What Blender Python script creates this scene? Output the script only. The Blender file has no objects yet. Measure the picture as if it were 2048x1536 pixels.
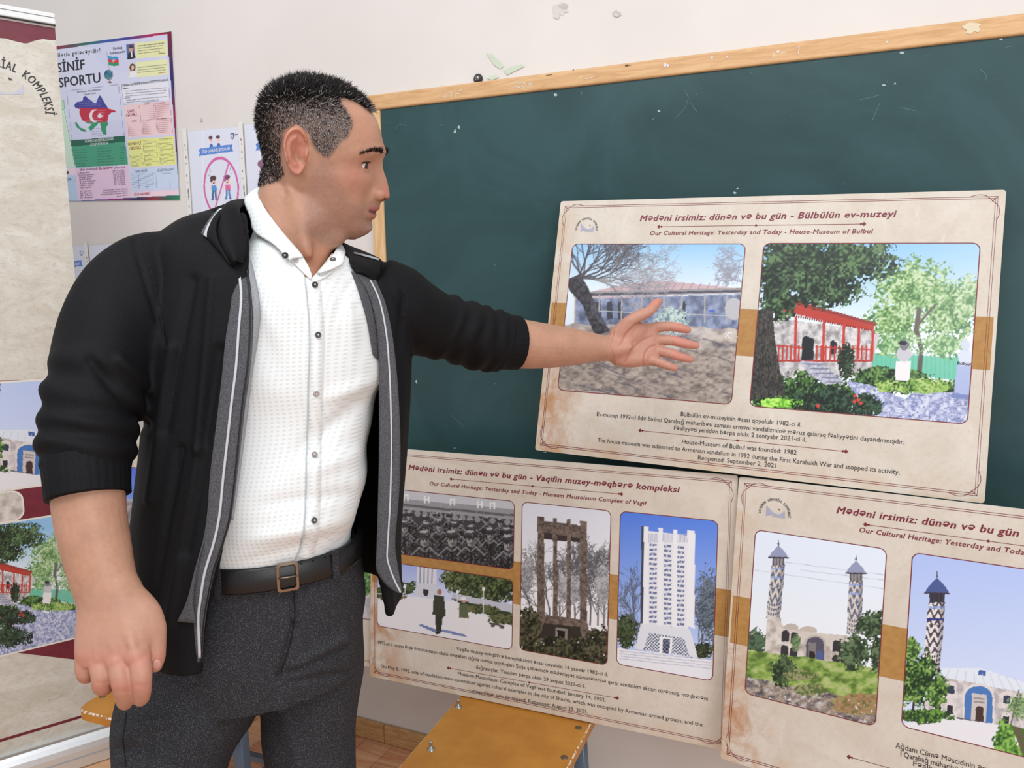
import bpy, bmesh, math, random
import numpy as np
from mathutils import Matrix, Vector

SC = bpy.context.scene
COL = SC.collection

# ------------------------------------------------------------------ camera
F_PX, CX, CY = 1480.0, 1024.0, 768.0
def _basis(yaw, pitch, roll):
    a, b, c = (math.radians(v) for v in (yaw, pitch, roll))
    fw = np.array([math.sin(a)*math.cos(b), math.cos(a)*math.cos(b), math.sin(b)])
    r = np.array([math.cos(a), -math.sin(a), 0.0])
    u = np.cross(r, fw)
    return np.array([math.cos(c)*r + math.sin(c)*u, -math.sin(c)*r + math.cos(c)*u, fw])
CAM = _basis(-23.345, -8.656, -0.81)          # rows: right, up, forward
EYE = np.array([0.0, 0.0, 1.40])
WALL_Y = 1.727                                # the classroom wall, in front of the camera
cd = bpy.data.cameras.new('camera'); cam = bpy.data.objects.new('camera', cd); COL.objects.link(cam)
cd.sensor_width = 36.0; cd.lens = F_PX/2048*36.0; cd.clip_start = 0.02; cd.clip_end = 60
mw = Matrix.Identity(4)
for i in range(3):
    mw[i][0], mw[i][1], mw[i][2], mw[i][3] = CAM[0][i], CAM[1][i], -CAM[2][i], EYE[i]
cam.matrix_world = mw
SC.camera = cam

# ------------------------------------------------------------------ light
SC.view_settings.view_transform = 'Standard'
SC.view_settings.look = 'None'
SC.view_settings.gamma = 1.0
SC.view_settings.use_curve_mapping = False
SC.view_settings.exposure = -0.05
w = bpy.data.worlds.new('world'); SC.world = w; w.use_nodes = True
w.node_tree.nodes['Background'].inputs[0].default_value = (0.95, 0.97, 1.0, 1)
w.node_tree.nodes['Background'].inputs[1].default_value = 0.62
def area(name, loc, target, sx, sy, power, col):
    d = bpy.data.lights.new(name, 'AREA'); d.shape = 'RECTANGLE'; d.size = sx; d.size_y = sy
    d.energy = power; d.color = col
    o = bpy.data.objects.new(name, d); COL.objects.link(o)
    o.location = loc
    o.rotation_euler = (Vector(target)-Vector(loc)).to_track_quat('-Z', 'Y').to_euler()
    return o
area('window_light', (2.6, -1.6, 2.0), (-0.3, 1.5, 1.2), 2.2, 1.8, 55, (0.97, 0.98, 1.0))
area('ceiling_light', (-0.4, -0.3, 3.1), (-0.4, 0.9, 0.6), 2.4, 1.2, 42, (0.98, 0.99, 1.0))

# ------------------------------------------------------------------ helpers
def ray(px, py):
    return CAM.T @ np.array([(px-CX)/F_PX, -(py-CY)/F_PX, 1.0])
def at(px, py, d):
    "point at forward distance d (m) on the sight line of a photo point"
    return EYE + ray(px, py)*d
def at_y(px, py, y):
    r = ray(px, py); return EYE + r*(y/r[1])
def at_z(px, py, z):
    r = ray(px, py); return EYE + r*((z-EYE[2])/r[2])
def proj(P):
    v = (np.asarray(P)-EYE) @ CAM.T
    return CX + F_PX*v[..., 0]/v[..., 2], CY - F_PX*v[..., 1]/v[..., 2]

def lin(c):
    c = np.asarray(c, float)/255.0
    return np.where(c <= 0.04045, c/12.92, ((c+0.055)/1.055)**2.4)
def L4(c):
    return tuple(lin(c)) + (1.0,)

class NT:
    "small node-tree builder"
    def __init__(s, name, rough=0.6, spec=0.5):
        s.m = bpy.data.materials.new(name); s.m.use_nodes = True
        s.t = s.m.node_tree; s.b = s.t.nodes['Principled BSDF']
        s.b.inputs['Roughness'].default_value = rough
        s.b.inputs['Specular IOR Level'].default_value = spec
    def n(s, typ, **kw):
        x = s.t.nodes.new('ShaderNode'+typ)
        for k, v in kw.items():
            setattr(x, k, v)
        return x
    def l(s, a, b): s.t.links.new(a, b)
    def co(s, scale=(1, 1, 1), rot=(0, 0, 0), out='Object', loc=(0, 0, 0)):
        tc = s.n('TexCoord'); mp = s.n('Mapping')
        mp.inputs['Scale'].default_value = scale; mp.inputs['Rotation'].default_value = rot
        mp.inputs['Location'].default_value = loc
        s.l(tc.outputs[out], mp.inputs[0]); return mp.outputs[0]
    def noise(s, vec, scale, detail=4, rough=0.55, dist=0.0):
        x = s.n('TexNoise'); x.inputs['Scale'].default_value = scale; x.inputs['Detail'].default_value = detail
        x.inputs['Roughness'].default_value = rough; x.inputs['Distortion'].default_value = dist
        s.l(vec, x.inputs['Vector']); return x.outputs['Fac']
    def ramp(s, fac, stops):
        r = s.n('ValToRGB'); e = r.color_ramp.elements
        while len(e) < len(stops): e.new(0.5)
        for el, (p, c) in zip(e, stops):
            el.position = p; el.color = L4(c)
        s.l(fac, r.inputs[0]); return r.outputs[0]
    def mix(s, fac, a, b, mode='MIX'):
        x = s.n('Mix', data_type='RGBA', blend_type=mode)
        for sock, v in ((x.inputs[0], fac), (x.inputs[6], a), (x.inputs[7], b)):
            if isinstance(v, (int, float)): sock.default_value = v
            elif isinstance(v, tuple): sock.default_value = L4(v)
            else: s.l(v, sock)
        return x.outputs[2]
    def rng(s, v, a, b, c=0.0, d=1.0):
        x = s.n('MapRange'); x.interpolation_type = 'SMOOTHSTEP'
        for i, q in enumerate((a, b, c, d)): x.inputs[i+1].default_value = q
        s.l(v, x.inputs[0]); return x.outputs[0]
    def math(s, op, a, b=0.0):
        x = s.n('Math', operation=op)
        for i, v in enumerate((a, b)):
            if isinstance(v, (int, float)): x.inputs[i].default_value = v
            else: s.l(v, x.inputs[i])
        return x.outputs[0]
    def col(s, c):
        if isinstance(c, tuple): s.b.inputs['Base Color'].default_value = L4(c)
        else: s.l(c, s.b.inputs['Base Color'])
        return s
    def bump(s, h, strength=0.3, dist=0.001):
        x = s.n('Bump'); x.inputs['Strength'].default_value = strength; x.inputs['Distance'].default_value = dist
        s.l(h, x.inputs['Height']); s.l(x.outputs[0], s.b.inputs['Normal']); return s

_flat = {}
def flat(c, rough=0.6, metal=0.0, spec=0.5):
    k = (c, rough, metal, spec)
    if k not in _flat:
        m = NT('paint_%d_%d_%d' % c, rough, spec)
        m.b.inputs['Metallic'].default_value = metal
        nz = m.noise(m.co(), 60, 3)
        m.col(m.mix(m.rng(nz, 0.3, 0.7, 0.0, 0.10), c, tuple(int(v*0.86) for v in c)))
        _flat[k] = m.m
    return _flat[k]

def tag(o, label=None, cat=None, group=None, kind=None):
    for k, v in (('label', label), ('category', cat), ('group', group), ('kind', kind)):
        if v: o[k] = v
    return o
def mesh(name, V, F, mat, parent=None, smooth=False, mats=None, midx=None):
    me = bpy.data.meshes.new(name)
    me.from_pydata([tuple(map(float, v)) for v in V], [], [tuple(map(int, f)) for f in F])
    me.update()
    for m in (mats or [mat]): me.materials.append(m)
    if midx is not None: me.polygons.foreach_set('material_index', np.asarray(midx, np.int32))
    if smooth: me.polygons.foreach_set('use_smooth', [True]*len(me.polygons))
    o = bpy.data.objects.new(name, me); COL.objects.link(o)
    if parent: o.parent = parent
    return o
def empty(name, loc=(0, 0, 0), mat=None):
    o = bpy.data.objects.new(name, None); COL.objects.link(o); o.empty_display_size = 0.05
    if mat is not None: o.matrix_world = mat
    else: o.location = loc
    return o
def join(parts):
    V, F, k = [], [], 0
    for v, f in parts:
        V.extend(list(v)); F.extend([tuple(i+k for i in q) for q in f]); k += len(v)
    return V, F
def box(x0, x1, y0, y1, z0, z1):
    V = [(x, y, z) for z in (z0, z1) for y in (y0, y1) for x in (x0, x1)]
    return V, [(0, 2, 3, 1), (4, 5, 7, 6), (0, 1, 5, 4), (2, 6, 7, 3), (0, 4, 6, 2), (1, 3, 7, 5)]
def bevel(o, w, seg=2):
    b = o.modifiers.new('bevel', 'BEVEL'); b.width = w; b.segments = seg; b.limit_method = 'ANGLE'
    b.harden_normals = False
    return o
def loft(R, cap=True, closed=True):
    R = [np.asarray(r) for r in R]; n = len(R[0]); V = np.concatenate(R); F = []
    for i in range(len(R)-1):
        for j in range(n if closed else n-1):
            k = (j+1) % n
            F.append((i*n+j, i*n+k, (i+1)*n+k, (i+1)*n+j))
    V = list(V)
    if cap and closed:
        for i, fl in ((0, True), (len(R)-1, False)):
            c = len(V); V.append(R[i].mean(0))
            for j in range(n):
                k = (j+1) % n
                F.append((c, i*n+k, i*n+j) if fl else (c, i*n+j, i*n+k))
    return V, F
def ring(c, a, b, n=32, p=2.0):
    t = np.linspace(0, 2*math.pi, n, endpoint=False)
    ct, st = np.cos(t), np.sin(t)
    x = np.sign(ct)*np.abs(ct)**(2/p); y = np.sign(st)*np.abs(st)**(2/p)
    return np.asarray(c)+x[:, None]*np.asarray(a)+y[:, None]*np.asarray(b)
def crom(T, m):
    "smooth resampling of a table of rows to m rows"
    T = np.asarray(T, float); n = len(T)
    P = np.vstack([2*T[0]-T[1], T, 2*T[-1]-T[-2]])
    out = []
    for s in np.linspace(0, n-1, m):
        i = min(int(s), n-2); t = s-i
        p0, p1, p2, p3 = P[i], P[i+1], P[i+2], P[i+3]
        out.append(0.5*((2*p1)+(p2-p0)*t+(2*p0-5*p1+4*p2-p3)*t*t+(3*p1-p0-3*p2+p3)*t**3))
    return np.array(out)
def tube(P, R, n=20, ref=None, m=None, flat_=1.0, mod=None):
    "tapered tube through points P with radii R; flat_ scales the radius along ref"
    P = np.asarray(P, float); R = np.asarray(R, float)
    if R.ndim == 1: R = np.stack([R, R*flat_], 1)
    if m:
        Q = crom(np.hstack([P, R]), m); P, R = Q[:, :3], Q[:, 3:]
    ref = np.array([0.13, 0.2, 0.97]) if ref is None else np.asarray(ref, float)
    T = np.gradient(P, axis=0); T /= np.linalg.norm(T, axis=1)[:, None]+1e-12
    rings = []
    for i, (p, t, r) in enumerate(zip(P, T, R)):
        b = ref-t*(ref@t); b /= np.linalg.norm(b); a = np.cross(b, t)
        rg = ring(p, a*r[0], b*r[1], n)
        if mod is not None: rg = p+(rg-p)*mod(i/(len(P)-1), np.linspace(0, 2*math.pi, n, endpoint=False))[:, None]
        rings.append(rg)
    return loft(rings)
def finger(P, R, n=14, m=26, ref=None):
    "rounded finger"
    P = np.asarray(P, float); R = np.asarray(R, float)
    Q = crom(np.hstack([P, R[:, None]]), m); P, R = Q[:, :3], Q[:, 3]
    d = P[-1]-P[-2]; d /= np.linalg.norm(d); r = R[-1]
    ex, er = [], []
    for a in (0.3, 0.6, 0.85, 0.97):
        ex.append(P[-1]+d*r*a); er.append(r*math.sqrt(1-a*a))
    return tube(np.vstack([P, ex]), np.concatenate([R, er]), n=n, ref=ref)
def ball(c, ax, n=20, m=12):
    "ellipsoid; ax: 3 axis vectors"
    c = np.asarray(c); A = [np.asarray(v, float) for v in ax]
    rs = []
    for k in range(1, m):
        f = math.pi*k/m
        rs.append(ring(c+A[2]*math.cos(f), A[0]*math.sin(f), A[1]*math.sin(f), n))
    V, F = loft(rs[::-1])
    return V, F
def strip(pts, w, z=0.0):
    "flat polyline ribbon in the xy plane of a sheet"
    pts = np.asarray(pts, float); d = np.gradient(pts, axis=0); d /= np.linalg.norm(d, axis=1)[:, None]+1e-12
    nrm = np.stack([-d[:, 1], d[:, 0]], 1)*w/2
    A, B = pts+nrm, pts-nrm; k = len(pts)
    V = [(x, y, z) for x, y in A]+[(x, y, z) for x, y in B]
    return V, [(i, k+i, k+i+1, i+1) for i in range(k-1)]
def disc(c, r, z=0.0, n=12, ry=None):
    ry = ry or r
    V = [(c[0]+r*math.cos(2*math.pi*i/n), c[1]+ry*math.sin(2*math.pi*i/n), z) for i in range(n)]
    return V, [tuple(range(n))]
def dg(): return bpy.context.evaluated_depsgraph_get()
def remesh(V, F, voxel, smooth=2, fac=0.5):
    "one continuous skin over overlapping shells"
    me = bpy.data.meshes.new('tmp'); me.from_pydata([tuple(map(float, v)) for v in V], [], F); me.update()
    bm = bmesh.new(); bm.from_mesh(me); bmesh.ops.recalc_face_normals(bm, faces=bm.faces); bm.to_mesh(me); bm.free()
    o = bpy.data.objects.new('tmp', me); COL.objects.link(o)
    r = o.modifiers.new('r', 'REMESH'); r.mode = 'VOXEL'; r.voxel_size = voxel; r.adaptivity = 0
    if smooth:
        s = o.modifiers.new('s', 'SMOOTH'); s.factor = fac; s.iterations = smooth
    bpy.context.view_layer.update()
    out = bpy.data.meshes.new_from_object(o.evaluated_get(dg()))
    bpy.data.objects.remove(o); bpy.data.meshes.remove(me)
    return out
def mverts(me):
    a = np.empty(len(me.vertices)*3, np.float32); me.vertices.foreach_get('co', a); return a.reshape(-1, 3).astype(float)
def mnorms(me):
    a = np.empty(len(me.vertices)*3, np.float32); me.vertices.foreach_get('normal', a); return a.reshape(-1, 3).astype(float)
def setverts(me, V):
    me.vertices.foreach_set('co', np.asarray(V, np.float32).ravel()); me.update()
def setcol(me, C, name='Col'):
    "C: per-vertex sRGB 0..1"
    C = np.clip(C, 0, 1); Ln = np.where(C <= 0.04045, C/12.92, ((C+0.055)/1.055)**2.4)
    at_ = me.color_attributes.new(name, 'FLOAT_COLOR', 'POINT')
    at_.data.foreach_set('color', np.hstack([Ln, np.ones((len(Ln), 1))]).astype(np.float32).ravel())
def put(name, me, mat, parent=None, smooth=True):
    me.materials.clear(); me.materials.append(mat)
    me.polygons.foreach_set('use_smooth', [smooth]*len(me.polygons))
    o = bpy.data.objects.new(name, me); COL.objects.link(o); o.parent = parent
    return o

# value noise ------------------------------------------------------
def _h2(i, j, seed):
    n = (i.astype(np.int64)*374761393+j.astype(np.int64)*668265263+seed*1274126177) & 0x7fffffff
    n = ((n ^ (n >> 13))*1274126177) & 0x7fffffff
    return ((n ^ (n >> 16)) & 0xffff)/65535.0
def vn(X, Y, s, seed=0):
    x, y = X/s, Y/s; i, j = np.floor(x), np.floor(y); u, v = x-i, y-j
    u = u*u*(3-2*u); v = v*v*(3-2*v)
    return (_h2(i, j, seed)*(1-u)+_h2(i+1, j, seed)*u)*(1-v)+(_h2(i, j+1, seed)*(1-u)+_h2(i+1, j+1, seed)*u)*v
def fbm(X, Y, s, seed=0, o=4):
    t, a, k = 0, 0.5, 0
    for q in range(o):
        t = t+a*vn(X, Y, s/2**q, seed+q*17); k += a; a *= 0.55
    return t/k
def vn3(P, s, seed=0):
    x, y, z = (P[:, i]/s for i in range(3)); k = np.floor(z); w_ = z-k; w_ = w_*w_*(3-2*w_)
    return vn(x+k*57.3, y+k*31.7, 1.0, seed)*(1-w_)+vn(x+(k+1)*57.3, y+(k+1)*31.7, 1.0, seed)*w_

# lettering --------------------------------------------------------
def glyphs(body, shear=0.0, bold=0.0, space=1.0, res=2):
    cu = bpy.data.curves.new('t', 'FONT'); cu.body = body; cu.size = 1.0; cu.shear = shear
    cu.space_character = space; cu.resolution_u = res; cu.fill_mode = 'FRONT'
    o = bpy.data.objects.new('t', cu); COL.objects.link(o); bpy.context.view_layer.update()
    me = bpy.data.meshes.new_from_object(o.evaluated_get(dg()))
    V = mverts(me); F = [tuple(p.vertices) for p in me.polygons]
    bpy.data.objects.remove(o); bpy.data.curves.remove(cu); bpy.data.meshes.remove(me)
    if bold > 0:                      # heavier strokes: the outline printed again a little to each side
        n = len(V); sh = [(-bold, 0), (bold, 0), (0, bold*.6), (0, -bold*.6)]
        V = np.vstack([V]+[V+np.array([x, y, 0]) for x, y in sh]); F = [tuple(i+n*k for i in f) for k in range(5) for f in F]
    return V, F
def text_fit(body, a, b, h, z=0.0, shear=0.0, bold=0.0, space=1.0, res=2):
    "lettering from sheet point a to b (baseline), cap height h"
    V, F = glyphs(body, shear, bold, space, res)
    a, b = np.asarray(a, float), np.asarray(b, float); d = b-a; Lw = np.linalg.norm(d); d /= Lw
    x0, x1 = V[:, 0].min(), V[:, 0].max(); sx = Lw/(x1-x0); sy = h/0.73
    nx = np.array([-d[1], d[0]])
    P = a+((V[:, 0]-x0)*sx)[:, None]*d+(V[:, 1]*sy)[:, None]*nx
    k = len(P)//5 if bold > 0 else len(P)
    return [(p[0], p[1], z+(i//k)*2e-5) for i, p in enumerate(P)], F
def text_arc(body, c, r, a0, a1, h, z=0.0, bold=0.02):
    "lettering round an arc from angle a0 to a1 (degrees, clockwise)"
    V, F = glyphs(body, 0, bold, 1.15)
    x0, x1 = V[:, 0].min(), V[:, 0].max(); t = (V[:, 0]-x0)/(x1-x0)
    a = np.radians(a0+(a1-a0)*t); rr = r+V[:, 1]*h/0.73
    k = len(V)//5
    return [(c[0]+math.cos(q)*s, c[1]+math.sin(q)*s, z+(i//k)*2e-5) for i, (q, s) in enumerate(zip(a, rr))], F

class Sheet:
    "a flat thing with its own frame: origin, x along its bottom edge, y up its face, z out of it"
    def __init__(s, O, ex, ey):
        s.O = np.asarray(O, float); s.ex = np.asarray(ex, float)/np.linalg.norm(ex)
        ey = np.asarray(ey, float); ey = ey-s.ex*(ey@s.ex); s.ey = ey/np.linalg.norm(ey)
        s.ez = np.cross(s.ex, s.ey)
        m = Matrix.Identity(4)
        for i in range(3):
            m[i][0], m[i][1], m[i][2], m[i][3] = s.ex[i], s.ey[i], s.ez[i], s.O[i]
        s.mat = m
    def q(s, px, py):
        "sheet coordinates of a photo point"
        r = ray(px, py); t = ((s.O-EYE)@s.ez)/(r@s.ez); p = EYE+r*t-s.O
        return np.array([p@s.ex, p@s.ey])
    def px(s, U, V):
        P = s.O+U[..., None]*s.ex+V[..., None]*s.ey
        return proj(P)

PRINT = NT('printed_photo', 0.35, 0.4)
_a = PRINT.n('VertexColor'); _a.layer_name = 'Col'; PRINT.l(_a.outputs[0], PRINT.b.inputs['Base Color'])
PRINT = PRINT.m
def print_grid(name, sheet, x0, x1, y0, y1, painter, parent, z=0.0004, step=1.6, radius=0.0, mapper=None, mat=None):
    "a printed picture: a fine grid coloured by painter(X, Y) where X, Y are picture coordinates"
    cxp, cyp = sheet.px(np.array([x0, x1, x0]), np.array([y0, y0, y1]))
    nx = max(8, int(math.hypot(cxp[1]-cxp[0], cyp[1]-cyp[0])/step)); ny = max(8, int(math.hypot(cxp[2]-cxp[0], cyp[2]-cyp[0])/step))
    U, W = np.meshgrid(np.linspace(x0, x1, nx+1), np.linspace(y0, y1, ny+1))
    X, Y = sheet.px(U, W)
    if mapper: X, Y = mapper(U, W)
    C = painter(X, Y)
    V = np.stack([U.ravel(), W.ravel(), np.full(U.size, z)], 1)
    i, j = np.meshgrid(np.arange(ny), np.arange(nx), indexing='ij')
    a = (i*(nx+1)+j).ravel(); F = np.stack([a, a+1, a+nx+2, a+nx+1], 1)
    if radius:
        uc = (U[:-1, :-1]+U[1:, 1:]).ravel()/2; wc = (W[:-1, :-1]+W[1:, 1:]).ravel()/2
        dx = np.maximum(0, np.abs(uc-(x0+x1)/2)-((x1-x0)/2-radius)); dy = np.maximum(0, np.abs(wc-(y0+y1)/2)-((y1-y0)/2-radius))
        F = F[np.hypot(dx, dy) < radius]
    me = bpy.data.meshes.new(name); me.from_pydata(V.tolist(), [], F.tolist()); me.update()
    setcol(me, C.reshape(-1, 3))
    return put(name, me, mat or PRINT, parent, False)
def rrect(x0, x1, y0, y1, r, n=8):
    P = []
    for cx_, cy_, a in ((x1-r, y1-r, 0), (x0+r, y1-r, 90), (x0+r, y0+r, 180), (x1-r, y0+r, 270)):
        for k in range(n+1):
            t = math.radians(a+90*k/n); P.append((cx_+r*math.cos(t), cy_+r*math.sin(t)))
    P.append(P[0]); return P
# ================================================================ printed pictures
def rgb(c): return np.asarray(c, float)/255.0
def fill(C, m, col, a=1.0):
    m = np.asarray(m, float)*a; k = m > 0
    C[k] += (rgb(col)-C[k])*m[k][:, None]
def near(X, Y, x0, x1, y0, y1): return (X > x0) & (X < x1) & (Y > y0) & (Y < y1)
def inpoly(X, Y, pts):
    r = np.zeros(X.shape, bool); n = len(pts)
    for i in range(n):
        x0, y0 = pts[i]; x1, y1 = pts[(i+1) % n]
        if y0 == y1: continue
        c = ((y0 > Y) != (y1 > Y)) & (X < (x1-x0)*(Y-y0)/(y1-y0)+x0); r ^= c
    return r
def poly(C, X, Y, pts, col, a=1.0):
    P = np.asarray(pts, float); k = near(X, Y, P[:, 0].min(), P[:, 0].max(), P[:, 1].min(), P[:, 1].max())
    if k.any(): D = C[k]; fill(D, inpoly(X[k], Y[k], pts), col, a); C[k] = D
def ell(X, Y, cx, cy, rx, ry, rot=0.0):
    c, s = math.cos(rot), math.sin(rot); dx, dy = X-cx, Y-cy
    return ((dx*c+dy*s)/rx)**2+((-dx*s+dy*c)/ry)**2
def oval(C, X, Y, cx, cy, rx, ry, col, a=1.0, rot=0.0):
    r = max(rx, ry); k = near(X, Y, cx-r, cx+r, cy-r, cy+r)
    if k.any(): D = C[k]; fill(D, ell(X[k], Y[k], cx, cy, rx, ry, rot) < 1, col, a); C[k] = D
def seg(C, X, Y, p, q, wd, col, a=1.0):
    p, q = np.asarray(p, float), np.asarray(q, float); d = q-p; L2 = d@d+1e-9; g = wd/2+1
    k = near(X, Y, min(p[0], q[0])-g, max(p[0], q[0])+g, min(p[1], q[1])-g, max(p[1], q[1])+g)
    if not k.any(): return
    x, y = X[k], Y[k]
    t = np.clip(((x-p[0])*d[0]+(y-p[1])*d[1])/L2, 0, 1)
    E = C[k]; fill(E, np.clip(wd/2+0.7-np.hypot(x-p[0]-t*d[0], y-p[1]-t*d[1]), 0, 1), col, a); C[k] = E
def pline(C, X, Y, pts, wd, col, a=1.0):
    for p, q in zip(pts[:-1], pts[1:]): seg(C, X, Y, p, q, wd, col, a)
def sky(C, X, Y, top, bot, y0, y1, slope=0.0):
    t = np.clip((Y-slope*X-y0)/(y1-y0), 0, 1)[..., None]; C[:] = rgb(top)*(1-t)+rgb(bot)*t
def leaves(C, X, Y, blobs, cols, s=4.0, thr=0.45, seed=1, edge=0.35):
    "foliage: blobs (cx,cy,rx,ry); clumps of leaves in several tones"
    d = np.full(X.shape, 9.0)
    for b in blobs: d = np.minimum(d, ell(X, Y, *b))
    n = fbm(X, Y, s*4, seed, 3); k = vn(X, Y, s, seed+5)
    m = (d+(n-0.5)*1.3+(k-0.5)*edge*2 < 1.0) & ((k > thr-0.25*(1-np.clip(d, 0, 1))) | (d < 0.35))
    t = np.clip(0.55*vn(X, Y, s*0.9, seed+9)+0.45*fbm(X, Y, s*5, seed+3, 2), 0, 0.999)
    t = np.clip((t-0.5)*1.9+0.5, 0, 0.999); idx = (t*len(cols)).astype(int)
    P = rgb(cols)[idx]; C[m] = P[m]
def texture(C, X, Y, m, cols, s, seed=2, sx=1.0, a=1.0):
    t = np.clip((fbm(X/sx, Y, s, seed, 4)-0.5)*2.2+0.5, 0, 0.999); idx = t*(len(cols)-1); i = idx.astype(int); f = (idx-i)[..., None]
    P = rgb(cols); Q = P[i]*(1-f)+P[np.minimum(i+1, len(cols)-1)]*f
    m = np.asarray(m, float)*a; C += (Q-C)*m[..., None]
def branches(C, X, Y, p, ang, L, wd, col, depth, rnd, spread=0.5):
    if depth == 0 or L < 3: return
    q = (p[0]+L*math.cos(ang), p[1]+L*math.sin(ang)); seg(C, X, Y, p, q, wd, col, 0.9)
    for k in range(2 if depth > 1 else 1):
        branches(C, X, Y, q, ang+rnd.uniform(-spread, spread), L*rnd.uniform(0.65, 0.95), wd*0.68, col, depth-1, rnd, spread)
    if rnd.random() < 0.6:
        m = ((p[0]+q[0])/2, (p[1]+q[1])/2)
        branches(C, X, Y, m, ang+rnd.choice((-1, 1))*rnd.uniform(0.4, 0.9), L*0.7, wd*0.5, col, depth-2, rnd, spread)

def paint_ruin_house(X, Y):
    C = np.zeros(X.shape+(3,)); sky(C, X, Y, (150, 200, 240), (226, 240, 250), 490, 575)
    r = random.Random(4)
    for i in range(9): branches(C, X, Y, (1487, 500+r.uniform(0, 70)), math.pi+r.uniform(-.7, .5), 16, 1.2, (150, 150, 165), 5, r, .6)
    yr = lambda x, a, b: a+(b-a)*(x-1150)/330
    poly(C, X, Y, [(1150, 590), (1240, 571), (1310, 562), (1345, 563), (1482, 577), (1482, 585), (1150, 600)], (206, 176, 178))
    for x in range(1250, 1440, 17): seg(C, X, Y, (x, 566), (x-8, 580), 1.0, (150, 125, 130))
    poly(C, X, Y, [(1150, 600), (1482, 590), (1482, 670), (1150, 672)], (96, 108, 140))
    texture(C, X, Y, inpoly(X, Y, [(1150, 598), (1482, 588), (1482, 668), (1150, 668)]), [(84, 92, 112), (124, 136, 166), (166, 178, 208)], 14, 8, .8, .8)
    poly(C, X, Y, [(1148, 584), (1482, 576), (1482, 580), (1148, 588)], (150, 145, 145))
    poly(C, X, Y, [(1148, 588), (1482, 580), (1482, 586), (1148, 594)], (72, 70, 80))
    pline(C, X, Y, [(1148, 594), (1482, 586)], 2, (190, 186, 188))
    for x, w_ in ((1190, 22), (1214, 20), (1236, 18), (1365, 12)): poly(C, X, Y, [(x, 605), (x+w_*.5, 602), (x+w_*.6, 638), (x, 640)], (46, 48, 60))
    for x in (1150, 1198, 1243, 1283, 1327, 1363, 1409, 1453): pline(C, X, Y, [(x+1, 590), (x, 645)], 2.6, (176, 170, 162))
    pline(C, X, Y, [(1190, 622), (1470, 632)], 1.5, (190, 190, 195))
    oval(C, X, Y, 1468, 618, 18, 22, (190, 188, 190)); oval(C, X, Y, 1424, 622, 6, 3, (70, 90, 190))
    g = Y > 648+0.03*(X-1150)+6*(vn(X, Y, 18, 3)-.5)
    texture(C, X, Y, g, [(104, 98, 102), (150, 142, 140), (184, 175, 168), (205, 196, 188)], 15, 5, 1.6)
    texture(C, X, Y, g & (Y > 700), [(112, 102, 98), (160, 149, 140), (186, 174, 162)], 5, 6, 1.6, .75)
    r = random.Random(9)
    for i in range(26):
        x, y = r.uniform(1150, 1480), r.uniform(665, 800); L_ = r.uniform(20, 90)
        pline(C, X, Y, [(x, y), (x+L_*.5, y+L_*.12+r.uniform(-3, 3)), (x+L_, y+L_*.32)], r.uniform(1.0, 4), (84, 84, 100), .5)
    leaves(C, X, Y, [(1345, 640, 34, 30), (1325, 652, 20, 14)], [(90, 120, 130), (126, 158, 160), (176, 200, 190), (206, 222, 214)], 3, .4, 7)
    poly(C, X, Y, [(1132, 560), (1160, 548), (1176, 574), (1196, 620), (1220, 662), (1190, 672), (1165, 610), (1140, 582)], (58, 58, 66))
    texture(C, X, Y, inpoly(X, Y, [(1140, 560), (1160, 550), (1176, 574), (1196, 620), (1220, 662), (1190, 672), (1165, 610)]), [(44, 44, 52), (86, 84, 90)], 5, 3)
    r = random.Random(2)
    for a in (-2.2, -1.8, -1.5, -1.2, -.9, -.6, -.35, -.1, .05): branches(C, X, Y, (1160+r.uniform(-8, 8), 556), a, 34, 3.2, (78, 74, 84), 6, r, .5)
    for a in (-.15, 0, .15, .3): branches(C, X, Y, (1190, 560), a, 36, 2, (150, 146, 150), 6, r, .35)
    fill(C, ell(X, Y, 1330, 610, 150, 70) < 1, (190, 205, 240), .12)
    return C

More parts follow.
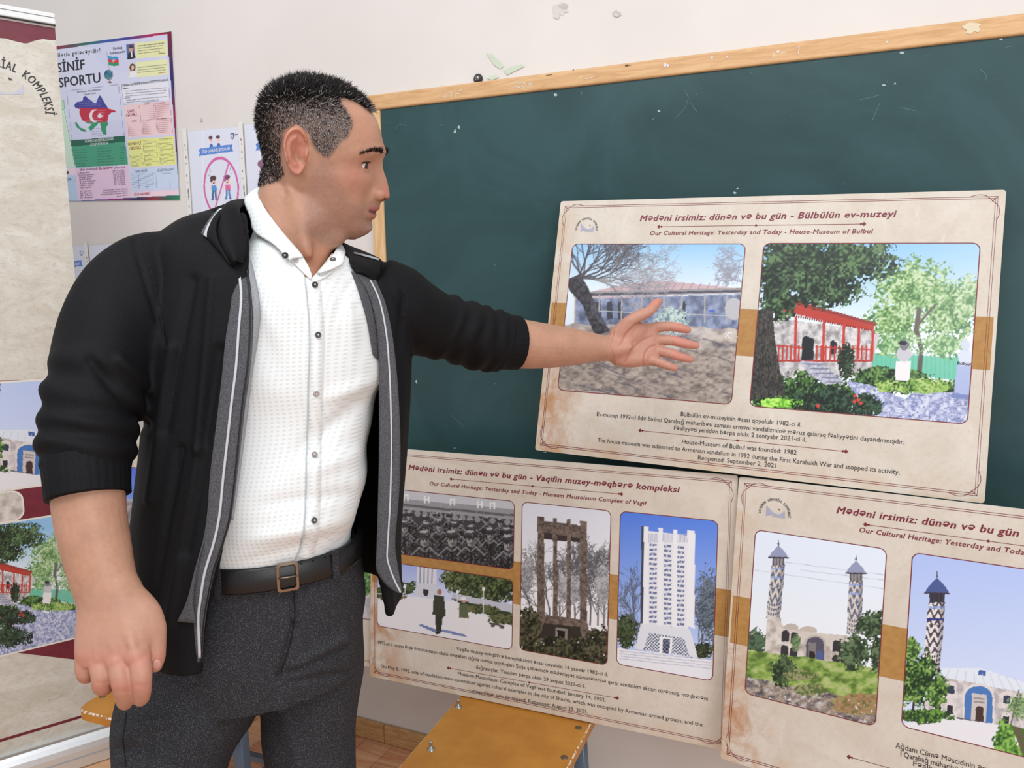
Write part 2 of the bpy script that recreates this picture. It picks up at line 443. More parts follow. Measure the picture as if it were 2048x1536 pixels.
def paint_garden(X, Y):
    C = np.zeros(X.shape+(3,)); sky(C, X, Y, (140, 196, 240), (236, 246, 254), 490, 660)
    r = random.Random(1)
    leaves(C, X, Y, [(1830, 580, 92, 66), (1900, 620, 70, 70), (1790, 640, 60, 50), (1945, 600, 40, 60)], [(70, 116, 66), (108, 154, 88), (146, 186, 116), (196, 220, 174)], 4, .46, 12)
    poly(C, X, Y, [(1740, 705), (1920, 716), (1920, 762), (1740, 740)], (110, 200, 170))
    for x in range(1745, 1920, 9): seg(C, X, Y, (x, 706), (x, 760), 1, (80, 170, 142), .6)
    pline(C, X, Y, [(1838, 750), (1843, 700), (1832, 660), (1838, 620)], 9, (92, 84, 80)); pline(C, X, Y, [(1836, 650), (1870, 610)], 4, (92, 84, 80))
    leaves(C, X, Y, [(1790, 690, 50, 28), (1890, 690, 50, 30)], [(90, 140, 90), (130, 176, 116), (190, 220, 170)], 4, .5, 15)
    # house
    poly(C, X, Y, [(1548, 636), (1760, 668), (1742, 735), (1540, 760)], (206, 204, 204))
    texture(C, X, Y, inpoly(X, Y, [(1548, 636), (1748, 662), (1742, 752), (1540, 762)]), [(150, 146, 150), (196, 194, 196), (228, 226, 226)], 9, 4)
    poly(C, X, Y, [(1545, 600), (1600, 606), (1750, 650), (1746, 662), (1690, 652), (1590, 628), (1545, 622)], (186, 66, 56))
    poly(C, X, Y, [(1545, 598), (1600, 603), (1752, 646), (1751, 652), (1598, 611), (1545, 604)], (150, 60, 56))
    for i in range(44):
        x = 1548+i*4.5; y = 624+(x-1548)*.19; oval(C, X, Y, x, y, 1.7, 2.6, (150, 44, 40))
    poly(C, X, Y, [(1604, 676), (1612, 671), (1628, 678), (1627, 720), (1603, 722)], (36, 38, 44))
    poly(C, X, Y, [(1660, 684), (1666, 680), (1674, 686), (1673, 708), (1660, 708)], (40, 44, 60))
    for x, y0, y1 in ((1590, 636, 722), (1646, 642, 722), (1686, 650, 726), (1716, 656, 716), (1744, 662, 718)): pline(C, X, Y, [(x+2, y0), (x, y1)], 5, (196, 62, 54))
    pline(C, X, Y, [(1545, 690), (1604, 696)], 2.5, (190, 60, 52)); pline(C, X, Y, [(1632, 694), (1744, 700)], 2.5, (190, 60, 52)); pline(C, X, Y, [(1545, 722), (1744, 722)], 3, (170, 50, 46))
    for x in list(range(1550, 1604, 8))+list(range(1634, 1744, 9)): seg(C, X, Y, (x, 692), (x-1, 721), 3, (190, 62, 54))
    leaves(C, X, Y, [(1692, 722, 18, 34)], [(28, 40, 34), (44, 60, 46), (70, 90, 66)], 3, .3, 8)
    # ground
    leaves(C, X, Y, [(1600, 800, 130, 55), (1780, 760, 90, 26), (1880, 780, 70, 18)], [(24, 40, 28), (40, 66, 40), (70, 104, 56), (110, 150, 80)], 4, .2, 21)
    texture(C, X, Y, inpoly(X, Y, [(1690, 760), (1740, 770), (1810, 798), (1830, 782), (1980, 790), (1980, 980), (1560, 980), (1600, 900), (1680, 835), (1720, 800)]), [(140, 150, 196), (186, 194, 226), (220, 226, 244)], 7, 31)
    k = vn(X, Y*1.8, 7, 77); fill(C, inpoly(X, Y, [(1690, 760), (1740, 770), (1810, 798), (1830, 782), (1980, 790), (1980, 980), (1560, 980), (1600, 900), (1680, 835), (1720, 800)]) & (np.abs(k-.5) < .07), (110, 116, 160), .7)
    texture(C, X, Y, inpoly(X, Y, [(1600, 722), (1640, 725), (1690, 765), (1650, 770), (1615, 745)]), [(150, 154, 176), (210, 212, 226)], 4, 6)
    for i in range(5): pline(C, X, Y, [(1610+i*11, 728+i*9), (1646+i*10, 729+i*9)], 1.6, (110, 112, 136))
    oval(C, X, Y, 1850, 775, 50, 12, (150, 190, 90)); leaves(C, X, Y, [(1840, 770, 70, 16), (1772, 772, 30, 14)], [(60, 96, 50), (120, 164, 74), (176, 206, 120)], 4, .45, 41)
    leaves(C, X, Y, [(1560, 806, 46, 10)], [(110, 180, 50), (150, 220, 80), (190, 240, 120)], 4, .1, 33)
    leaves(C, X, Y, [(1640, 880, 120, 40), (1660, 808, 70, 34), (1730, 812, 40, 26)], [(22, 36, 30), (38, 58, 46), (64, 92, 70)], 4, .25, 35)
    for x, y in ((1710, 792), (1716, 800), (1709, 803), (1636, 812), (1722, 806)): oval(C, X, Y, x, y, 4, 3, (214, 70, 66))
    # busts
    poly(C, X, Y, [(1792, 722), (1822, 722), (1818, 762), (1790, 760)], (238, 238, 240)); oval(C, X, Y, 1808, 708, 15, 15, (200, 200, 210)); oval(C, X, Y, 1808, 690, 9, 11, (120, 120, 130)); oval(C, X, Y, 1806, 686, 8, 5, (40, 40, 50))
    poly(C, X, Y, [(1914, 730), (1944, 732), (1940, 790), (1908, 786)], (170, 184, 226)); poly(C, X, Y, [(1904, 786), (1944, 790), (1942, 800), (1902, 796)], (120, 136, 190)); oval(C, X, Y, 1930, 714, 14, 16, (214, 222, 242)); oval(C, X, Y, 1931, 690, 9, 12, (206, 214, 236))
    # near tree
    leaves(C, X, Y, [(1600, 530, 110, 66), (1700, 520, 100, 52), (1650, 575, 80, 45), (1555, 590, 40, 60), (1620, 560, 60, 60)], [(20, 32, 26), (36, 54, 40), (58, 84, 58), (96, 128, 84)], 4.5, .33, 3)
    poly(C, X, Y, [(1516, 620), (1545, 618), (1550, 680), (1560, 740), (1572, 790), (1500, 800), (1506, 700)], (52, 50, 50))
    texture(C, X, Y, inpoly(X, Y, [(1516, 620), (1545, 618), (1550, 680), (1560, 740), (1572, 790), (1500, 800), (1506, 700)]), [(34, 34, 36), (90, 86, 80)], 5, 3, .35)
    fill(C, (X-1500)+(Y-480) > 0, (235, 242, 255), .0)
    t = np.clip((X-1700)/300, 0, 1)*np.clip((830-Y)/200, 0, 1); C += (rgb((236, 243, 252))-C)*(0.35*t)[..., None]  # window glare painted into the print as a pale wash, strongest upper right
    return C

def paint_crowd(X, Y):
    C = np.zeros(X.shape+(3,)); C[:] = rgb((196, 198, 206))
    yb = lambda x: (x-757)*.094
    Yl = Y-yb(X)
    fill(C, Yl > 993, (150, 152, 158)); fill(C, (Yl > 1003) & (Yl < 1008), (96, 96, 102)); fill(C, Yl > 1014, (62, 62, 66))
    for i in range(20):
        x = 760+i*15; fill(C, ell(X, Yl, x, 1020, 6, 6) < 1, (140, 140, 146))
    for x, ch in ((812, 0), (854, 1), (905, 2), (960, 3), (985, 0)):
        for dx in (-4, 4): pline(C, X, Y, [(x+dx, 984+yb(x)), (x+dx, 996+yb(x))], 2.4, (238, 238, 242))
        pline(C, X, Y, [(x-4, (990 if ch % 2 else 985)+yb(x)), (x+4, (990 if ch % 2 else 985)+yb(x))], 2.2, (238, 238, 242))
    r = random.Random(5)
    rows = [(1027, 11, 9.5, 14), (1044, 8, 12.5, 10), (1066, 5, 17, 6)]
    for y, n, s, _ in rows:
        for i in range(n):
            x = 762+(i+.5+r.uniform(-.2, .2))*272/n; yy = y+yb(x)+r.uniform(-6, 6); k = r.uniform(.9, 1.12)
            poly(C, X, Y, [(x-s*.5, yy+s*.7), (x+s*.5, yy+s*.7), (x+s*1.7, yy+s*2), (x+s*1.6, yy+140), (x-s*1.6, yy+140), (x-s*1.7, yy+s*2)], (40, 40, 43))
            texture(C, X, Y, inpoly(X, Y, [(x-s*.5, yy+s*.7), (x+s*.5, yy+s*.7), (x+s*1.7, yy+s*2), (x+s*1.5, yy+140), (x-s*1.5, yy+140), (x-s*1.7, yy+s*2)]), [(20, 20, 23), (34, 34, 38), (60, 60, 64), (120, 120, 126)], 2.6, i)
            pline(C, X, Y, [(x-s*1.6, yy+s*1.9), (x-s*.6, yy+s*.95), (x, yy+s*1.5), (x+s*.6, yy+s*.95), (x+s*1.6, yy+s*1.9)], s*.16, (150, 150, 156), .8); pline(C, X, Y, [(x, yy+s*1.5), (x+s*.1, yy+s*6)], s*.14, (16, 16, 18))
            oval(C, X, Y, x, yy+s*.2, s*.52*k, s*.72, (150, 148, 150)); oval(C, X, Y, x+s*.22, yy+s*.28, s*.34, s*.6, (104, 102, 104)); poly(C, X, Y, [(x-s*.02, yy), (x+s*.1, yy), (x+s*.14, yy+s*.34), (x-s*.06, yy+s*.34)], (170, 168, 170))
            pline(C, X, Y, [(x-s*.32, yy+s*.04), (x-s*.1, yy+s*.06)], s*.11, (48, 46, 48)); pline(C, X, Y, [(x+s*.14, yy+s*.05), (x+s*.34, yy+s*.03)], s*.11, (40, 38, 40)); pline(C, X, Y, [(x-s*.12, yy+s*.54), (x+s*.16, yy+s*.54)], s*.08, (84, 78, 80))
            oval(C, X, Y, x, yy-s*.42, s*.82*k, s*.4, (46, 46, 50)); oval(C, X, Y, x-s*.05, yy-s*.72, s*.66*k, s*.32, (66, 66, 70)); oval(C, X, Y, x-s*.1, yy-s*.9, s*.5*k, s*.16, (170, 170, 176))
    n = vn(X, Y, 1.6, 11); fill(C, n > .9, (225, 225, 230), .4)
    return C

def paint_plaza(X, Y):
    C = np.zeros(X.shape+(3,)); sky(C, X, Y, (150, 170, 240), (214, 222, 250), 1110, 1190)
    leaves(C, X, Y, [(980, 1170, 70, 36), (920, 1155, 40, 30), (1020, 1150, 30, 40)], [(28, 40, 26), (48, 64, 38), (74, 92, 54), (110, 120, 80)], 4, .25, 3)
    leaves(C, X, Y, [(815, 1175, 22, 14), (770, 1190, 30, 16)], [(40, 60, 38), (80, 104, 64)], 3, .3, 5)
    fill(C, Y > 1186+(X-757)*.11+0.0*X, (236, 236, 242))
    poly(C, X, Y, [(900, 1196), (1024, 1224), (1024, 1252), (1000, 1240), (930, 1212)], (52, 66, 44))
    poly(C, X, Y, [(905, 1186), (1026, 1210), (1026, 1226), (905, 1196)], (196, 200, 214))
    leaves(C, X, Y, [(960, 1218, 40, 9), (1005, 1238, 30, 10)], [(40, 52, 34), (76, 92, 56), (110, 110, 76)], 3, .2, 9)
    leaves(C, X, Y, [(775, 1193, 36, 7)], [(60, 70, 46), (120, 116, 84)], 3, .3, 2)
    poly(C, X, Y, [(835, 1125), (874, 1128), (873, 1168), (834, 1166)], (226, 228, 236))
    for x in (841, 849, 857, 865): pline(C, X, Y, [(x, 1130), (x-1, 1166)], 2.2, (150, 156, 180))
    poly(C, X, Y, [(834, 1166), (873, 1168), (878, 1196), (828, 1192)], (214, 218, 230)); poly(C, X, Y, [(847, 1178), (857, 1179), (856, 1192), (847, 1191)], (40, 44, 60))
    poly(C, X, Y, [(836, 1250), (842, 1248), (882, 1262), (872, 1266)], (110, 130, 180)); poly(C, X, Y, [(880, 1258), (930, 1268), (934, 1274), (884, 1264)], (120, 140, 190))
    # two walkers
    poly(C, X, Y, [(868, 1190), (888, 1192), (892, 1232), (886, 1234), (882, 1264), (872, 1262), (870, 1230), (865, 1228)], (56, 62, 52)); oval(C, X, Y, 879, 1184, 4.6, 6, (176, 120, 96)); oval(C, X, Y, 876, 1265, 6, 3, (30, 30, 34)); poly(C, X, Y, [(872, 1230), (884, 1231), (882, 1262), (874, 1261)], (44, 52, 44))
    poly(C, X, Y, [(918, 1208), (934, 1208), (938, 1238), (918, 1236)], (92, 104, 76)); poly(C, X, Y, [(920, 1235), (934, 1236), (936, 1272), (930, 1270), (927, 1246), (924, 1268), (918, 1266)], (236, 236, 238)); oval(C, X, Y, 927, 1201, 4.4, 5, (196, 150, 130)); oval(C, X, Y, 927, 1197, 5, 4, (240, 240, 242))
    for x, y0, y1 in ((967, 1178, 1232), (915, 1184, 1206), (810, 1173, 1186)): pline(C, X, Y, [(x, y0), (x, y1)], 1.5, (220, 222, 230)); oval(C, X, Y, x, y0, 3, 4, (240, 240, 246))
    pline(C, X, Y, [(980, 1246), (1006, 1252)], 3, (70, 60, 56)); oval(C, X, Y, 986, 1250, 5, 4, (90, 84, 90)); oval(C, X, Y, 1004, 1254, 5, 4, (90, 84, 90))
    return C

def paint_dark_tower(X, Y):
    C = np.zeros(X.shape+(3,)); sky(C, X, Y, (222, 226, 238), (240, 240, 244), 1010, 1200)
    r = random.Random(7)
    for x in (1062, 1100, 1140, 1180, 1196, 1208, 1216, 1150, 1120): branches(C, X, Y, (x, 1250), -math.pi/2+r.uniform(-.1, .1), 34, 3, (92, 92, 96), 7, r, .4)
    leaves(C, X, Y, [(1055, 1150, 18, 60), (1205, 1170, 22, 70), (1140, 1180, 40, 50)], [(130, 130, 134), (160, 160, 166), (186, 186, 190)], 2, .72, 4)
    B, D = (112, 98, 90), (78, 68, 64)
    tx = lambda pts, s=5: (poly(C, X, Y, pts, B), texture(C, X, Y, inpoly(X, Y, pts), [D, B, (134, 118, 108)], s, 6))
    tx([(1086, 1042), (1172, 1052), (1172, 1080), (1086, 1066)], 3); poly(C, X, Y, [(1088, 1064), (1170, 1078), (1170, 1086), (1088, 1078)], (60, 52, 50))
    tx([(1075, 1032), (1088, 1033), (1090, 1240), (1074, 1236)]); tx([(1106, 1036), (1114, 1036), (1116, 1238), (1106, 1236)]); tx([(1134, 1038), (1142, 1038), (1142, 1242), (1133, 1240)]); tx([(1160, 1041), (1174, 1043), (1174, 1250), (1160, 1246)])
    tx([(1076, 1228), (1174, 1240), (1182, 1284), (1068, 1270)], 4); poly(C, X, Y, [(1088, 1246), (1160, 1254), (1166, 1284), (1076, 1276)], (52, 48, 44))
    poly(C, X, Y, [(1111, 1255), (1135, 1258), (1134, 1284), (1111, 1282)], (140, 134, 126)); poly(C, X, Y, [(1115, 1260), (1131, 1262), (1130, 1284), (1115, 1282)], (26, 26, 26))
    leaves(C, X, Y, [(1056, 1260, 30, 44), (1200, 1290, 32, 34), (1130, 1312, 110, 38)], [(24, 28, 22), (42, 46, 36), (66, 68, 52), (96, 94, 70)], 4, .2, 3)
    return C

def paint_white_tower(X, Y):
    C = np.zeros(X.shape+(3,)); sky(C, X, Y, (86, 130, 230), (190, 210, 250), 1030, 1290)
    r = random.Random(8)
    for x in (1404, 1418, 1426, 1398, 1274, 1280): branches(C, X, Y, (x, 1300), -math.pi/2, 32, 2.4, (84, 90, 104), 6, r, .4)
    leaves(C, X, Y, [(1415, 1210, 24, 90)], [(70, 84, 96), (110, 124, 140)], 2, .66, 4)
    leaves(C, X, Y, [(1252, 1262, 24, 34), (1400, 1300, 30, 16)], [(30, 42, 30), (54, 70, 48), (80, 98, 66)], 3, .25, 6)
    W, S = (234, 236, 244), (170, 178, 206)
    poly(C, X, Y, [(1294, 1062), (1382, 1072), (1376, 1258), (1290, 1246)], W)
    for x in (1307, 1336, 1362):
        for j in range(17):
            y = 1086+j*9.6+(x-1300)*.1; poly(C, X, Y, [(x-8, y), (x+7, y+1), (x+6, y+5.5), (x-8, y+5)], (110, 122, 160)); poly(C, X, Y, [(x-4+4*(j % 2), y), (x-1+4*(j % 2), y), (x-1+4*(j % 2), y+6), (x-4+4*(j % 2), y+6)], (200, 206, 226))
    for x in range(1298, 1380, 4): seg(C, X, Y, (x, 1068), (x, 1084), 1.2, (176, 182, 206))
    for x0, x1, y0 in ((1284, 1297, 1052), (1317, 1326, 1055), (1346, 1355, 1058), (1375, 1390, 1061)): poly(C, X, Y, [(x0, y0), (x1, y0+1), (x1-1, 1258), (x0-2, 1250)], (240, 242, 248)); 
    for x0, y0 in ((1284, 1052),): poly(C, X, Y, [(x0-1, y0), (x0+4, y0), (x0+2, 1248), (x0-3, 1246)], (64, 70, 92))
    poly(C, X, Y, [(1282, 1246), (1380, 1258), (1396, 1316), (1270, 1298)], (226, 230, 240))
    m = inpoly(X, Y, [(1298, 1266), (1368, 1276), (1378, 1312), (1286, 1300)])
    fill(C, m & (((np.floor(X/3.2)+np.floor(Y/3.2)) % 2) > 0), (84, 96, 130))
    poly(C, X, Y, [(1319, 1273), (1345, 1276), (1343, 1309), (1319, 1306)], (240, 242, 248)); m = inpoly(X, Y, [(1325, 1277), (1340, 1279), (1338, 1308), (1325, 1306)]); fill(C, m, (130, 140, 170)); fill(C, m & (((np.floor(X/4)+np.floor(Y/4)) % 2) > 0), (40, 46, 70))
    fill(C, Y > 1296+(X-1235)*.125, (236, 238, 246))
    for k in range(4): pline(C, X, Y, [(1240, 1302+k*5), (1432, 1320+k*6)], .9, (180, 186, 206))
    return C

def minaret(C, X, Y, top, bot, w0, w1, dome=True, tone=0):
    tx, ty = top; bx, by = bot; t = np.clip((Y-ty)/(by-ty), 0, 1); xc = tx+(bx-tx)*t; hw = w0+(w1-w0)*t
    m = (np.abs(X-xc) < hw) & (Y > ty) & (Y < by); u = (X-xc)/hw
    base = (214, 206, 196) if tone == 0 else (232, 226, 224); dk = (84, 92, 128) if tone == 0 else (54, 44, 60)
    fill(C, m, base)
    y = Y-ty+6*u*u; wv = np.sin(y/ (3.3 if tone == 0 else 3.0)+2.0*np.sin(u*7+(np.floor(y/45) % 2)*1.5))
    fill(C, m & (wv > .15), dk, .85)
    dl = np.sin((y+u*hw*2.0)/3)*np.sin((y-u*hw*2.0)/3); low = m & (t > .72); fill(C, low, base); fill(C, low & (dl > .12), dk, .9)
    for q, c in ((.07, (150, 170, 220)), (.24, (150, 170, 220)) if tone == 0 else (.24, (44, 50, 130))): fill(C, m & (np.abs(t-q) < .018), c, .9)
    fill(C, m & (u > .45), (60, 60, 76), .3)
    g = w0*1.25
    fill(C, (np.abs(X-tx) < w0*.9) & (Y < ty) & (Y > ty-g*1.1), (150, 146, 150) if tone == 0 else (50, 46, 66))
    for k in (-.75, -.3, .2, .7): pline(C, X, Y, [(tx+k*w0, ty), (tx+k*w0, ty-g*1.1)], 1.8, (70, 66, 66))
    poly(C, X, Y, [(tx-g*1.15, ty-g*.95), (tx+g*1.15, ty-g*.9), (tx+g*.8, ty-g*1.5), (tx+g*.3, ty-g*2.05), (tx, ty-g*2.3), (tx-g*.3, ty-g*2.05), (tx-g*.8, ty-g*1.5)], (150, 158, 190) if tone == 0 else (76, 92, 150))
    pline(C, X, Y, [(tx-g*1.15, ty-g*.9), (tx+g*1.15, ty-g*.85)], 2.4, (60, 54, 60)); pline(C, X, Y, [(tx, ty-g*2.2), (tx, ty-g*2.9)], 1.4, (70, 70, 84)); oval(C, X, Y, tx, ty-g*2.5, 2.2, 2.2, (90, 90, 110))
def arch(C, X, Y, x, y0, y1, hw, col, ptd=True):
    pts = [(x-hw, y1), (x-hw, y0+hw*.9)]
    for k in range(1, 8):
        a = math.pi*(1-k/8); pts.append((x+hw*math.cos(a), y0+hw*.9-hw*(.9 if ptd else .8)*math.sin(a)**(.8 if ptd else 1)))
    pts += [(x+hw, y0+hw*.9), (x+hw, y1)]; poly(C, X, Y, pts, col)

def paint_old_mosque(X, Y):
    C = np.zeros(X.shape+(3,)); sky(C, X, Y, (226, 238, 254), (238, 244, 250), 1060, 1300)
    for a, b in (((1560, 1123), (1770, 1150)), ((1510, 1140), (1768, 1178)), ((1600, 1140), (1766, 1160))): pline(C, X, Y, [a, b], .7, (190, 196, 206))
    leaves(C, X, Y, [(1512, 1285, 24, 30)], [(54, 76, 60), (86, 112, 84)], 4, .3, 4)
    minaret(C, X, Y, (1557, 1130), (1546, 1236), 13.5, 14); minaret(C, X, Y, (1712, 1162), (1708, 1268), 14, 15)
    S = [(176, 166, 160), (206, 198, 190), (226, 220, 214)]
    body = [(1534, 1232), (1563, 1236), (1563, 1250), (1600, 1260), (1640, 1266), (1700, 1272), (1716, 1280), (1712, 1338), (1530, 1306)]
    texture(C, X, Y, inpoly(X, Y, body), S, 12, 3); 
    oval(C, X, Y, 1582, 1256, 15, 9, (190, 182, 172)); oval(C, X, Y, 1616, 1262, 18, 10, (196, 186, 176)); fill(C, inpoly(X, Y, [(1564, 1257), (1716, 1276), (1714, 1300), (1564, 1280)]), (212, 204, 196), .9)
    for x, y in ((1571, 1262), (1589, 1266), (1569, 1292), (1587, 1296), (1673, 1282), (1672, 1312), (1689, 1316)): arch(C, X, Y, x, y-2, y+21, 7.5, (52, 50, 56))
    arch(C, X, Y, 1630, 1270, 1328, 22, (186, 178, 172)); arch(C, X, Y, 1630, 1274, 1330, 18, (86, 84, 100)); poly(C, X, Y, [(1617, 1284), (1632, 1286), (1632, 1326), (1617, 1322)], (130, 124, 124)); poly(C, X, Y, [(1634, 1300), (1646, 1304), (1646, 1328), (1634, 1326)], (80, 96, 150)); poly(C, X, Y, [(1618, 1302), (1630, 1304), (1630, 1325), (1618, 1322)], (40, 36, 40))
    g = Y > 1300+(X-1500)*.14+8*(fbm(X, Y, 30, 5)-.5)
    texture(C, X, Y, g, [(84, 110, 50), (120, 152, 70), (154, 180, 96), (180, 190, 130)], 10, 7, 1.4)
    g2 = Y > 1352+(X-1491)*.22+14*(fbm(X, Y, 24, 8)-.5); texture(C, X, Y, g2, [(84, 82, 88), (130, 122, 120), (166, 150, 132), (190, 186, 190)], 7, 9, 1.5)
    texture(C, X, Y, (ell(X, Y, 1720, 1408, 60, 22) < 1+.6*(vn(X, Y, 6, 2)-.5)), [(110, 110, 60), (170, 130, 100), (150, 150, 90)], 6, 4)
    fill(C, g2 & (vn(X, Y, 3.5, 3) > .86), (226, 226, 234), .9)
    leaves(C, X, Y, [(1566, 1342, 26, 32)], [(34, 50, 34), (56, 78, 52), (86, 110, 74)], 4, .25, 5); leaves(C, X, Y, [(1592, 1286, 11, 18)], [(90, 120, 80), (130, 150, 110)], 3, .3, 6)
    leaves(C, X, Y, [(1708, 1306, 34, 38), (1745, 1250, 34, 34), (1760, 1310, 26, 40)], [(40, 56, 40), (66, 88, 60), (100, 124, 88)], 4, .33, 8); leaves(C, X, Y, [(1600, 1350, 40, 12), (1620, 1380, 34, 14)], [(90, 110, 60), (150, 150, 110)], 4, .4, 9)
    return C

def paint_new_mosque(X, Y):
    C = np.zeros(X.shape+(3,)); sky(C, X, Y, (176, 196, 246), (214, 226, 252), 1100, 1400)
    minaret(C, X, Y, (1874, 1205), (1862, 1345), 17, 17.5, tone=1)
    S = [(176, 170, 176), (206, 200, 202), (230, 226, 226)]
    poly(C, X, Y, [(1878, 1336), (1960, 1336), (2070, 1372), (2070, 1392), (1890, 1358)], (226, 234, 246)); poly(C, X, Y, [(1957, 1340), (1972, 1342), (1972, 1352), (1957, 1350)], (70, 100, 170))
    for k in range(9): pline(C, X, Y, [(1900+k*16, 1338+k*2), (1890+k*20, 1358+k*4)], .8, (190, 200, 220))
    texture(C, X, Y, inpoly(X, Y, [(1876, 1352), (2070, 1390), (2070, 1470), (1990, 1452), (1840, 1426), (1850, 1400), (1880, 1400)]), S, 10, 4)
    arch(C, X, Y, 1957, 1366, 1448, 32, (226, 220, 218)); arch(C, X, Y, 1957, 1372, 1446, 28, (74, 122, 190)); poly(C, X, Y, [(1944, 1386), (1974, 1390), (1972, 1444), (1942, 1440)], (206, 198, 196)); arch(C, X, Y, 1959, 1412, 1444, 8, (70, 52, 50)); 
    for q in (1396, 1403): pline(C, X, Y, [(1949, q), (1968, q+2)], 2.6, (140, 134, 140))
    for x, y in ((1902, 1372), (2014, 1392), (2040, 1396)): arch(C, X, Y, x, y-10, y+24, 11, (224, 218, 216)); poly(C, X, Y, [(x-7, y-2), (x+7, y), (x+7, y+16), (x-7, y+14)], (52, 60, 90))
    for x, y in ((1876, 1405), (1900, 1410), (2012, 1432)): arch(C, X, Y, x, y-8, y+22, 9, (224, 218, 216)); poly(C, X, Y, [(x-6, y), (x+6, y+1), (x+6, y+18), (x-6, y+16)], (46, 46, 60))
    pline(C, X, Y, [(1915, 1436), (2060, 1466)], 4, (96, 96, 110))
    poly(C, X, Y, [(1795, 1448), (1905, 1436), (1990, 1448), (2060, 1462), (2070, 1540), (1795, 1530)], (234, 234, 240))
    leaves(C, X, Y, [(1848, 1432, 56, 14)], [(40, 66, 40), (70, 110, 50), (110, 156, 70)], 4, .12, 4)
    pline(C, X, Y, [(1826, 1420), (1830, 1380)], 4, (60, 50, 46))
    leaves(C, X, Y, [(1834, 1358, 46, 58), (1824, 1300, 20, 24), (1870, 1380, 28, 34)], [(28, 52, 30), (52, 84, 44), (90, 130, 60), (140, 176, 96)], 4, .3, 6)
    leaves(C, X, Y, [(2036, 1412, 26, 30)], [(90, 124, 80), (140, 170, 120)], 3, .5, 7); pline(C, X, Y, [(2022, 1446), (2038, 1380)], 2, (110, 96, 90))
    leaves(C, X, Y, [(2012, 1490, 26, 50), (2040, 1520, 24, 40)], [(50, 90, 40), (90, 140, 60), (140, 190, 90)], 5, .2, 8); texture(C, X, Y, inpoly(X, Y, [(2022, 1450), (2070, 1462), (2070, 1540), (2050, 1520)]), [(110, 84, 80), (80, 110, 56)], 6, 2)
    return C
# ================================================================ the room
m = NT('wall_paint', 0.75, 0.25); v = m.co()
n1 = m.noise(v, 2.2, 3); n2 = m.noise(v, 220, 2)
m.col(m.mix(m.rng(n1, 0.3, 0.7), (230, 226, 222), (223, 218, 214)))
m.bump(n2, 0.12, 0.0006); WALLM = m.m
wall = mesh('wall_back', *box(-4.2, 3.2, WALL_Y, WALL_Y+0.12, 0, 3.1), WALLM); tag(wall, kind='structure')
PATCH = [flat((214, 210, 204), 0.8), flat((206, 218, 198), 0.8), flat((196, 190, 184), 0.8)]
PN = [0]
def patch(pts, mi):
    PN[0] += 1; Q = [at_y(x, y, WALL_Y-0.0006-PN[0]*.00025) for x, y in pts]
    mesh('paint_chip', Q, [tuple(range(len(Q)))], PATCH[mi], wall)
rr = random.Random(3)
def blob(cx, cy, rx, ry, n=14, j=0.35):
    return [(cx+rx*math.cos(-6.283*i/n)*(1+rr.uniform(-j, j)), cy+ry*math.sin(-6.283*i/n)*(1+rr.uniform(-j, j))) for i in range(n)]
patch(blob(1121, 19, 15, 13), 0); patch(blob(1126, 12, 9, 5), 2); patch(blob(1112, 33, 6, 6), 0)
patch(blob(1234, 28, 8, 6), 2); patch(blob(1232, 30, 4, 4), 0)
patch([(972, 106), (984, 108), (1008, 132), (1000, 138), (988, 130)], 1); patch([(1006, 140), (1042, 128), (1050, 132), (1014, 150)], 1)
patch([(972, 156), (990, 150), (1000, 154), (984, 160)], 1); patch(blob(402, 240, 2, 4), 2)

m = NT('floor_laminate', 0.42, 0.4)
v = m.co(rot=(0, 0, math.radians(90+6)))
br = m.n('TexBrick'); br.offset = 0.37
for k, val in (('Scale', 1.0), ('Mortar Size', 0.0012), ('Mortar Smooth', 0.2), ('Bias', 0.0), ('Brick Width', 1.2), ('Row Height', 0.094)): br.inputs[k].default_value = val
br.inputs['Color1'].default_value = L4((226, 176, 134)); br.inputs['Color2'].default_value = L4((186, 118, 84)); br.inputs['Mortar'].default_value = L4((96, 62, 44))
m.l(v, br.inputs['Vector'])
v2 = m.co(scale=(1.5, 26, 1), rot=(0, 0, math.radians(96))); g1 = m.noise(v2, 2.6, 6, 0.6, 1.2)
m.col(m.mix(m.rng(g1, 0.35, 0.7, 0.0, 0.75), br.outputs['Color'], m.mix(0.5, br.outputs['Color'], (246, 214, 168))))
fl = mesh('floor', *box(-4.2, 3.2, -3.0, WALL_Y, -0.1, 0.0), m.m); tag(fl, kind='structure')

def wood(name, c1, c2, scale, rot=(0, 0, 0), rough=0.45, dens=9):
    m = NT(name, rough, 0.4); n_ = m.noise(m.co(scale=scale, rot=rot), dens, 6, 0.6, 0.8); k = m.noise(m.co(scale=tuple(s*3 for s in scale)), 40, 2)
    m.col(m.mix(m.rng(k, 0.55, 0.75, 0, 0.35), m.mix(m.rng(n_, 0.3, 0.7), c1, c2), tuple(int(q*0.82) for q in c2)))
    m.bump(n_, 0.1, 0.0005); return m.m
BASEW = wood('skirting_wood', (206, 164, 112), (176, 132, 86), (2, 12, 12))
bb = mesh('baseboard_back', *join([box(-4.2, -1.175, WALL_Y-0.014, WALL_Y-0.001, 0.001, 0.060), box(-1.174, 3.2, WALL_Y-0.0145, WALL_Y-0.001, 0.001, 0.061)]), BASEW)
bevel(bb, 0.004); tag(bb, kind='structure')

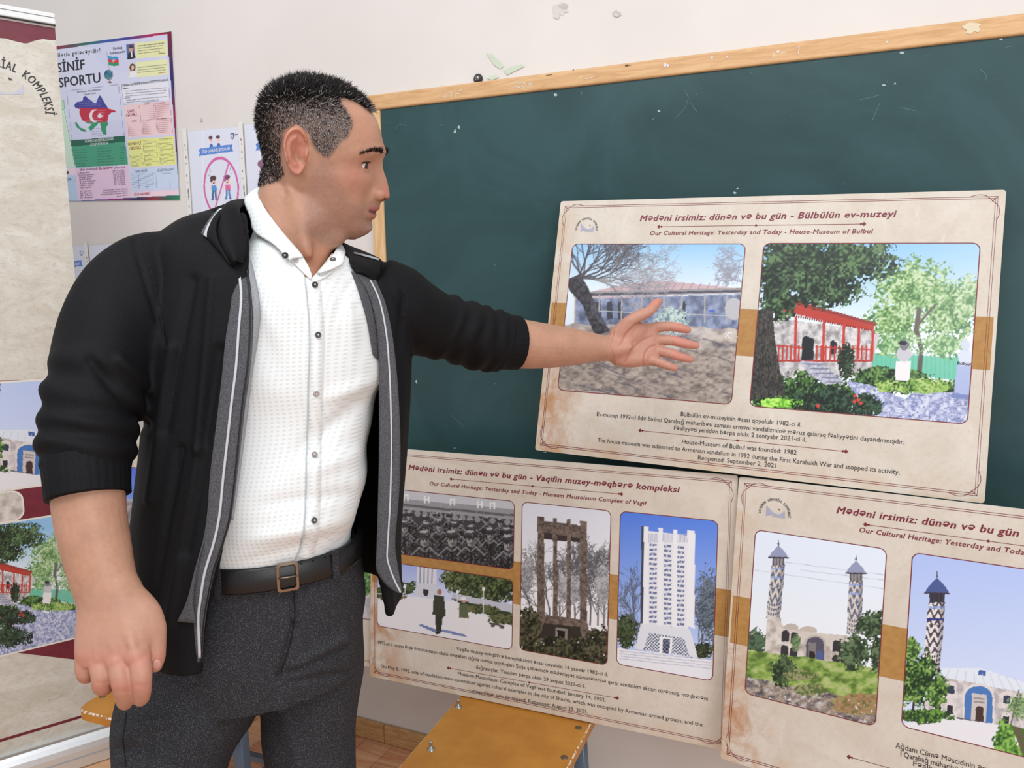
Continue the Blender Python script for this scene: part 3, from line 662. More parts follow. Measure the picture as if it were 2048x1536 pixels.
# ================================================================ chalkboard
BY = WALL_Y-0.020          # face of the green panel
x_in = at_y(769.5, 430, BY)[0]; x_out = x_in-0.036; z_in = at_y(1405, 145, BY)[2]; z_out = z_in+0.038
xr, zb = 2.35, 0.86
cb = empty('chalkboard', (x_out, WALL_Y, zb)); tag(cb, 'long dark green school chalkboard with a pale wooden frame, fixed to the wall', 'chalkboard')
def cbm(name, V, F, mt, **k):
    V = [(a-x_out, b-WALL_Y, c-zb) for a, b, c in V]; return mesh(name, V, F, mt, cb, **k)
m = NT('chalkboard_green', 0.33, 0.42); v = m.co()
a1 = m.noise(v, 3.0, 5, 0.6, 1.0); a2 = m.noise(m.co(scale=(1, 1, 2.2), rot=(0, 0.5, 0)), 34, 6, 0.7, 2.5)
m.col(m.mix(m.rng(a2, 0.58, 0.82, 0, 0.16), m.mix(m.rng(a1, 0.3, 0.72), (38, 68, 71), (50, 83, 86)), (122, 146, 146)))
cbm('writing_panel', *box(x_in-0.01, xr, BY, WALL_Y-0.002, zb+0.02, z_in+0.01), m.m)
FRW = wood('beech_frame', (226, 186, 138), (205, 160, 112), (1.2, 12, 12)); FRV = wood('beech_frame_upright', (230, 196, 148), (212, 170, 122), (12, 12, 1.2))
fy = BY-0.007
r1 = cbm('frame_rail', *box(x_out, xr, fy, WALL_Y-0.001, z_in, z_out), FRW); bevel(r1, 0.005, 3)
r1b = cbm('frame_rail', *box(x_out, xr, fy-0.03, WALL_Y-0.001, zb, zb+0.036), FRW); bevel(r1b, 0.004)
r2 = cbm('frame_rail', *box(x_out, x_in, fy+0.0004, WALL_Y-0.001, zb+0.036, z_in), FRV); bevel(r2, 0.005, 3)
# chalk scribbles: short strokes on the panel and the top rail
CH = flat((222, 226, 224), 0.9); CHD = flat((92, 122, 120), 0.9); CHM = flat((176, 192, 192), .9)
def strokes(name, lines, wd, y, mt):
    parts = []
    for L in lines:
        P = np.array([at_y(px, py, y) for px, py in L]); S, F = strip(P[:, [0, 2]], wd)
        parts.append(([(a, y, b) for a, b, _ in S], F))
    return cbm(name, *join(parts), mt)
strokes('chalk_writing', [[(1029, 165), (1039, 165), (1029, 174), (1040, 174)], [(1044, 169), (1048, 164), (1052, 169), (1048, 175), (1044, 170)], [(1056, 175), (1057, 168), (1061, 165), (1062, 171)]], 0.0018, fy-0.0006, CH)
strokes('chalk_writing', [[(888, 196), (891, 184), (894, 195)], [(900, 183), (903, 188), (907, 182)], [(903, 188), (903, 196)], [(912, 182), (912, 194)], [(912, 188), (919, 187)], [(918, 181), (924, 180)], [(1158, 156), (1166, 152)], [(1172, 158), (1190, 152)], [(1545, 104), (1549, 112), (1546, 116)], [(1565, 106), (1572, 104)], [(1590, 97), (1599, 93), (1596, 108)], [(1425, 118), (1428, 119)]], 0.0014, fy-0.0006, flat((232, 224, 214), 0.9))
strokes('chalk_writing', [[(1250, 130), (1256, 134), (1254, 128)], [(1092, 151), (1104, 149)], [(1145, 142), (1148, 138)], [(1250, 132), (1262, 130)]], 0.0016, fy-0.0006, flat((120, 96, 80), 0.9))
for px, py, r in ((1424, 115, 2.5), (1454, 114, 2), (1556, 103, 3), (1774, 84, 2), (1330, 130, 4), (1336, 131, 3)):
    c = at_y(px, py, fy-0.0007); cbm('chalk_mark', [(c[0]+r*.001*math.cos(q), c[1], c[2]+r*.001*math.sin(q)) for q in np.linspace(0, 6.2, 9)], [tuple(range(9))], flat((226, 222, 224), 0.9))
c = at_y(1944, 54, fy-0.0007); Q = [at_y(x, y, fy-0.0008) for x, y in blob(1944, 54, 17, 11)]; cbm('glue_stain', Q, [tuple(range(len(Q)))], flat((226, 214, 184), 0.7))
for px, py, sx, sy in ((1112, 189, 6, 7), (1163, 187, 2, 7), (836, 213, 2, 3), (910, 262, 5, 9), (918, 254, 4, 6), (1306, 238, 3, 3), (1317, 222, 5, 5), (1393, 188, 3, 2), (1502, 146, 2, 2), (1768, 170, 8, 3), (1790, 167, 5, 3), (1775, 163, 3, 4), (1803, 106, 8, 5), (2002, 79, 7, 4), (1475, 377, 4, 3), (1470, 386, 6, 5), (883, 250, 3, 3), (833, 764, 4, 6), (990, 768, 3, 2), (1006, 852, 2, 2), (909, 896, 4, 4), (812, 526, 2, 2), (779, 245, 2, 2), (890, 250, 3, 2), (990, 530, 2, 3), (955, 540, 2, 2), (1015, 810, 2, 2), (1090, 905, 5, 3)):
    Q = [at_y(x, y, BY-0.0005) for x, y in blob(px, py, sx*.5, sy*.5, 10, .6)]; cbm('chalk_mark', Q, [tuple(range(len(Q)))], CHM if sx > 3 else CHD)
strokes('chalk_scratch', [[(902, 830), (915, 842), (928, 853)], [(1370, 180), (1377, 195), (1371, 215), (1352, 235)], [(790, 258), (800, 248), (812, 252)], [(1760, 205), (1745, 240)], [(1800, 215), (1830, 222)], [(1720, 200), (1760, 190)], [(2010, 95), (2026, 92)], [(1960, 138), (1973, 150), (1970, 162)], [(1380, 205), (1395, 225)]], 0.0011, BY-0.0005, CHD)

# screw with a dark plug just above the frame
sp = at_y(957, 158, WALL_Y-0.001); sc_ = empty('wall_screw', sp); tag(sc_, 'round cross-head screw in a dark plug on the wall, above the chalkboard frame', 'screw')
def lathe(prof, n=20):
    return loft([ring((0, -d, 0), (r, 0, 0), (0, 0, r), n) for r, d in prof])
mesh('plug', *lathe([(0.0115, 0), (0.0115, 0.004), (0.009, 0.007), (0.006, 0.0075)]), flat((44, 40, 42), 0.5), sc_, True)
mesh('screw_head', *lathe([(0.006, 0.0074), (0.0062, 0.009), (0.005, 0.0105), (0.002, 0.011)]), flat((150, 148, 150), 0.3, 0.9), sc_, True)
mesh('cross_slot', *join([box(-0.0035, 0.0035, -0.0113, -0.0105, -0.0006, 0.0006), box(-0.0006, 0.0006, -0.0113, -0.0105, -0.0035, 0.0035)]), flat((50, 50, 52)), sc_)

# ================================================================ exhibition boards
def parchment(name, seed=0.0, W=0.89, H=0.588, base=((221, 213, 202), (208, 197, 182), (194, 181, 164))):
    m = NT(name, 0.38, 0.35); v = m.co(loc=(seed, seed*0.7, 0)); tc = m.n('TexCoord'); sx = m.n('SeparateXYZ'); m.l(tc.outputs['Object'], sx.inputs[0])
    a = m.noise(v, 9, 7, 0.68, 0.6); b = m.noise(v, 95, 5, 0.75); c_ = m.noise(m.co(scale=(1, 0.35, 1), loc=(seed*2, 3, 0)), 26, 6, 0.7, 0.8)
    col = m.mix(m.rng(a, 0.3, 0.72), base[0], base[1]); col = m.mix(m.rng(c_, 0.55, 0.72, 0, 0.55), col, (228, 221, 212)); col = m.mix(m.rng(b, 0.5, 0.75, 0, 0.55), col, base[2])
    le = m.rng(sx.outputs[0], 0.15, 0.0); lo = m.rng(sx.outputs[1], 0.42, 0.12); st = m.noise(m.co(loc=(seed*3, 1, 0)), 14, 6, 0.7, 0.5)
    e = m.math('MULTIPLY', m.math('MULTIPLY', le, lo), m.rng(st, 0.38, 0.66)); col = m.mix(m.math('MULTIPLY', e, 0.9), col, (180, 120, 68))
    le2 = m.rng(sx.outputs[0], 0.06, 0.0); e2 = m.math('MULTIPLY', le2, m.rng(a, 0.35, 0.65, 0, 0.5)); col = m.mix(e2, col, (206, 168, 128))
    bo = m.rng(sx.outputs[1], 0.06, 0.0); e3 = m.math('MULTIPLY', bo, m.rng(st, 0.35, 0.7, 0, 0.5)); col = m.mix(e3, col, (204, 166, 124))
    m.col(col); return m.m
FOAM = flat((238, 236, 232), 0.6); RED = flat((126, 38, 48), 0.45); RED2 = flat((150, 66, 70), 0.45); OCH = NT('ochre_print', 0.4, 0.4)
OCH.col(OCH.mix(OCH.rng(OCH.noise(OCH.co(), 70, 5), 0.3, 0.7), (184, 140, 82), (172, 126, 68))); OCH = OCH.m
INK = flat((52, 46, 46), 0.5); MAR = flat((124, 26, 48), 0.45)
BW, BH = 0.89, 0.588
def slab(name, outline, t, mf, ms, parent, z1=0.0):
    n = len(outline); V = [(x, y, z1) for x, y in outline]+[(x, y, z1-t) for x, y in outline]
    F = [tuple(range(n)), tuple(range(2*n-1, n-1, -1))]+[(i, n+i, n+(i+1) % n, (i+1) % n) for i in range(n)]
    return mesh(name, V, F, None, parent, mats=[mf, ms], midx=[0]+[1]*(n+1))
def border_lines(W, H, r, o=0.0125, i=0.0162):
    P = []
    for q in (o, i): P.append(strip([(q, q), (W-q, q), (W-q, H-q), (q, H-q), (q, q)], 0.0011, 0.0005))
    def fx(p, c): return (c[0]+(p[0] if c[0] < W/2 else -p[0]), c[1]+(p[1] if c[1] < H/2 else -p[1]))
    for c in ((o, o), (W-o, o), (W-o, H-o), (o, H-o)):
        k = crom([(0.046, 0.0), (0.038, -0.0028), (0.029, -0.0042), (0.020, -0.0022), (0.013, 0.003), (0.0075, 0.0095)], 16)
        P.append(strip([fx(p, c) for p in k], 0.0009, 0.0006)); P.append(strip([fx((p[1], p[0]), c) for p in k], 0.0009, 0.0006)); P.append(strip([fx((0, 0), c), fx((0.0085, 0.0085), c)], 0.0011, 0.0006))
    return join(P)
def divider(a, b, z=0.0008):
    a, b = np.array(a), np.array(b); d = (b-a)/np.linalg.norm(b-a); P = [strip([a, b], 0.0009, z)]
    for p, s in ((a, 1), (b, -1)):
        for o_, r in ((0, 0.0042), (s*0.0055, 0.0026)): q = p+d*o_; P.append(([(q[0]-r, q[1], z), (q[0], q[1]-r, z), (q[0]+r, q[1], z), (q[0], q[1]+r, z)], [(0, 1, 2, 3)]))
    q = (a+b)/2; P.append(disc(q, 0.0024, z)); return join(P)
def emblem(root, c, r, z=0.0008):
    mesh('emblem_lettering', *text_arc('SOYQIRIMI  MEMORİAL  KOMPLEKSİ', c, r, 186, -8, r*0.2, z), INK, root)
    k = r/0.024; S = lambda pts: [(c[0]+x*k, c[1]+y*k, z) for x, y in pts]
    parts = [(S([(-.015, .014), (-.006, .004), (.003, -.001), (-.015, -.006)]), [(0, 3, 2, 1)]), (S([(.003, -.001), (.010, -.001), (.018, .007), (.019, -.006), (-.004, -.006)]), [(0, 4, 3, 2, 1)])]
    mesh('emblem_figure', *join(parts), flat((170, 172, 196), 0.4), root); mesh('emblem_figure', S([(.006, .011), (.009, .009), (.0095, .007), (.007, .008)]), [(0, 3, 2, 1)], flat((84, 78, 96)), root)
def board(sh, label, seed, pics, band, title, sub, div1, caps, div2, BH=0.588):
    root = empty('display_board', mat=sh.mat); tag(root, label, 'display board', 'printed foam boards of the exhibition')
    slab('panel', rrect(0, BW, 0, BH, 0.006, 4)[:-1], 0.005, parchment('parchment_print', seed), FOAM, root)
    y0, y1 = band
    V, F = [], []
    mesh('ochre_band', [(0.004, y0, .0002), (BW-0.006, y0, .0002), (BW-0.006, y1, .0002), (0.004, y1, .0002)], [(0, 1, 2, 3)], OCH, root)
    mesh('ornament_border', *border_lines(BW, BH, 0), RED, root)
    for (x0, x1, a, b), fn in pics:
        print_grid('photo_print', sh, x0, x1, a, b, fn, root, 0.0004, 1.6, 0.0135)
        mesh('photo_outline', *strip(rrect(x0, x1, a, b, 0.0135), 0.0016, 0.0007), RED, root)
    if title: mesh('title_lettering', *text_fit(*title, z=0.0008, shear=0.22, bold=0.022, space=1.08), MAR, root)
    if sub: mesh('subtitle_lettering', *text_fit(*sub, z=0.0008, shear=0.22, bold=0.014, space=1.08), MAR, root)
    if div1: mesh('divider_line', *divider(*div1), RED, root)
    if caps: mesh('caption_lettering', *join([text_fit(t, a, b, h, 0.0008) for t, a, b, h in caps]), INK, root)
    if div2: mesh('divider_line', *divider(*div2), RED, root)
    return root
def lvl(sh, p0, p1):
    return tuple(sh.q(*p0)), tuple(sh.q(*p1))
def pic(sh, tl, br, tr=None, bl=None):
    P = [sh.q(*p) for p in (tl, br, tr, bl) if p]; a, b = P[0], P[1]
    x0, x1, y1, y0 = a[0], b[0], a[1], b[1]
    if tr: x1 = (x1+P[2][0])/2; y1 = (y1+P[2][1])/2
    if bl: x0 = (x0+P[3][0])/2; y0 = (y0+P[3][1])/2
    return x0, x1, y0, y1

# the upper board leans on the chalkboard
SU = Sheet((-0.6149, 1.5535, 0.9905), (0.99956, -0.01363, -0.02623), (0.02835, 0.23474, 0.97165))
capsU = [('Bülbülün ev-muzeyinin əsası qoyulub: 1982-ci il.', *lvl(SU, (1361.5, 832), (1602.7, 853.8)), .0098), ('Ev-muzeyi 1992-ci ildə Birinci Qarabağ müharibəsi zamanı erməni vandalizminə məruz qalaraq fəaliyyətini dayandırmışdır.', *lvl(SU, (1193.6, 832), (1808.7, 888.6)), .0098), ('Fəaliyyəti yenidən bərpa olub: 2 sentyabr 2021-ci il.', *lvl(SU, (1348, 859.6), (1612.3, 883.7)), .0098), ('House-Museum of Bulbul was founded: 1982', *lvl(SU, (1364, 887), (1593, 909.3)), .0098), ('The house-museum was subjected to Armenian vandalism in 1992 during the First Karabakh War and stopped its activity.', *lvl(SU, (1195, 883.7), (1799, 948.9)), .0098), ('Reopened: September 2, 2021', *lvl(SU, (1396, 919), (1552, 935.4)), .0098)]
pu1 = pic(SU, (1144, 489), (1463, 809), (1491, 487), (1117, 780)); pu2 = pic(SU, (1527, 487), (1936, 846), (1959.5, 486), (1500, 814))
bU = board(SU, 'large printed board leaning on the chalkboard above the other boards, old and restored country house', 0.0, [(pu1, paint_ruin_house), (pu2, paint_garden)], (SU.q(1489, 712)[1], SU.q(1497, 618)[1]),
      ('Mədəni irsimiz: dünən və bu gün - Bülbülün ev-muzeyi', *lvl(SU, (1279.5, 442.4), (1793, 433.7)), .0142), ('Our Cultural Heritage: Yesterday and Today - House-Museum of Bulbul', *lvl(SU, (1300, 470.3), (1746, 466.5)), .0098), lvl(SU, (1318, 453.5), (1728, 448)), capsU, lvl(SU, (1280.4, 861), (1692, 903)))
c = SU.q(1173, 458); emblem(bU, (c[0], c[1]), 0.0225)
def onboard(sh, root, name, body, a, b, h, col, **k):
    mesh(name, *text_fit(body, sh.q(*a), sh.q(*b), h, 0.0009, **k), flat(col, 0.4), root)
onboard(SU, bU, 'photo_lettering', 'IC', (1450, 676), (1463, 677), .014, (244, 244, 246), bold=.02)
onboard(SU, bU, 'photo_lettering', 'KAR', (1466, 669), (1475, 670), .0045, (240, 240, 244)); onboard(SU, bU, 'photo_lettering', 'CEN', (1466, 675.5), (1475, 676), .0045, (240, 240, 244))
onboard(SU, bU, 'photo_lettering', 'Bülbül', (1914, 729), (1941, 732), .006, (60, 60, 90), bold=.02)

# lower boards stand on the two chairs
SL = Sheet((-1.0479, 1.4782, 0.3735), (0.99930, 0.0336, 0.0045), (-0.008, 0.0956, 0.995))
capsL = [('Vaqifin muzey-məqbərə kompleksinin əsası qoyulub: 14 yanvar 1982-ci il.', *lvl(SL, (913, 1300), (1215.8, 1352.5)), .0092), ('1992-ci il mayın 8-də Ermənistanın silahlı dəstələri işğala məruz qoyduqları Şuşa şəhərində mədəniyyət nümunələrinə qarşı vandalizm aktları törətmiş, məqbərəni', *lvl(SL, (756.5, 1287.5), (1415.6, 1401)), .0092), ('dağıtmışlar. Yenidən bərpa olub: 29 avqust 2021-ci il.', *lvl(SL, (952, 1337), (1170.8, 1375.8)), .0092), ('Museum Mausoleum Complex of Vagif was founded: January 14, 1982.', *lvl(SL, (916, 1349.5), (1211.6, 1403.5)), .0092), ('On May 8, 1992, acts of vandalism were committed against cultural examples in the city of Shusha, which was occupied by Armenian armed groups, and the', *lvl(SL, (762.3, 1335), (1405, 1452.8)), .0092), ('mausoleum was destroyed. Reopened: August 29, 2021.', *lvl(SL, (945.3, 1384.2), (1175.8, 1427)), .0092)]
pA = pic(SL, (757, 976), (1026.5, 1139), (1028.6, 1001.5)); pB = pic(SL, (755, 1121), (1024.8, 1294.6), (1025.6, 1159), (755, 1256)); pA = (pB[0], pB[1], pA[2], pA[3])
pC = pic(SL, (1044, 1004.8), (1215.8, 1327.4), (1220.8, 1020.4), (1040.4, 1302)); pD = pic(SL, (1239.7, 1023.3), (1427, 1358), (1434.5, 1040.6), (1234.3, 1331.6))
bL = board(SL, 'printed board standing on the ochre seat, with a crowd photo and two tower photos', 3.1, [(pA, paint_crowd), (pB, paint_plaza), (pC, paint_dark_tower), (pD, paint_white_tower)], (SL.q(1219, 1237.4)[1], SL.q(1219, 1147.8)[1]),
      ('Mədəni irsimiz: dünən və bu gün - Vaqifin muzey-məqbərə kompleksi', *lvl(SL, (817.4, 939.6), (1360, 984.6)), .0138), ('Our Cultural Heritage: Yesterday and Today - Museum Mausoleum Complex of Vagif', *lvl(SL, (859.5, 970), (1294.4, 1010.7)), .0095), lvl(SL, (902.4, 958), (1243, 988)), capsL, lvl(SL, (897, 1335.8), (1234.7, 1396)), .596)
SR = Sheet((-0.1683, 1.4573, 0.3914), (0.99388, -0.11031, 0.00639), (0.01306, 0.17465, 0.98454))
qe = lambda p: SR.q(*p)
t0, t1 = qe((1672.8, 1026)), qe((2037.6, 1073.9)); tl = t1[0]-t0[0]
s0, s1 = qe((1718.6, 1065)), qe((2048, 1108.8)); slen = s1[0]-s0[0]
pE = pic(SR, (1509.8, 1060.3), (1751.6, 1449), (1773, 1097), (1491, 1390)); b0, b1 = qe((1825.3, 1105)), qe((1802.8, 1452)); pF = (b0[0], b0[0]+(pE[1]-pE[0])+.10, pE[2], pE[3]); pF = ((b0[0]+b1[0])/2, min(BW-.05, pF[1]), b1[1], b0[1])
d0, d1 = qe((1731, 1049.4)), qe((1976.7, 1081.6)); dy = (d0[1]+d1[1])/2; e0 = qe((1698, 1513.5)); k0, k1, k2 = qe((1791, 1495)), qe((1801, 1512)), qe((1814, 1528))
x_mid = d1[0]
def cen(body, x0, y, ch=.0052): return (body, (x0, y), (2*x_mid-x0, y), .0105)
bR = board(SR, 'printed board in the bottom right corner, with photos of a mosque and its patterned minarets', 6.7, [(pE, paint_old_mosque), (pF, paint_new_mosque)], (qe((1460, 1285))[1], qe((1464, 1190))[1]),
      ('Mədəni irsimiz: dünən və bu gün', (t0[0], (t0[1]+t1[1])/2), (t1[0], (t0[1]+t1[1])/2), .0142), ('Our Cultural Heritage: Yesterday and Toda', (s0[0], (s0[1]+s1[1])/2), (s1[0], (s0[1]+s1[1])/2), .0098), ((d0[0], dy), (2*d1[0]-d0[0], dy)),
      [cen('Ağdam Cümə Məscidinin əsası qoyulub: 1868-ci il.', k0[0], k0[1]), cen('I Qarabağ müharibəsi zamanı erməni vandalizminə', k1[0], k1[1]), cen('Fəaliyyəti yenidən bərpa olub.', k2[0]+.01, k2[1])], ((e0[0], e0[1]), (2*x_mid-e0[0], e0[1])))
c = SR.q(1549, 1027); emblem(bR, (c[0], c[1]), 0.026)
# a fourth board, mostly behind the man
SB = Sheet((-1.872, 1.410, 0.387), (0.9942, 0.107, 0), (0, 0.0956, 0.995))
def paint_back_left(X, Y):
    C = np.zeros(X.shape+(3,)); sky(C, X, Y, (86, 116, 226), (130, 160, 240), 930, 1000); fill(C, Y > 998, (176, 176, 186)); texture(C, X, Y, Y > 1003, [(120, 116, 120), (190, 186, 186)], 9, 3); return C
def paint_back_right(X, Y):
    C = np.zeros(X.shape+(3,)); sky(C, X, Y, (190, 206, 244), (224, 232, 250), 930, 1150); leaves(C, X, Y, [(720, 1172, 50, 34), (640, 1170, 60, 40)], [(50, 90, 50), (90, 140, 80), (150, 190, 130)], 4, .25, 3); fill(C, Y > 1190, (214, 214, 222)); texture(C, X, Y, Y > 1194, [(176, 178, 190), (224, 224, 232)], 8, 4); return C
bB = board(SB, 'printed board mostly hidden behind the man, its right end showing at his hip', 9.3, [((.035, .40, SB.q(725, 1237)[1], SB.q(258, 934)[1]), paint_back_left), ((.45, .835, SB.q(725, 1237)[1], SB.q(258, 934)[1]), paint_back_right)], (.25, .34), None, None, None, None, None)
# ================================================================ class poster on the wall
ptr, pbr, ptl = at_y(338, 63, WALL_Y-.003), at_y(365, 400, WALL_Y-.003), at_y(115, 92, WALL_Y-.003)
pex = ptr-ptl; SP = Sheet(pbr-(pex/np.linalg.norm(pex))*0.76, pex, ptr-pbr)
pr_ = SP.q(338, 63); PW, PH = (pr_[0]+SP.q(365, 400)[0])/2, pr_[1]
class Zm:
    "drawing in the enlarged poster coordinates"
    def __init__(s, X, Y): s.X, s.Y = (X-100)*4.043, (Y-40)*4.043
def paint_poster(X, Y):
    X, Y = (X-100)*4.043, (Y-40)*4.043
    C = np.zeros(X.shape+(3,)); C[:] = rgb((216, 219, 242))
    t = np.clip(Y/1500, 0, 1); fill(C, vn(X, Y, 300, 2) > .6, (206, 210, 240), .5)
    ct = [(0, (150, 40, 70)), (.25, (50, 110, 90)), (.45, (50, 90, 170)), (.62, (70, 60, 150)), (.85, (190, 30, 80)), (1, (140, 30, 60))]; cr = [(0, (120, 30, 50)), (.3, (40, 40, 110)), (.5, (160, 34, 70)), (.65, (110, 34, 90)), (.8, (34, 90, 90)), (1, (34, 130, 84))]; cb_ = [(0, (50, 130, 200)), (.2, (60, 60, 160)), (.4, (160, 44, 120)), (.6, (40, 40, 90)), (.75, (150, 44, 60)), (.9, (40, 110, 90)), (1, (40, 140, 90))]
    hue = lambda t_, st: np.stack([np.interp(t_, [q[0] for q in st], [q[1][i]/255 for q in st]) for i in range(3)], -1)
    eR = 967+(Y-90)*(1072-967)/(1450-90)-X; eT = Y-(215-(X-50)*(215-90)/917); eB = (1490-(X-165)*(1490-1440)/910)-Y
    for e, wd, tt, st in ((eT, 24, (X-50)/917, ct), (eR, 22, (Y-90)/1360, cr), (eB, 26, (X-165)/900, cb_)):
        k = e < wd; C[k] = hue(tt, st)[k]
    P = lambda pts, c, a=1: poly(C, X, Y, pts, c, a)
    L = lambda pts, wd=3, c=(120, 120, 150), a=.8: pline(C, X, Y, pts, wd, c, a)
    P([(690, 185), (940, 160), (947, 290), (697, 312)], (232, 234, 178)); P([(700, 340), (945, 315), (955, 440), (705, 462)], (234, 236, 184))
    r = random.Random(3)
    def rows(x0, y0, x1, dy, n, sl=-.1, c=(70, 70, 86), wd=4.5, hgt=9):
        for i in range(n):
            xe = x1-(r.uniform(0, .25)*(x1-x0) if i == n-1 else r.uniform(0, 12)); x = x0
            while x < xe:
                w_ = r.uniform(18, 46); pline(C, X, Y, [(x, y0+i*dy+(x-x0)*sl), (min(x+w_, xe), y0+i*dy+(min(x+w_, xe)-x0)*sl)], hgt*.62, c, .62); x += w_+8
    rows(712, 212, 925, 20, 4, -.12); rows(712, 384, 938, 20, 3, -.1); L([(880, 270), (930, 266)], 5, (60, 60, 80)); L([(880, 430), (935, 425)], 6, (170, 70, 70))
    P([(615, 200), (683, 190), (690, 310), (625, 320)], (110, 84, 120)); P([(615, 200), (640, 197), (648, 317), (625, 320)], (70, 110, 170)); P([(628, 318), (634, 270), (655, 258), (676, 262), (690, 290), (690, 310)], (34, 36, 48)); P([(655, 262), (664, 262), (668, 300), (658, 303)], (240, 240, 244)); oval(C, X, Y, 655, 237, 17, 24, (206, 160, 136)); oval(C, X, Y, 654, 217, 18, 12, (60, 52, 54))
    P([(632, 350), (695, 343), (705, 460), (640, 470)], (222, 214, 206)); oval(C, X, Y, 668, 385, 24, 32, (56, 40, 38)); oval(C, X, Y, 668, 386, 13, 20, (226, 184, 162)); P([(642, 468), (646, 425), (665, 412), (690, 412), (704, 440), (705, 460)], (238, 238, 244))
    L([(462, 262), (478, 400)], 4, (150, 150, 150)); P([(466, 288), (510, 300), (553, 296), (555, 318), (510, 326), (469, 312)], (60, 150, 205)); P([(469, 312), (510, 326), (555, 318), (557, 342), (515, 350), (472, 338)], (214, 40, 60)); P([(472, 338), (515, 350), (557, 342), (560, 368), (518, 374), (475, 364)], (44, 150, 100)); oval(C, X, Y, 515, 330, 10, 11, (240, 240, 244)); oval(C, X, Y, 519, 329, 9, 9, (214, 40, 60)); oval(C, X, Y, 526, 328, 4, 4, (240, 240, 244))
    oval(C, X, Y, 472, 442, 33, 40, (34, 66, 110)); texture(C, X, Y, ell(X, Y, 472, 442, 31, 38) < 1, [(30, 70, 120), (50, 110, 150), (90, 150, 130)], 18, 3); L([(500, 405), (510, 445), (498, 478), (480, 488)], 4, (120, 80, 70)); L([(480, 485), (484, 500)], 6, (110, 70, 60)); oval(C, X, Y, 484, 504, 18, 6, (130, 90, 80))
    L([(135, 575), (553, 522), (600, 940)], 2.5); L([(135, 575), (180, 965)], 2.5)
    mp = [(197, 690), (215, 665), (265, 655), (268, 628), (284, 614), (318, 640), (350, 668), (375, 670), (385, 640), (404, 605), (432, 650), (470, 715), (525, 730), (540, 745), (500, 748), (475, 770), (465, 820), (472, 845), (455, 870), (457, 925), (432, 930), (415, 890), (410, 850), (400, 825), (370, 860), (330, 900), (310, 870), (340, 845), (300, 835), (260, 810), (240, 760), (240, 722), (205, 710)]
    nk = [(200, 830), (215, 825), (245, 870), (285, 885), (296, 906), (255, 900), (215, 865)]
    for g in (mp, nk):
        k = inpoly(X, Y, g); fill(C, k & (Y < 712), (64, 62, 150)); fill(C, k & (Y >= 712) & (Y < 826), (190, 40, 66)); fill(C, k & (Y >= 826), (46, 150, 104))
    oval(C, X, Y, 362, 775, 42, 52, (236, 232, 240)); oval(C, X, Y, 378, 774, 36, 44, (190, 40, 66)); oval(C, X, Y, 404, 776, 12, 20, (236, 232, 240)); oval(C, X, Y, 404, 776, 22, 10, (236, 232, 240))
    rows(235, 660, 420, 18, 3, -.05, (150, 150, 200), hgt=7); rows(340, 880, 440, 20, 4, -.05, (120, 120, 150), hgt=7); rows(250, 820, 420, 18, 2, -.05, (220, 220, 235), hgt=6); rows(330, 735, 450, 20, 4, -.05, (226, 190, 210), hgt=6)
    P([(160, 975), (605, 937), (610, 985), (165, 1025)], (22, 96, 76)); P([(165, 1025), (610, 985), (632, 1170), (212, 1195)], (70, 160, 128))
    for i in range(7): rows(190+i*3, 1054+i*22, 300+i*2, 30, 1, -.06, (30, 84, 70), hgt=7); rows(385, 1040+i*22, 520, 30, 1, -.06, (30, 84, 70), hgt=7); rows(570, 1028+i*22, 610, 30, 1, -.06, (30, 84, 70), hgt=7)
    P([(205, 1205), (632, 1175), (660, 1435), (235, 1460)], (236, 206, 232))
    L([(578, 525), (955, 475), (970, 645), (598, 683), (578, 525)], 2.5); P([(580, 527), (953, 478), (968, 643), (600, 681)], (234, 234, 246)); rows(612, 578, 950, 19, 3, -.09, hgt=8); rows(615, 650, 955, 19, 2, -.09, hgt=8); L([(596, 556), (636, 551)], 6, (50, 50, 60)); L([(604, 632), (644, 628)], 6, (50, 50, 60))
    P([(598, 690), (970, 655), (1000, 925), (625, 950)], (240, 210, 214)); P([(628, 970), (1000, 940), (1022, 1170), (650, 1195)], (232, 236, 150)); P([(655, 1210), (1030, 1190), (1040, 1350), (665, 1375)], (204, 220, 246)); P([(665, 1395), (1038, 1375), (1042, 1410), (668, 1432)], (244, 214, 226))
    for x0, y0, x1, n in ((722, 690, 842, 9), (850, 678, 970, 9), (628, 828, 735, 8), (745, 816, 856, 8), (865, 804, 980, 8)):
        for i in range(n): L([(x0+i*1.6, y0+i*15), (x1+i*1.6, y0+i*15-(x1-x0)*.085)], 2, (176, 120, 130))
        L([(x0, y0), (x0+n*1.6, y0+n*15)], 2, (176, 120, 130)); L([(x1, y0-10), (x1+n*1.6, y0+n*15-10)], 2, (176, 120, 130)); L([((x0+x1)/2-18, y0-8), ((x0+x1)/2+18, y0-11)], 5, (90, 60, 70))
    for x0, y0, x1, n in ((750, 975, 860, 6), (875, 965, 985, 6), (648, 1092, 745, 6), (762, 1082, 868, 6), (885, 1072, 995, 6)):
        for i in range(n): L([(x0+i*1.5, y0+i*17), (x1+i*1.5, y0+i*17-(x1-x0)*.07)], 2, (140, 140, 90)); L([(x0+14, y0+i*17+9), (x0+50+r.uniform(0, 40), y0+i*17+4)], 2, (110, 110, 130), .6)
        L([(x0, y0), (x0+n*1.5, y0+n*17-17)], 2, (140, 140, 90)); L([(x1, y0-8), (x1+n*1.5, y0+n*17-25)], 2, (140, 140, 90))
    for i in range(9): L([(660, 1252+i*13), (842, 1238+i*13)], 2, (130, 140, 180))
    for x in (660, 715, 780, 845): L([(x, 1240), (x+6, 1365)], 2, (130, 140, 180))
    for x in (855, 965, 1025): L([(x, 1232), (x+8, 1355)], 2, (130, 140, 180))
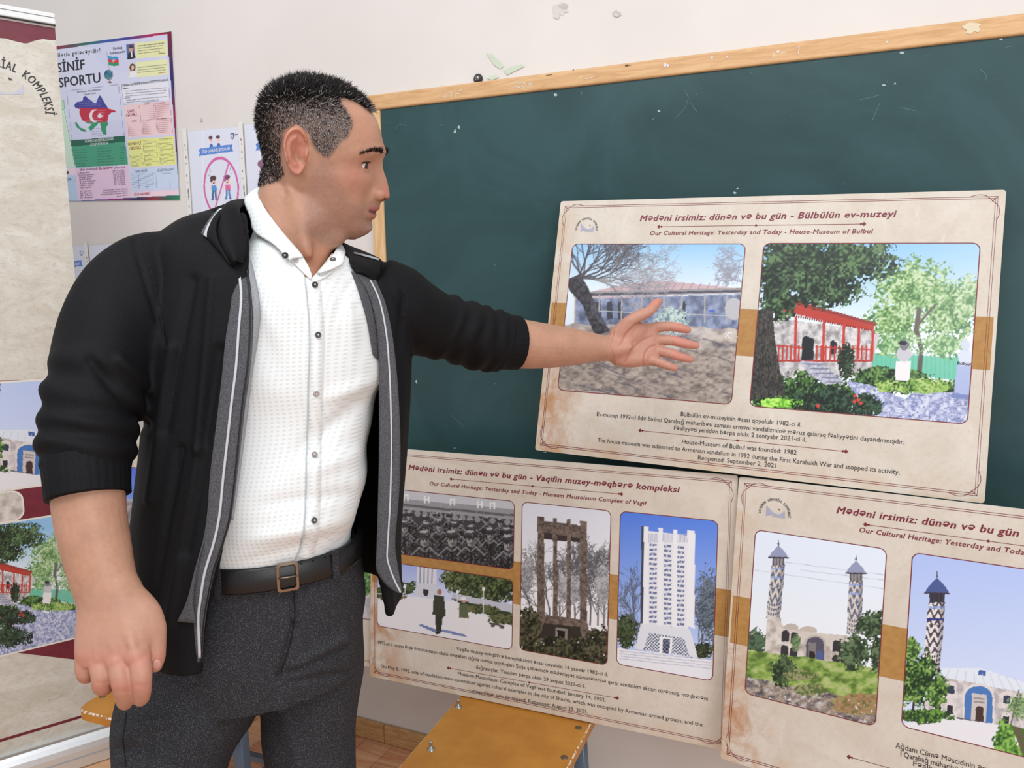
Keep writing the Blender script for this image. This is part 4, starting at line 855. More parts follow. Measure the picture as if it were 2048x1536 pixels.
    L([(855, 1245), (1030, 1234)], 2, (130, 140, 180))
    P([(60, 650), (110, 645), (204, 1190), (60, 1195)], (208, 232, 214)); L([(100, 645), (204, 1190)], 2.5, (100, 150, 120)); P([(88, 655), (112, 652), (118, 720), (92, 726)], (190, 226, 200)); L([(88, 655), (112, 652), (118, 720), (92, 726)], 2, (80, 130, 100))
    P([(60, 1205), (205, 1200), (207, 1250), (60, 1255)], (240, 222, 232)); P([(60, 1270), (210, 1260), (222, 1455), (60, 1460)], (190, 214, 242)); L([(60, 1308), (212, 1300)], 2.5); L([(208, 1260), (222, 1455)], 2.5)
    return C
po = empty('class_poster', mat=SP.mat); tag(po, 'pale lilac class poster with a flag-coloured map and tables, on the wall behind the banner', 'poster')
slab('sheet', [(0, 0), (PW, 0), (PW, PH), (0, PH)], 0.0012, flat((216, 219, 242), .35), flat((236, 236, 240)), po)
x0p = SP.q(104, 250)[0]-.02
print_grid('printed_design', SP, max(x0p, 0.01), PW-.0005, .0005, PH-.0005, paint_poster, po, .0003, 1.15)
def zp(x, y): return SP.q(100+x/4.043, 40+y/4.043)
def ptxt(body, a, b, h, c=(34, 32, 44), **k): return text_fit(body, zp(*a), zp(*b), h/4.043*.00152, .0007, **k)
def plet(items, c): mesh('lettering', *join([ptxt(*i[:4], **(i[4] if len(i) > 4 else {})) for i in items]), flat(c, .5), po)
plet([('illətin gələcəyidir!', (55, 303), (408, 260), 34, dict(bold=.012, space=1.25)), ('Qarabağ', (510, 240), (584, 232), 20, dict(bold=.01)), ('Azərbaycandır!', (486, 280), (611, 262), 20, dict(bold=.01)), ('SİNİF', (62, 425), (285, 395), 78, dict(bold=.022)), ('SPORTU', (76, 545), (412, 503), 80, dict(bold=.022)), ('Azərbaycan Respublikasının', (218, 590), (412, 568), 14), ('Dövlət Himni', (280, 608), (372, 597), 14), ('AZƏRBAYCAN RESPUBLİKASININ KONSTİTUSİYASINDAN', (588, 540), (955, 492), 16, dict(bold=.01)), ('1', (140, 1245), (152, 1243), 24)], (36, 34, 46))
plet([('DƏRS', (632, 752), (684, 744), 24), ('CƏDVƏLİ', (616, 783), (704, 772), 24), ('NÖVBƏTÇİ', (633, 1016), (740, 1005), 24), ('CƏDVƏLİ', (645, 1052), (737, 1041), 24), ('SİNİF RƏHBƏRİ:', (682, 1422), (814, 1412), 22), ('Bu tarixləri', (398, 1210), (508, 1202), 22, dict(bold=.02))], (150, 40, 84))
plet([('DƏRS REJİMİ', (695, 1236), (788, 1226), 20), ('SİNİF FƏALLARI', (868, 1228), (1000, 1216), 20), ('GÜNÜ', (142, 1300), (174, 1297), 24)], (90, 96, 130))
plet([('AZƏRBAYCAN RESPUBLİKASININ', (284, 992), (514, 972), 22, dict(bold=.01)), ('DÖVLƏT BAYRAMLARI', (328, 1018), (474, 1004), 20, dict(bold=.01))], (236, 240, 238))
plet([('Əziz məktəbli!', (242, 1220), (390, 1212), 22), ('unutma', (518, 1204), (610, 1196), 22)]+[(a_, (232+i*2, 1244+i*17), (322+(i*37) % 50, 1238+i*17), 15) for i, a_ in enumerate(['Cəbrayıl şəhəri', 'Füzuli şəhəri', 'Zəngilan şəhəri', 'Qubadlı şəhəri', 'Şuşa şəhəri', 'Ağdam rayonu', 'Kəlbəcər rayonu', 'Laçın rayonu'])]+[(a_, (508+i*2, 1226+i*16), (602+i*1.5, 1221+i*16), 14) for i, a_ in enumerate(['04.10.2020', '17.10.2020', '20.10.2020', '25.10.2020', '08.11.2020', '20.11.2020', '25.11.2020', '01.12.2020'])]+[(a_, (244+i, 1392+i*17), (332+i*6, 1386+i*17), 15) for i, a_ in enumerate(['20 Yanvar', '26 Fevral', '31 Mart', '27 Sentyabr'])]+[(a_, (430-20*(i == 2)+110*(i == 3), 1382+i*17), (628, 1370+i*16), 12) for i, a_ in enumerate(['Ümumxalq Hüzn Günü', 'Xocalı Soyqırımı Günü', 'Azərbaycanlıların Soyqırımı Günü', 'Anım Günü'])], (92, 60, 96))

# ================================================================ sheets in punched plastic pockets
def film():
    m = NT('clear_pocket_film', 0.12, 0.5); b = m.b
    b.inputs['Transmission Weight'].default_value = 1.0; b.inputs['IOR'].default_value = 1.02; b.inputs['Alpha'].default_value = 0.13; b.inputs['Base Color'].default_value = (1, 1, 1, 1); b.inputs['Roughness'].default_value = .15
    return m.m
FILM = film(); STRIP = flat((236, 236, 236), .35); HOLE = flat((150, 140, 134), .7); PAPER = flat((226, 231, 246), .5)
PKW, PKH = .222, .305
def fig(C, X, Y, x, y, s, hair, shirt, pants, arms=1):
    oval(C, X, Y, x, y, s*1.0, s*1.1, (250, 214, 214)); oval(C, X, Y, x-s*.1, y-s*.65, s*1.1, s*.6, hair); oval(C, X, Y, x-s*.85, y-s*.2, s*.3, s*.6, hair)
    oval(C, X, Y, x-s*.35, y+s*.1, s*.13, s*.13, (70, 50, 80)); oval(C, X, Y, x+s*.35, y+s*.1, s*.13, s*.13, (70, 50, 80)); oval(C, X, Y, x, y+s*.62, s*.35, s*.16, (80, 60, 66))
    poly(C, X, Y, [(x-s*.95, y+s*1.3), (x+s*.95, y+s*1.3), (x+s*.85, y+s*2.8), (x-s*.75, y+s*2.8)], shirt); pline(C, X, Y, [(x-s*.9, y+s*1.5), (x-s*1.3, y+s*2.3)], s*.3, (250, 214, 214)); pline(C, X, Y, [(x+s*.9, y+s*1.5), (x+s*1.3, y+s*.9)], s*.3, (250, 214, 214))
    for d in (-.5, .45): pline(C, X, Y, [(x+s*d*.9, y+s*2.8), (x+s*d*1.2, y+s*4.4)], s*.62, pants); oval(C, X, Y, x+s*d*1.5, y+s*4.75, s*.5, s*.24, (90, 110, 170))
def paint_rule(kind):
    def f(X, Y):                       # picture coordinates: 0..1 across, 0..1 down (x1.37)
        C = np.zeros(X.shape+(3,)); C[:] = rgb((226, 231, 248))
        for a, b in (((.3, 0), (.2, 1.4)), ((.9, .6), (.4, 1.3))):
            d = np.abs((X-a[0])*(b[1]-a[1])-(Y-a[1])*(b[0]-a[0])); fill(C, np.clip(1-d/.03, 0, 1), (240, 243, 252), .6)
        S = 1000; X, Y = X*S, Y*S
        for x, sk in ((445, 0), (590, 1)):
            oval(C, X, Y, x, 150, 40, 48, (250, 216, 220)); oval(C, X, Y, x, 118, 42, 26, (96, 70, 84)); poly(C, X, Y, [(x-24, 205), (x+24, 205), (x+44, 270), (x-34, 270)], (70, 110, 190)); oval(C, X, Y, x+8, 166, 12, 6, (200, 110, 130))
        poly(C, X, Y, [(190, 270), (260, 276), (260, 360), (190, 372), (215, 322)], (76, 122, 206)); poly(C, X, Y, [(860, 240), (800, 250), (800, 340), (870, 342), (845, 292)], (76, 122, 206)); poly(C, X, Y, [(225, 262), (835, 240), (835, 342), (225, 366)], (92, 140, 220))
        poly(C, X, Y, [(830, 84), (900, 80), (900, 140), (866, 176), (832, 140)], (90, 96, 140)); poly(C, X, Y, [(846, 98), (886, 96), (884, 136), (866, 154), (848, 136)], (226, 231, 248)); pline(C, X, Y, [(914, 108), (975, 106)], 12, (120, 126, 160))
        if kind == 0:
            d = np.sqrt(ell(X, Y, 590, 850, 330, 430)); fill(C, np.clip(6-np.abs(d-1)*110, 0, 1), (214, 106, 172)); 
            fig(C, X, Y, 450, 740, 58, (84, 64, 70), (86, 156, 214), (60, 100, 150)); fig(C, X, Y, 720, 740, 58, (120, 70, 110), (226, 110, 170), (90, 140, 200)); pline(C, X, Y, [(760, 520), (430, 1180)], 26, (214, 106, 172))
            for a, b in (((350, 640), (385, 680)), ((370, 560), (405, 610)), ((800, 560), (780, 610)), ((830, 640), (795, 670))): pline(C, X, Y, [a, b], 8, (130, 130, 150))
        else:
            oval(C, X, Y, 330, 640, 100, 120, (250, 214, 222)); oval(C, X, Y, 330, 560, 120, 66, (140, 100, 130)); pline(C, X, Y, [(240, 660), (262, 700), (250, 740)], 10, (180, 110, 140)); fig(C, X, Y, 700, 700, 70, (90, 70, 80), (236, 150, 80), (90, 120, 180))
        return C
    return f
def pocket(O, ex, ey, label, kind, text=True, bulge=0.0):
    sh = Sheet(O, ex, ey); root = empty('plastic_pocket', mat=sh.mat); tag(root, label, 'notice', 'class rule sheets in clear plastic pockets')
    x0 = .022
    mp = lambda U, W: ((U-x0)/(PKW-x0-.004), (PKH-.004-W)/(PKW-x0-.004))
    slab('paper', [(x0, .004), (PKW-.004, .004), (PKW-.004, PKH-.004), (x0, PKH-.004)], .0006, PAPER, PAPER, root, .0)
    print_grid('printed_design', sh, x0+.001, PKW-.005, .005, PKH-.005, paint_rule(kind), root, .0003, 1.2, mapper=mp)
    g = lambda x, y: (x0+x/1000*(PKW-x0-.004), PKH-.004-y/1000*(PKW-x0-.004))
    its = [text_fit('SİNİF DAVRANIŞ QAYDALARI', g(262, 335), g(805, 315), .0095, .0006, bold=.02)]
    mesh('lettering', *join(its), flat((240, 242, 250), .5), root)
    if text: mesh('lettering', *join([text_fit(a, g(*b), g(*c_), .0095, .0006, bold=.01) for a, b, c_ in (('SİNİF YOLDAŞLARIMIZLA', (260, 1360), (850, 1335)), ('DİGƏR FİKİRLƏRƏ', (230, 1440), (700, 1420)))]), flat((222, 140, 190), .5), root)
    mesh('punched_strip', *strip([(.0085, 0), (.0085, PKH+.006)], .017, .0008), STRIP, root)
    hs = [disc((.008+.001*math.sin(i), y), .0022 if i % 2 else .0018, .0010, 10, .004 if i % 2 else .002) for i, y in enumerate((.018, .045, .062, .085, .155, .175, .21, .228, .25, .262))]
    mesh('punch_hole', *join(hs), HOLE, root)
    mesh('strip_lettering', *text_fit('umix', (.011, .105), (.011, .138), .006, .0010, bold=.03), flat((40, 40, 44)), root)
    mesh('clear_film', *box(.016, PKW, 0, PKH, .0012, .0014), FILM, root)
    return root
wz = lambda px, py, d: at_y(px, py, WALL_Y-d)
tl1 = wz(362, 262, .003); tr1 = wz(473, 251, .003); e1 = (tr1-tl1)/np.linalg.norm(tr1-tl1); up1 = np.array([-.006, 0, 1.0])
pocket(tl1-up1*PKH-e1*.001, e1, up1, 'plastic pocket beside the class poster, two boys crossed out in a pink ring', 0)
tl2 = wz(474, 249, .0055); pocket(tl2-np.array([0, 0, 1])*PKH, e1, (0, 0, 1), 'plastic pocket on the wall partly hidden behind the man’s head', 1)
tl3 = wz(169, 489, .003); pocket(tl3-np.array([0, 0, 1])*PKH, (1, 0, 0.012), (-.02, 0, 1), 'plastic pocket showing between the banner and the man’s shoulder, under the class poster', 1)
tl4 = tl3-np.array([PKW-.012, -.0015, .002]); pocket(tl4-np.array([0, -.0005, 1])*PKH, (1, 0, .012), (0, 0, 1), 'plastic pocket at the banner’s right edge, only its edge in sight', 1)

# ================================================================ roll-up banner
bn_br, bn_tr = np.array([-1.9207, 1.39, .0867]), at_y(108, 32, 1.40)
bex = np.array([.52, .854, 0]); bex /= np.linalg.norm(bex); RBW = .85; bey = (bn_tr-bn_br)/np.linalg.norm(bn_tr-bn_br); bex = bex-bey*(bex @ bey); bex /= np.linalg.norm(bex)
SN = Sheet(bn_br-bex*RBW, bex, bn_tr-bn_br); TOPV = SN.q(108, 32)[1]
ban = empty('rollup_banner', mat=SN.mat); tag(ban, 'tall beige and maroon roll-up banner at the left edge, behind the man’s arm', 'banner')
m = NT('banner_canvas', .5, .3); v = m.co(scale=(1, 1.8, 1)); a = m.noise(v, 10, 8, .7, .8); b = m.noise(v, 70, 6, .75, .6); k = m.noise(m.co(scale=(1, 2, 1)), 34, 3, .5, .4)
c_ = m.mix(m.rng(a, .32, .7), (226, 224, 216), (206, 200, 186)); c_ = m.mix(m.rng(b, .48, .7, 0, .6), c_, (188, 178, 160)); c_ = m.mix(m.rng(k, .74, .8, 0, .5), c_, (120, 104, 84)); m.col(c_); CANV = m.m
slab('canvas', [(0, 0), (RBW, 0), (RBW, TOPV-.02), (0, TOPV-.02)], .0012, CANV, flat((230, 230, 228)), ban)
CREAM = flat((238, 234, 226), .45); BMAR = NT('maroon_print', .42, .4); BMAR.col(BMAR.mix(BMAR.rng(BMAR.noise(BMAR.co(), 30, 5), .3, .7), (122, 44, 60), (112, 36, 52))); BMAR = BMAR.m
Q = lambda pts, z: [(*SN.q(x, y), z) for x, y in pts]
hd = [(0, SN.q(0, 76)[1]-.03)]+[tuple(SN.q(x, y)) for x, y in ((0, 76), (12, 77), (24, 81), (36, 84), (50, 87), (58, 86), (64, 83), (76, 80), (86, 78), (98, 80), (109, 80))]; hd[-1] = (RBW, hd[-1][1])
mesh('maroon_header', [(x, y, .0003) for x, y in hd]+[(RBW, TOPV-.021, .0003), (0, TOPV-.021, .0003)], [tuple(range(len(hd)+2))], BMAR, ban)
c0 = SN.q(12, 200); mesh('emblem_lettering', *text_arc('SOYQIRIMI  MEMORİAL  KOMPLEKSİ', (c0[0]-.015, c0[1]-.02), .098, 186, -2, .021, .0006, .03), INK, ban)
mesh('emblem_figure', Q([(-20, 165), (-8, 178), (10, 187), (24, 186), (40, 178), (46, 168), (47, 188), (20, 189), (-20, 188)], .0006), [tuple(range(8, -1, -1))], flat((196, 198, 216), .4), ban); mesh('emblem_figure', Q([(16, 154), (24, 158), (26, 161), (18, 161)], .0006), [(3, 2, 1, 0)], flat((96, 84, 92)), ban)
x_l = .16
p1b = (x_l, SN.q(128, 860)[0], SN.q(60, 972)[1], SN.q(60, 763)[1]); p2b_ = (x_l, SN.q(180, 1140)[0], SN.q(60, 1296)[1], SN.q(60, 1040)[1])
def shape(name, pts, z, mt): mesh(name, Q(pts, z), [tuple(range(len(pts)-1, -1, -1))], mt, ban)
shape('maroon_field', [(-60, 762), (60, 760), (95, 763), (120, 780), (150, 860), (182, 1000), (200, 1100), (205, 1250), (190, 1318), (158, 1320), (30, 1305), (-60, 1296)], .0003, BMAR)
rg = lambda P, e: (P[0]-e, P[1]+e, P[2]-e, P[3]+e)
for P, fn, mp, rd in ((p1b, paint_new_mosque, lambda U, W: (lambda q: (1957+(q[0]-57)/.82, 1400+(q[1]-912)/.82))(SN.px(U, W)), .04), (p2b_, paint_garden, lambda U, W: (lambda q: (1838+(q[0]-112)/.56, 740+(q[1]-1195)/.56))(SN.px(U, W)), .05)):
    o = rg(P, .005); R = rrect(*o, rd+.004); mesh('photo_border', [(x, y, .0005) for x, y in R[:-1]], [tuple(range(len(R)-1))], CREAM, ban); print_grid('photo_print', SN, *P, fn, ban, .0008, 1.6, rd, mapper=mp)
stn = lambda X, Y: (lambda C: (texture(C, X, Y, np.ones(X.shape, bool), [(176, 168, 160), (206, 200, 192), (226, 222, 216)], 14, 4), C)[1])(np.zeros(X.shape+(3,)))
xs1 = SN.q(46, 990)[0]-.004; p3 = (xs1-.25, xs1, SN.q(0, 1044)[1], SN.q(0, 987)[1]); R = rrect(p3[0]-.004, p3[1]+.004, p3[2]-.004, p3[3]+.004, .028); mesh('photo_border', [(x, y, .0009) for x, y in R[:-1]], [tuple(range(len(R)-1))], CREAM, ban); print_grid('photo_print', SN, *p3, stn, ban, .0011, 1.6, .026)
ln = SN.q(0, 1484)[1], SN.q(155, 1433)[1]; mesh('maroon_line', *strip([(0, (ln[0]+ln[1])/2), (RBW, (ln[0]+ln[1])/2)], .0085, .0004), BMAR, ban)
ALU = flat((226, 228, 230), .3, .55); ALD = flat((176, 170, 164), .35, .5)
r_ = mesh('top_rail', *box(-.005, RBW+.002, TOPV-.024, TOPV+.004, -.012, .012), flat((240, 243, 244), .4), ban); mesh('rail_shade_strip', *box(-.004, RBW+.001, TOPV-.0085, TOPV-.0068, .0121, .0124), flat((120, 122, 124)), ban); mesh('rail_shade_strip', *box(-.004, RBW+.001, TOPV-.0255, TOPV-.0238, .0005, .0122), flat((60, 58, 60)), ban); bevel(r_, .004, 3)  # flat dark strips stand in for shading on the rail and shadow under it
clp = mesh('hem_fold', *box(0, RBW-.001, TOPV-.030, TOPV-.0256, .0005, .0022), flat((228, 224, 222)), ban)
# cassette: extruded profile along x (profile in z-out, y-up)
zf = -float((SN.O+SN.ex*RBW)[2])/SN.ey[2]
prof = [(.0, .0), (.010, -.002), (.022, -.003), (.030, -.010), (.042, -.020), (.046, -.035), (.047, -.052), (.052, -.054), (.052, zf+.004), (.05, zf+.001), (-.05, zf+.001), (-.05, -.02), (-.02, .0)]
V = [(x, y, z) for x in (-.02, RBW+.02) for z, y in prof]; n = len(prof)
F = [(i, (i+1) % n, n+(i+1) % n, n+i) for i in range(n)]+[tuple(range(n-1, -1, -1)), tuple(range(n, 2*n))]
mi = [0, 1, 0, 0, 0, 0, 1, 0, 1, 0, 0, 0, 0, 1, 1]
cs = mesh('cassette_base', V, F, None, ban, mats=[ALU, ALD], midx=mi)

# ================================================================ chairs under the boards
SEAT = NT('ochre_seat_paint', .42, .4); v = SEAT.co(); a = SEAT.noise(v, 12, 5, .6); b = SEAT.noise(v, 240, 3); k = SEAT.noise(v, 30, 5, .7)
SEAT.col(SEAT.mix(SEAT.rng(k, .7, .78, 0, .6), SEAT.mix(SEAT.rng(a, .3, .7), (206, 142, 58), (190, 126, 48)), (96, 70, 46))); SEAT.bump(b, .25, .0006); SEAT = SEAT.m
CHIP = NT('chipped_edge', .8, .2); CHIP.col(CHIP.mix(CHIP.rng(CHIP.noise(CHIP.co(), 160, 3), .42, .58), (236, 224, 206), (178, 124, 62))); CHIP = CHIP.m
STEEL = flat((104, 122, 142), .4, .2); BOLT = flat((176, 172, 166), .3, .8)
def chair(loc, rz, W, D, zs, label, bolts, heads, legs=None):
    root = empty('school_chair', loc); root.rotation_euler = (0, 0, rz); tag(root, label, 'chair', 'ochre school chairs under the boards')
    t = .022; R = rrect(0, W, 0, D, .03, 6)[:-1]
    rq = random.Random(int(W*1000)); top = [(x+(rq.uniform(-.0015, .0015)), y+rq.uniform(-.0015, .0015), zs) for x, y in R]; ch = [(x, y, zs-.0035) for x, y in rrect(-.003, W+.003, -.003, D+.003, .032, 6)[:-1]]; bt = [(x, y, zs-t) for x, y, _ in ch]; n = len(top)
    V = top+ch+bt; F = [tuple(range(n))]+[(i, n+i, n+(i+1) % n, (i+1) % n) for i in range(n)]+[(n+i, 2*n+i, 2*n+(i+1) % n, n+(i+1) % n) for i in range(n)]+[tuple(range(3*n-1, 2*n-1, -1))]
    mesh('seat', V, F, None, root, mats=[SEAT, CHIP], midx=[0]+[1]*n+[0]*(n+1))
    sp_ = 0 if legs else .12
    for sx, sy in legs or ((.035, .035), (W-.035, .035), (W-.035, D-.035), (.035, D-.035)):
        s = .0125; o = mesh('leg', *loft([ring((sx+(sx-W/2)*sp_*q, sy+(sy-D/2)*sp_*q, (zs-t-.002)*(1-q)), (s*1.2, 0, 0), (0, s*1.2, 0), 20, 6) for q in (0, .5, 1)]), STEEL, root, True)
    for y in (.035, D-.035): mesh('frame_bar', *box(.035, W-.035, y-.011, y+.011, zs-t-.024, zs-t-.001), STEEL, root)
    for x in (.035, W-.035): mesh('frame_bar', *box(x-.0105, x+.0105, .035, D-.035, zs-t-.023, zs-t-.002), STEEL, root); mesh('stretcher', *box(x-.009-(.02 if x < W/2 else -.02)*.6, x+.009-(.02 if x < W/2 else -.02)*.6, .03, D-.03, .17, .188), STEEL, root)
    mesh('stretcher', *box(.03, W-.03, D/2-.009, D/2+.009, .172, .186), STEEL, root)
    for x, y, h in bolts: mesh('bolt', *loft([ring((x, y, zs+z), (r, 0, 0), (0, r, 0), 14) for z, r in ((-.004, .0085), (.002, .0085), (.0035, .004), (h, .0036), (h+.001, .0042), (h+.004, .0034))]), BOLT, root, True)
    for x, y in heads: mesh('screw_head', *loft([ring((x, y, zs+z), (r, 0, 0), (0, r, 0), 14) for z, r in ((-.003, .0075), (.0012, .0075), (.002, .005))]), flat((120, 104, 84), .4, .6), root, True)
    return root
ZS = .371
a = at_z(905, 1393, ZS); b = at_z(816, 1536, ZS); c = at_z(1185, 1440, ZS); d = at_z(1130, 1536, ZS)
ch1_x0, ch1_x1 = (a[0]+b[0])/2, (c[0]+d[0])/2; cy0 = 1.10
b1, b2, h1 = at_z(917, 1414, ZS), at_z(862, 1499, ZS), at_z(1157, 1456, ZS)
chair((ch1_x0, cy0, 0), 0, ch1_x1-ch1_x0, .46, ZS, 'ochre chair seat with two upright bolts, in front of the wall under the tower board', [(p[0]-ch1_x0, p[1]-cy0, .016) for p in (b1, b2)], [(h1[0]-ch1_x0, h1[1]-cy0), (h1[0]-ch1_x0+.004, h1[1]-cy0-.11)])
f = at_z(152, 1418, ZS+.014); g = at_z(206, 1394, ZS+.014)
chair((f[0], f[1], 0), math.radians(3), .40, .46, ZS+.014, 'ochre chair seat behind the man’s lowered hand, in front of the roll-up banner', [], [(g[0]-f[0], g[1]-f[1])], [(.045, .14), (.37, .125), (.365, .42), (.045, .42)])
# ================================================================ the man
KX, KU, KF = CAM
RH = np.array([KX[0], KX[1], 0]); RH /= np.linalg.norm(RH)
FH = np.array([KF[0], KF[1], 0]); FH /= np.linalg.norm(FH)
ZV = np.array([0, 0, 1.0])
MO = np.array([-0.74, 0.86, 0.0])
man = empty('person', MO)
tag(man, 'man in a black open jacket and white shirt, stretching one arm toward the boards', 'person')
def mpart(name, V, F, mt, parent=None, smooth=True):
    o = mesh(name, np.asarray(V)-MO if parent is None else np.asarray(V)-MO, F, mt, parent or man, smooth); return o
def mput(name, me, mt, parent=None):
    setverts(me, mverts(me)-MO); return put(name, me, mt, parent or man)
def A(px, py, d): return at(px, py, d)
def AZ(px, z, d):
    r0, r1 = ray(px, 0)[2], ray(px, 1000)[2]; py = ((z-EYE[2])/d-r0)/(r1-r0)*1000; return at(px, py, d)
def PT(rows): return np.array([A(*r[:3]) for r in rows])
from mathutils.bvhtree import BVHTree
def bvh(V, F): return BVHTree.FromPolygons([Vector(v) for v in V], [tuple(f) for f in F])
def hit(T, px, py, lift=0.0):
    d = Vector(ray(px, py)).normalized(); p, n, i, q = T.ray_cast(Vector(EYE), d)
    if p is None: return None, None
    n = np.array(n); n = n if n @ np.array(d) < 0 else -n
    return np.array(p)+n*lift, n

# ---------------------------------------------------------------- skin: head
HD, HX, HY, TH = 1.085, 640.0, 310.0, math.radians(15)
KH = HD/F_PX; HC = A(HX, HY, HD)
HKF = (HC-EYE)/np.linalg.norm(HC-EYE); HKR = KX-HKF*(KX @ HKF); HKR /= np.linalg.norm(HKR); HU = np.cross(HKR, HKF)
HF = math.cos(TH)*HKR-math.sin(TH)*HKF; HL = math.sin(TH)*HKR+math.cos(TH)*HKF; KV = KH*.957
ctm, stm = math.cos(TH), math.sin(TH)
def hp(x, y, py): return HC+np.asarray(x)[..., None]*HF+np.asarray(y)[..., None]*HL+((HY-np.asarray(py, float))*KV)[..., None]*HU
def hx(px, y=0.0): return ((px-HX)*KH-y*stm)/ctm          # head-forward coordinate of a photo column at side offset y
T = np.array([  # row, back, front, half width
 (157, 606, 640, .012), (162, 588, 664, .030), (170, 570, 684, .045), (182, 551, 704, .057), (198, 536, 724, .066), (216, 528, 739, .071), (236, 523, 750, .0742), (258, 521, 757, .0755),
 (280, 522, 761, .0755), (298, 524, 764, .0742), (312, 526, 763, .0735), (330, 528, 754, .0725), (350, 530, 750, .0715), (372, 534, 747, .0695), (392, 548, 745, .067), (410, 566, 744, .064),
 (426, 584, 739, .060), (440, 600, 733, .0545), (454, 618, 731, .047), (466, 634, 728, .038), (475, 648, 719, .028), (481, 662, 706, .016), (484, 675, 693, .006)], float)
T[:, 0] = np.where(T[:, 0] < 236, 236-(236-T[:, 0])*.87, T[:, 0])
rows_py = np.concatenate([np.linspace(T[0, 0], 181, 14), np.linspace(183, 484, 150)])
def sm(a, k=9):
    w_ = np.hanning(k+2)[1:-1]; w_ /= w_.sum(); p = np.pad(a, k//2, mode='edge'); return np.convolve(p, w_, 'valid')
hb, hf, hw = (sm(np.interp(rows_py, T[:, 0], T[:, i]+(np.clip((430-T[:, 0])/60, 0, 1)*11 if i == 1 else 0))) for i in (1, 2, 3))
NOSE = np.array([(312, 1), (322, 3), (333, 8), (345, 13), (356, 18), (368, 22), (380, 25), (390, 27), (396, 26), (401, 20), (405, 9), (410, 2), (414, 0)], float)
NSIG = np.array([(312, .0085), (333, .007), (356, .008), (372, .0095), (388, .0125), (400, .0145), (414, .013)], float)
LIPS = np.array([(402, 0), (408, 4), (413, 6), (418, 8.5), (422, 7.5), (426, 2), (428, 0.5), (431, 4), (435, 7), (439, 6.5), (443, 1), (447, -4), (452, -1.5), (460, 0), (470, 0)], float)
def head_point(py, b, f, w_, ph, detail=True):
    xb, xf = hx(b), hx(f); xm = xb+0.47*(xf-xb); c, s = np.cos(ph), np.sin(ph)
    pf = 2.25 if py > 200 else 2.0
    x = np.where(c >= 0, xm+(xf-xm)*np.abs(c)**(2/pf), xm-(xm-xb)*np.abs(c)**(2/2.15)); y = w_*np.sign(s)*np.abs(s)**(2/2.2)
    if detail:
        fr = np.clip(c*2.2, 0, 1); g = lambda v, q, si: np.exp(-((v-q)/si)**2/2)
        if 300 < py < 416:
            a = np.interp(py, NOSE[:, 0], NOSE[:, 1])*KH/ctm; si = np.interp(py, NSIG[:, 0], NSIG[:, 1]); x = x+fr*a*np.exp(-np.abs(y/si)**2.1/1.7)
        if 400 < py < 472:
            a = np.interp(py+5.5*np.clip(np.abs(y)/.021, 0, 1.2)**2, LIPS[:, 0], LIPS[:, 1])*KH/ctm; x = x+fr*a*np.exp(-np.abs(y/.021)**2.6)
        x = x-fr*.0085*g(py, 331, 11)*g(np.abs(y), .030, .0125)           # eye sockets
        x = x+fr*.0035*g(py, 305, 7)*g(np.abs(y), .028, .016)             # brow ridge
        x = x+fr*.003*g(py, 362, 16)*g(np.abs(y), .042, .014); y = y*(1+.03*g(py, 352, 14)*fr)   # cheekbones
        x = x-fr*.004*g(py, 404, 16)*g(np.abs(y), .030, .008)             # fold beside the mouth
        x = x+fr*.003*g(py, 462, 9)*g(y, 0, .013)
    return x, y
NPH = 132; PH = np.linspace(0, 2*math.pi, NPH, endpoint=False)
hr = []
for py, b, f, w_ in zip(rows_py, hb, hf, hw):
    x, y = head_point(py, b, f, w_, PH); hr.append(hp(x, y, np.full(NPH, py)))
skin = [loft(hr)]
def hball(px, y, py, rx, ry, rz): return ball(hp(np.array(hx(px, y)), np.array(y), np.array(py)), (HF*rx, HL*ry, HU*rz))
for s in (-1, 1):
    skin.append(hball(746, s*.0165, 389, .0125, .0075, .0090))            # nostril wings
skin.append(hball(757, 0, 392, .0115, .0095, .0085))
# eyelids over the eyeballs
EYES = []
for s in (-1, 1):
    c = hp(np.array(hx(744)-.0150), np.array(s*.0305), np.array(330.0)); EYES.append(c); f = HF+HL*s*.34; f /= np.linalg.norm(f); l_ = np.cross(HU, f)
    for lo, hi in ((17, 80), (-80, -24)):
        rs = []
        for rad in (.0121, .0150):
            rs.append([c+rad*(f*math.cos(e)*math.cos(a)+l_*math.cos(e)*math.sin(a)*1.15+HU*math.sin(e)*.95) for e in np.radians(np.linspace(lo, hi, 9)) for a in np.radians(np.linspace(-70, 70, 17))])
        n = 17; G0 = np.array(rs[0]); G1 = np.array(rs[1]); V = np.vstack([G0, G1]); F = []
        for i in range(8):
            for j in range(16):
                a = i*n+j; F += [(a, a+n, a+n+1, a+1), (153+a, 153+a+1, 153+a+n+1, 153+a+n)]
        ed = [(0, j, 0, j+1) for j in range(16)]+[(i, 16, i+1, 16) for i in range(8)]+[(8, j+1, 8, j) for j in range(15, -1, -1)]+[(i+1, 0, i, 0) for i in range(7, -1, -1)]
        for i0, j0, i1, j1 in ed: F.append((i0*n+j0, i1*n+j1, 153+i1*n+j1, 153+i0*n+j0))
        skin.append((V, F))
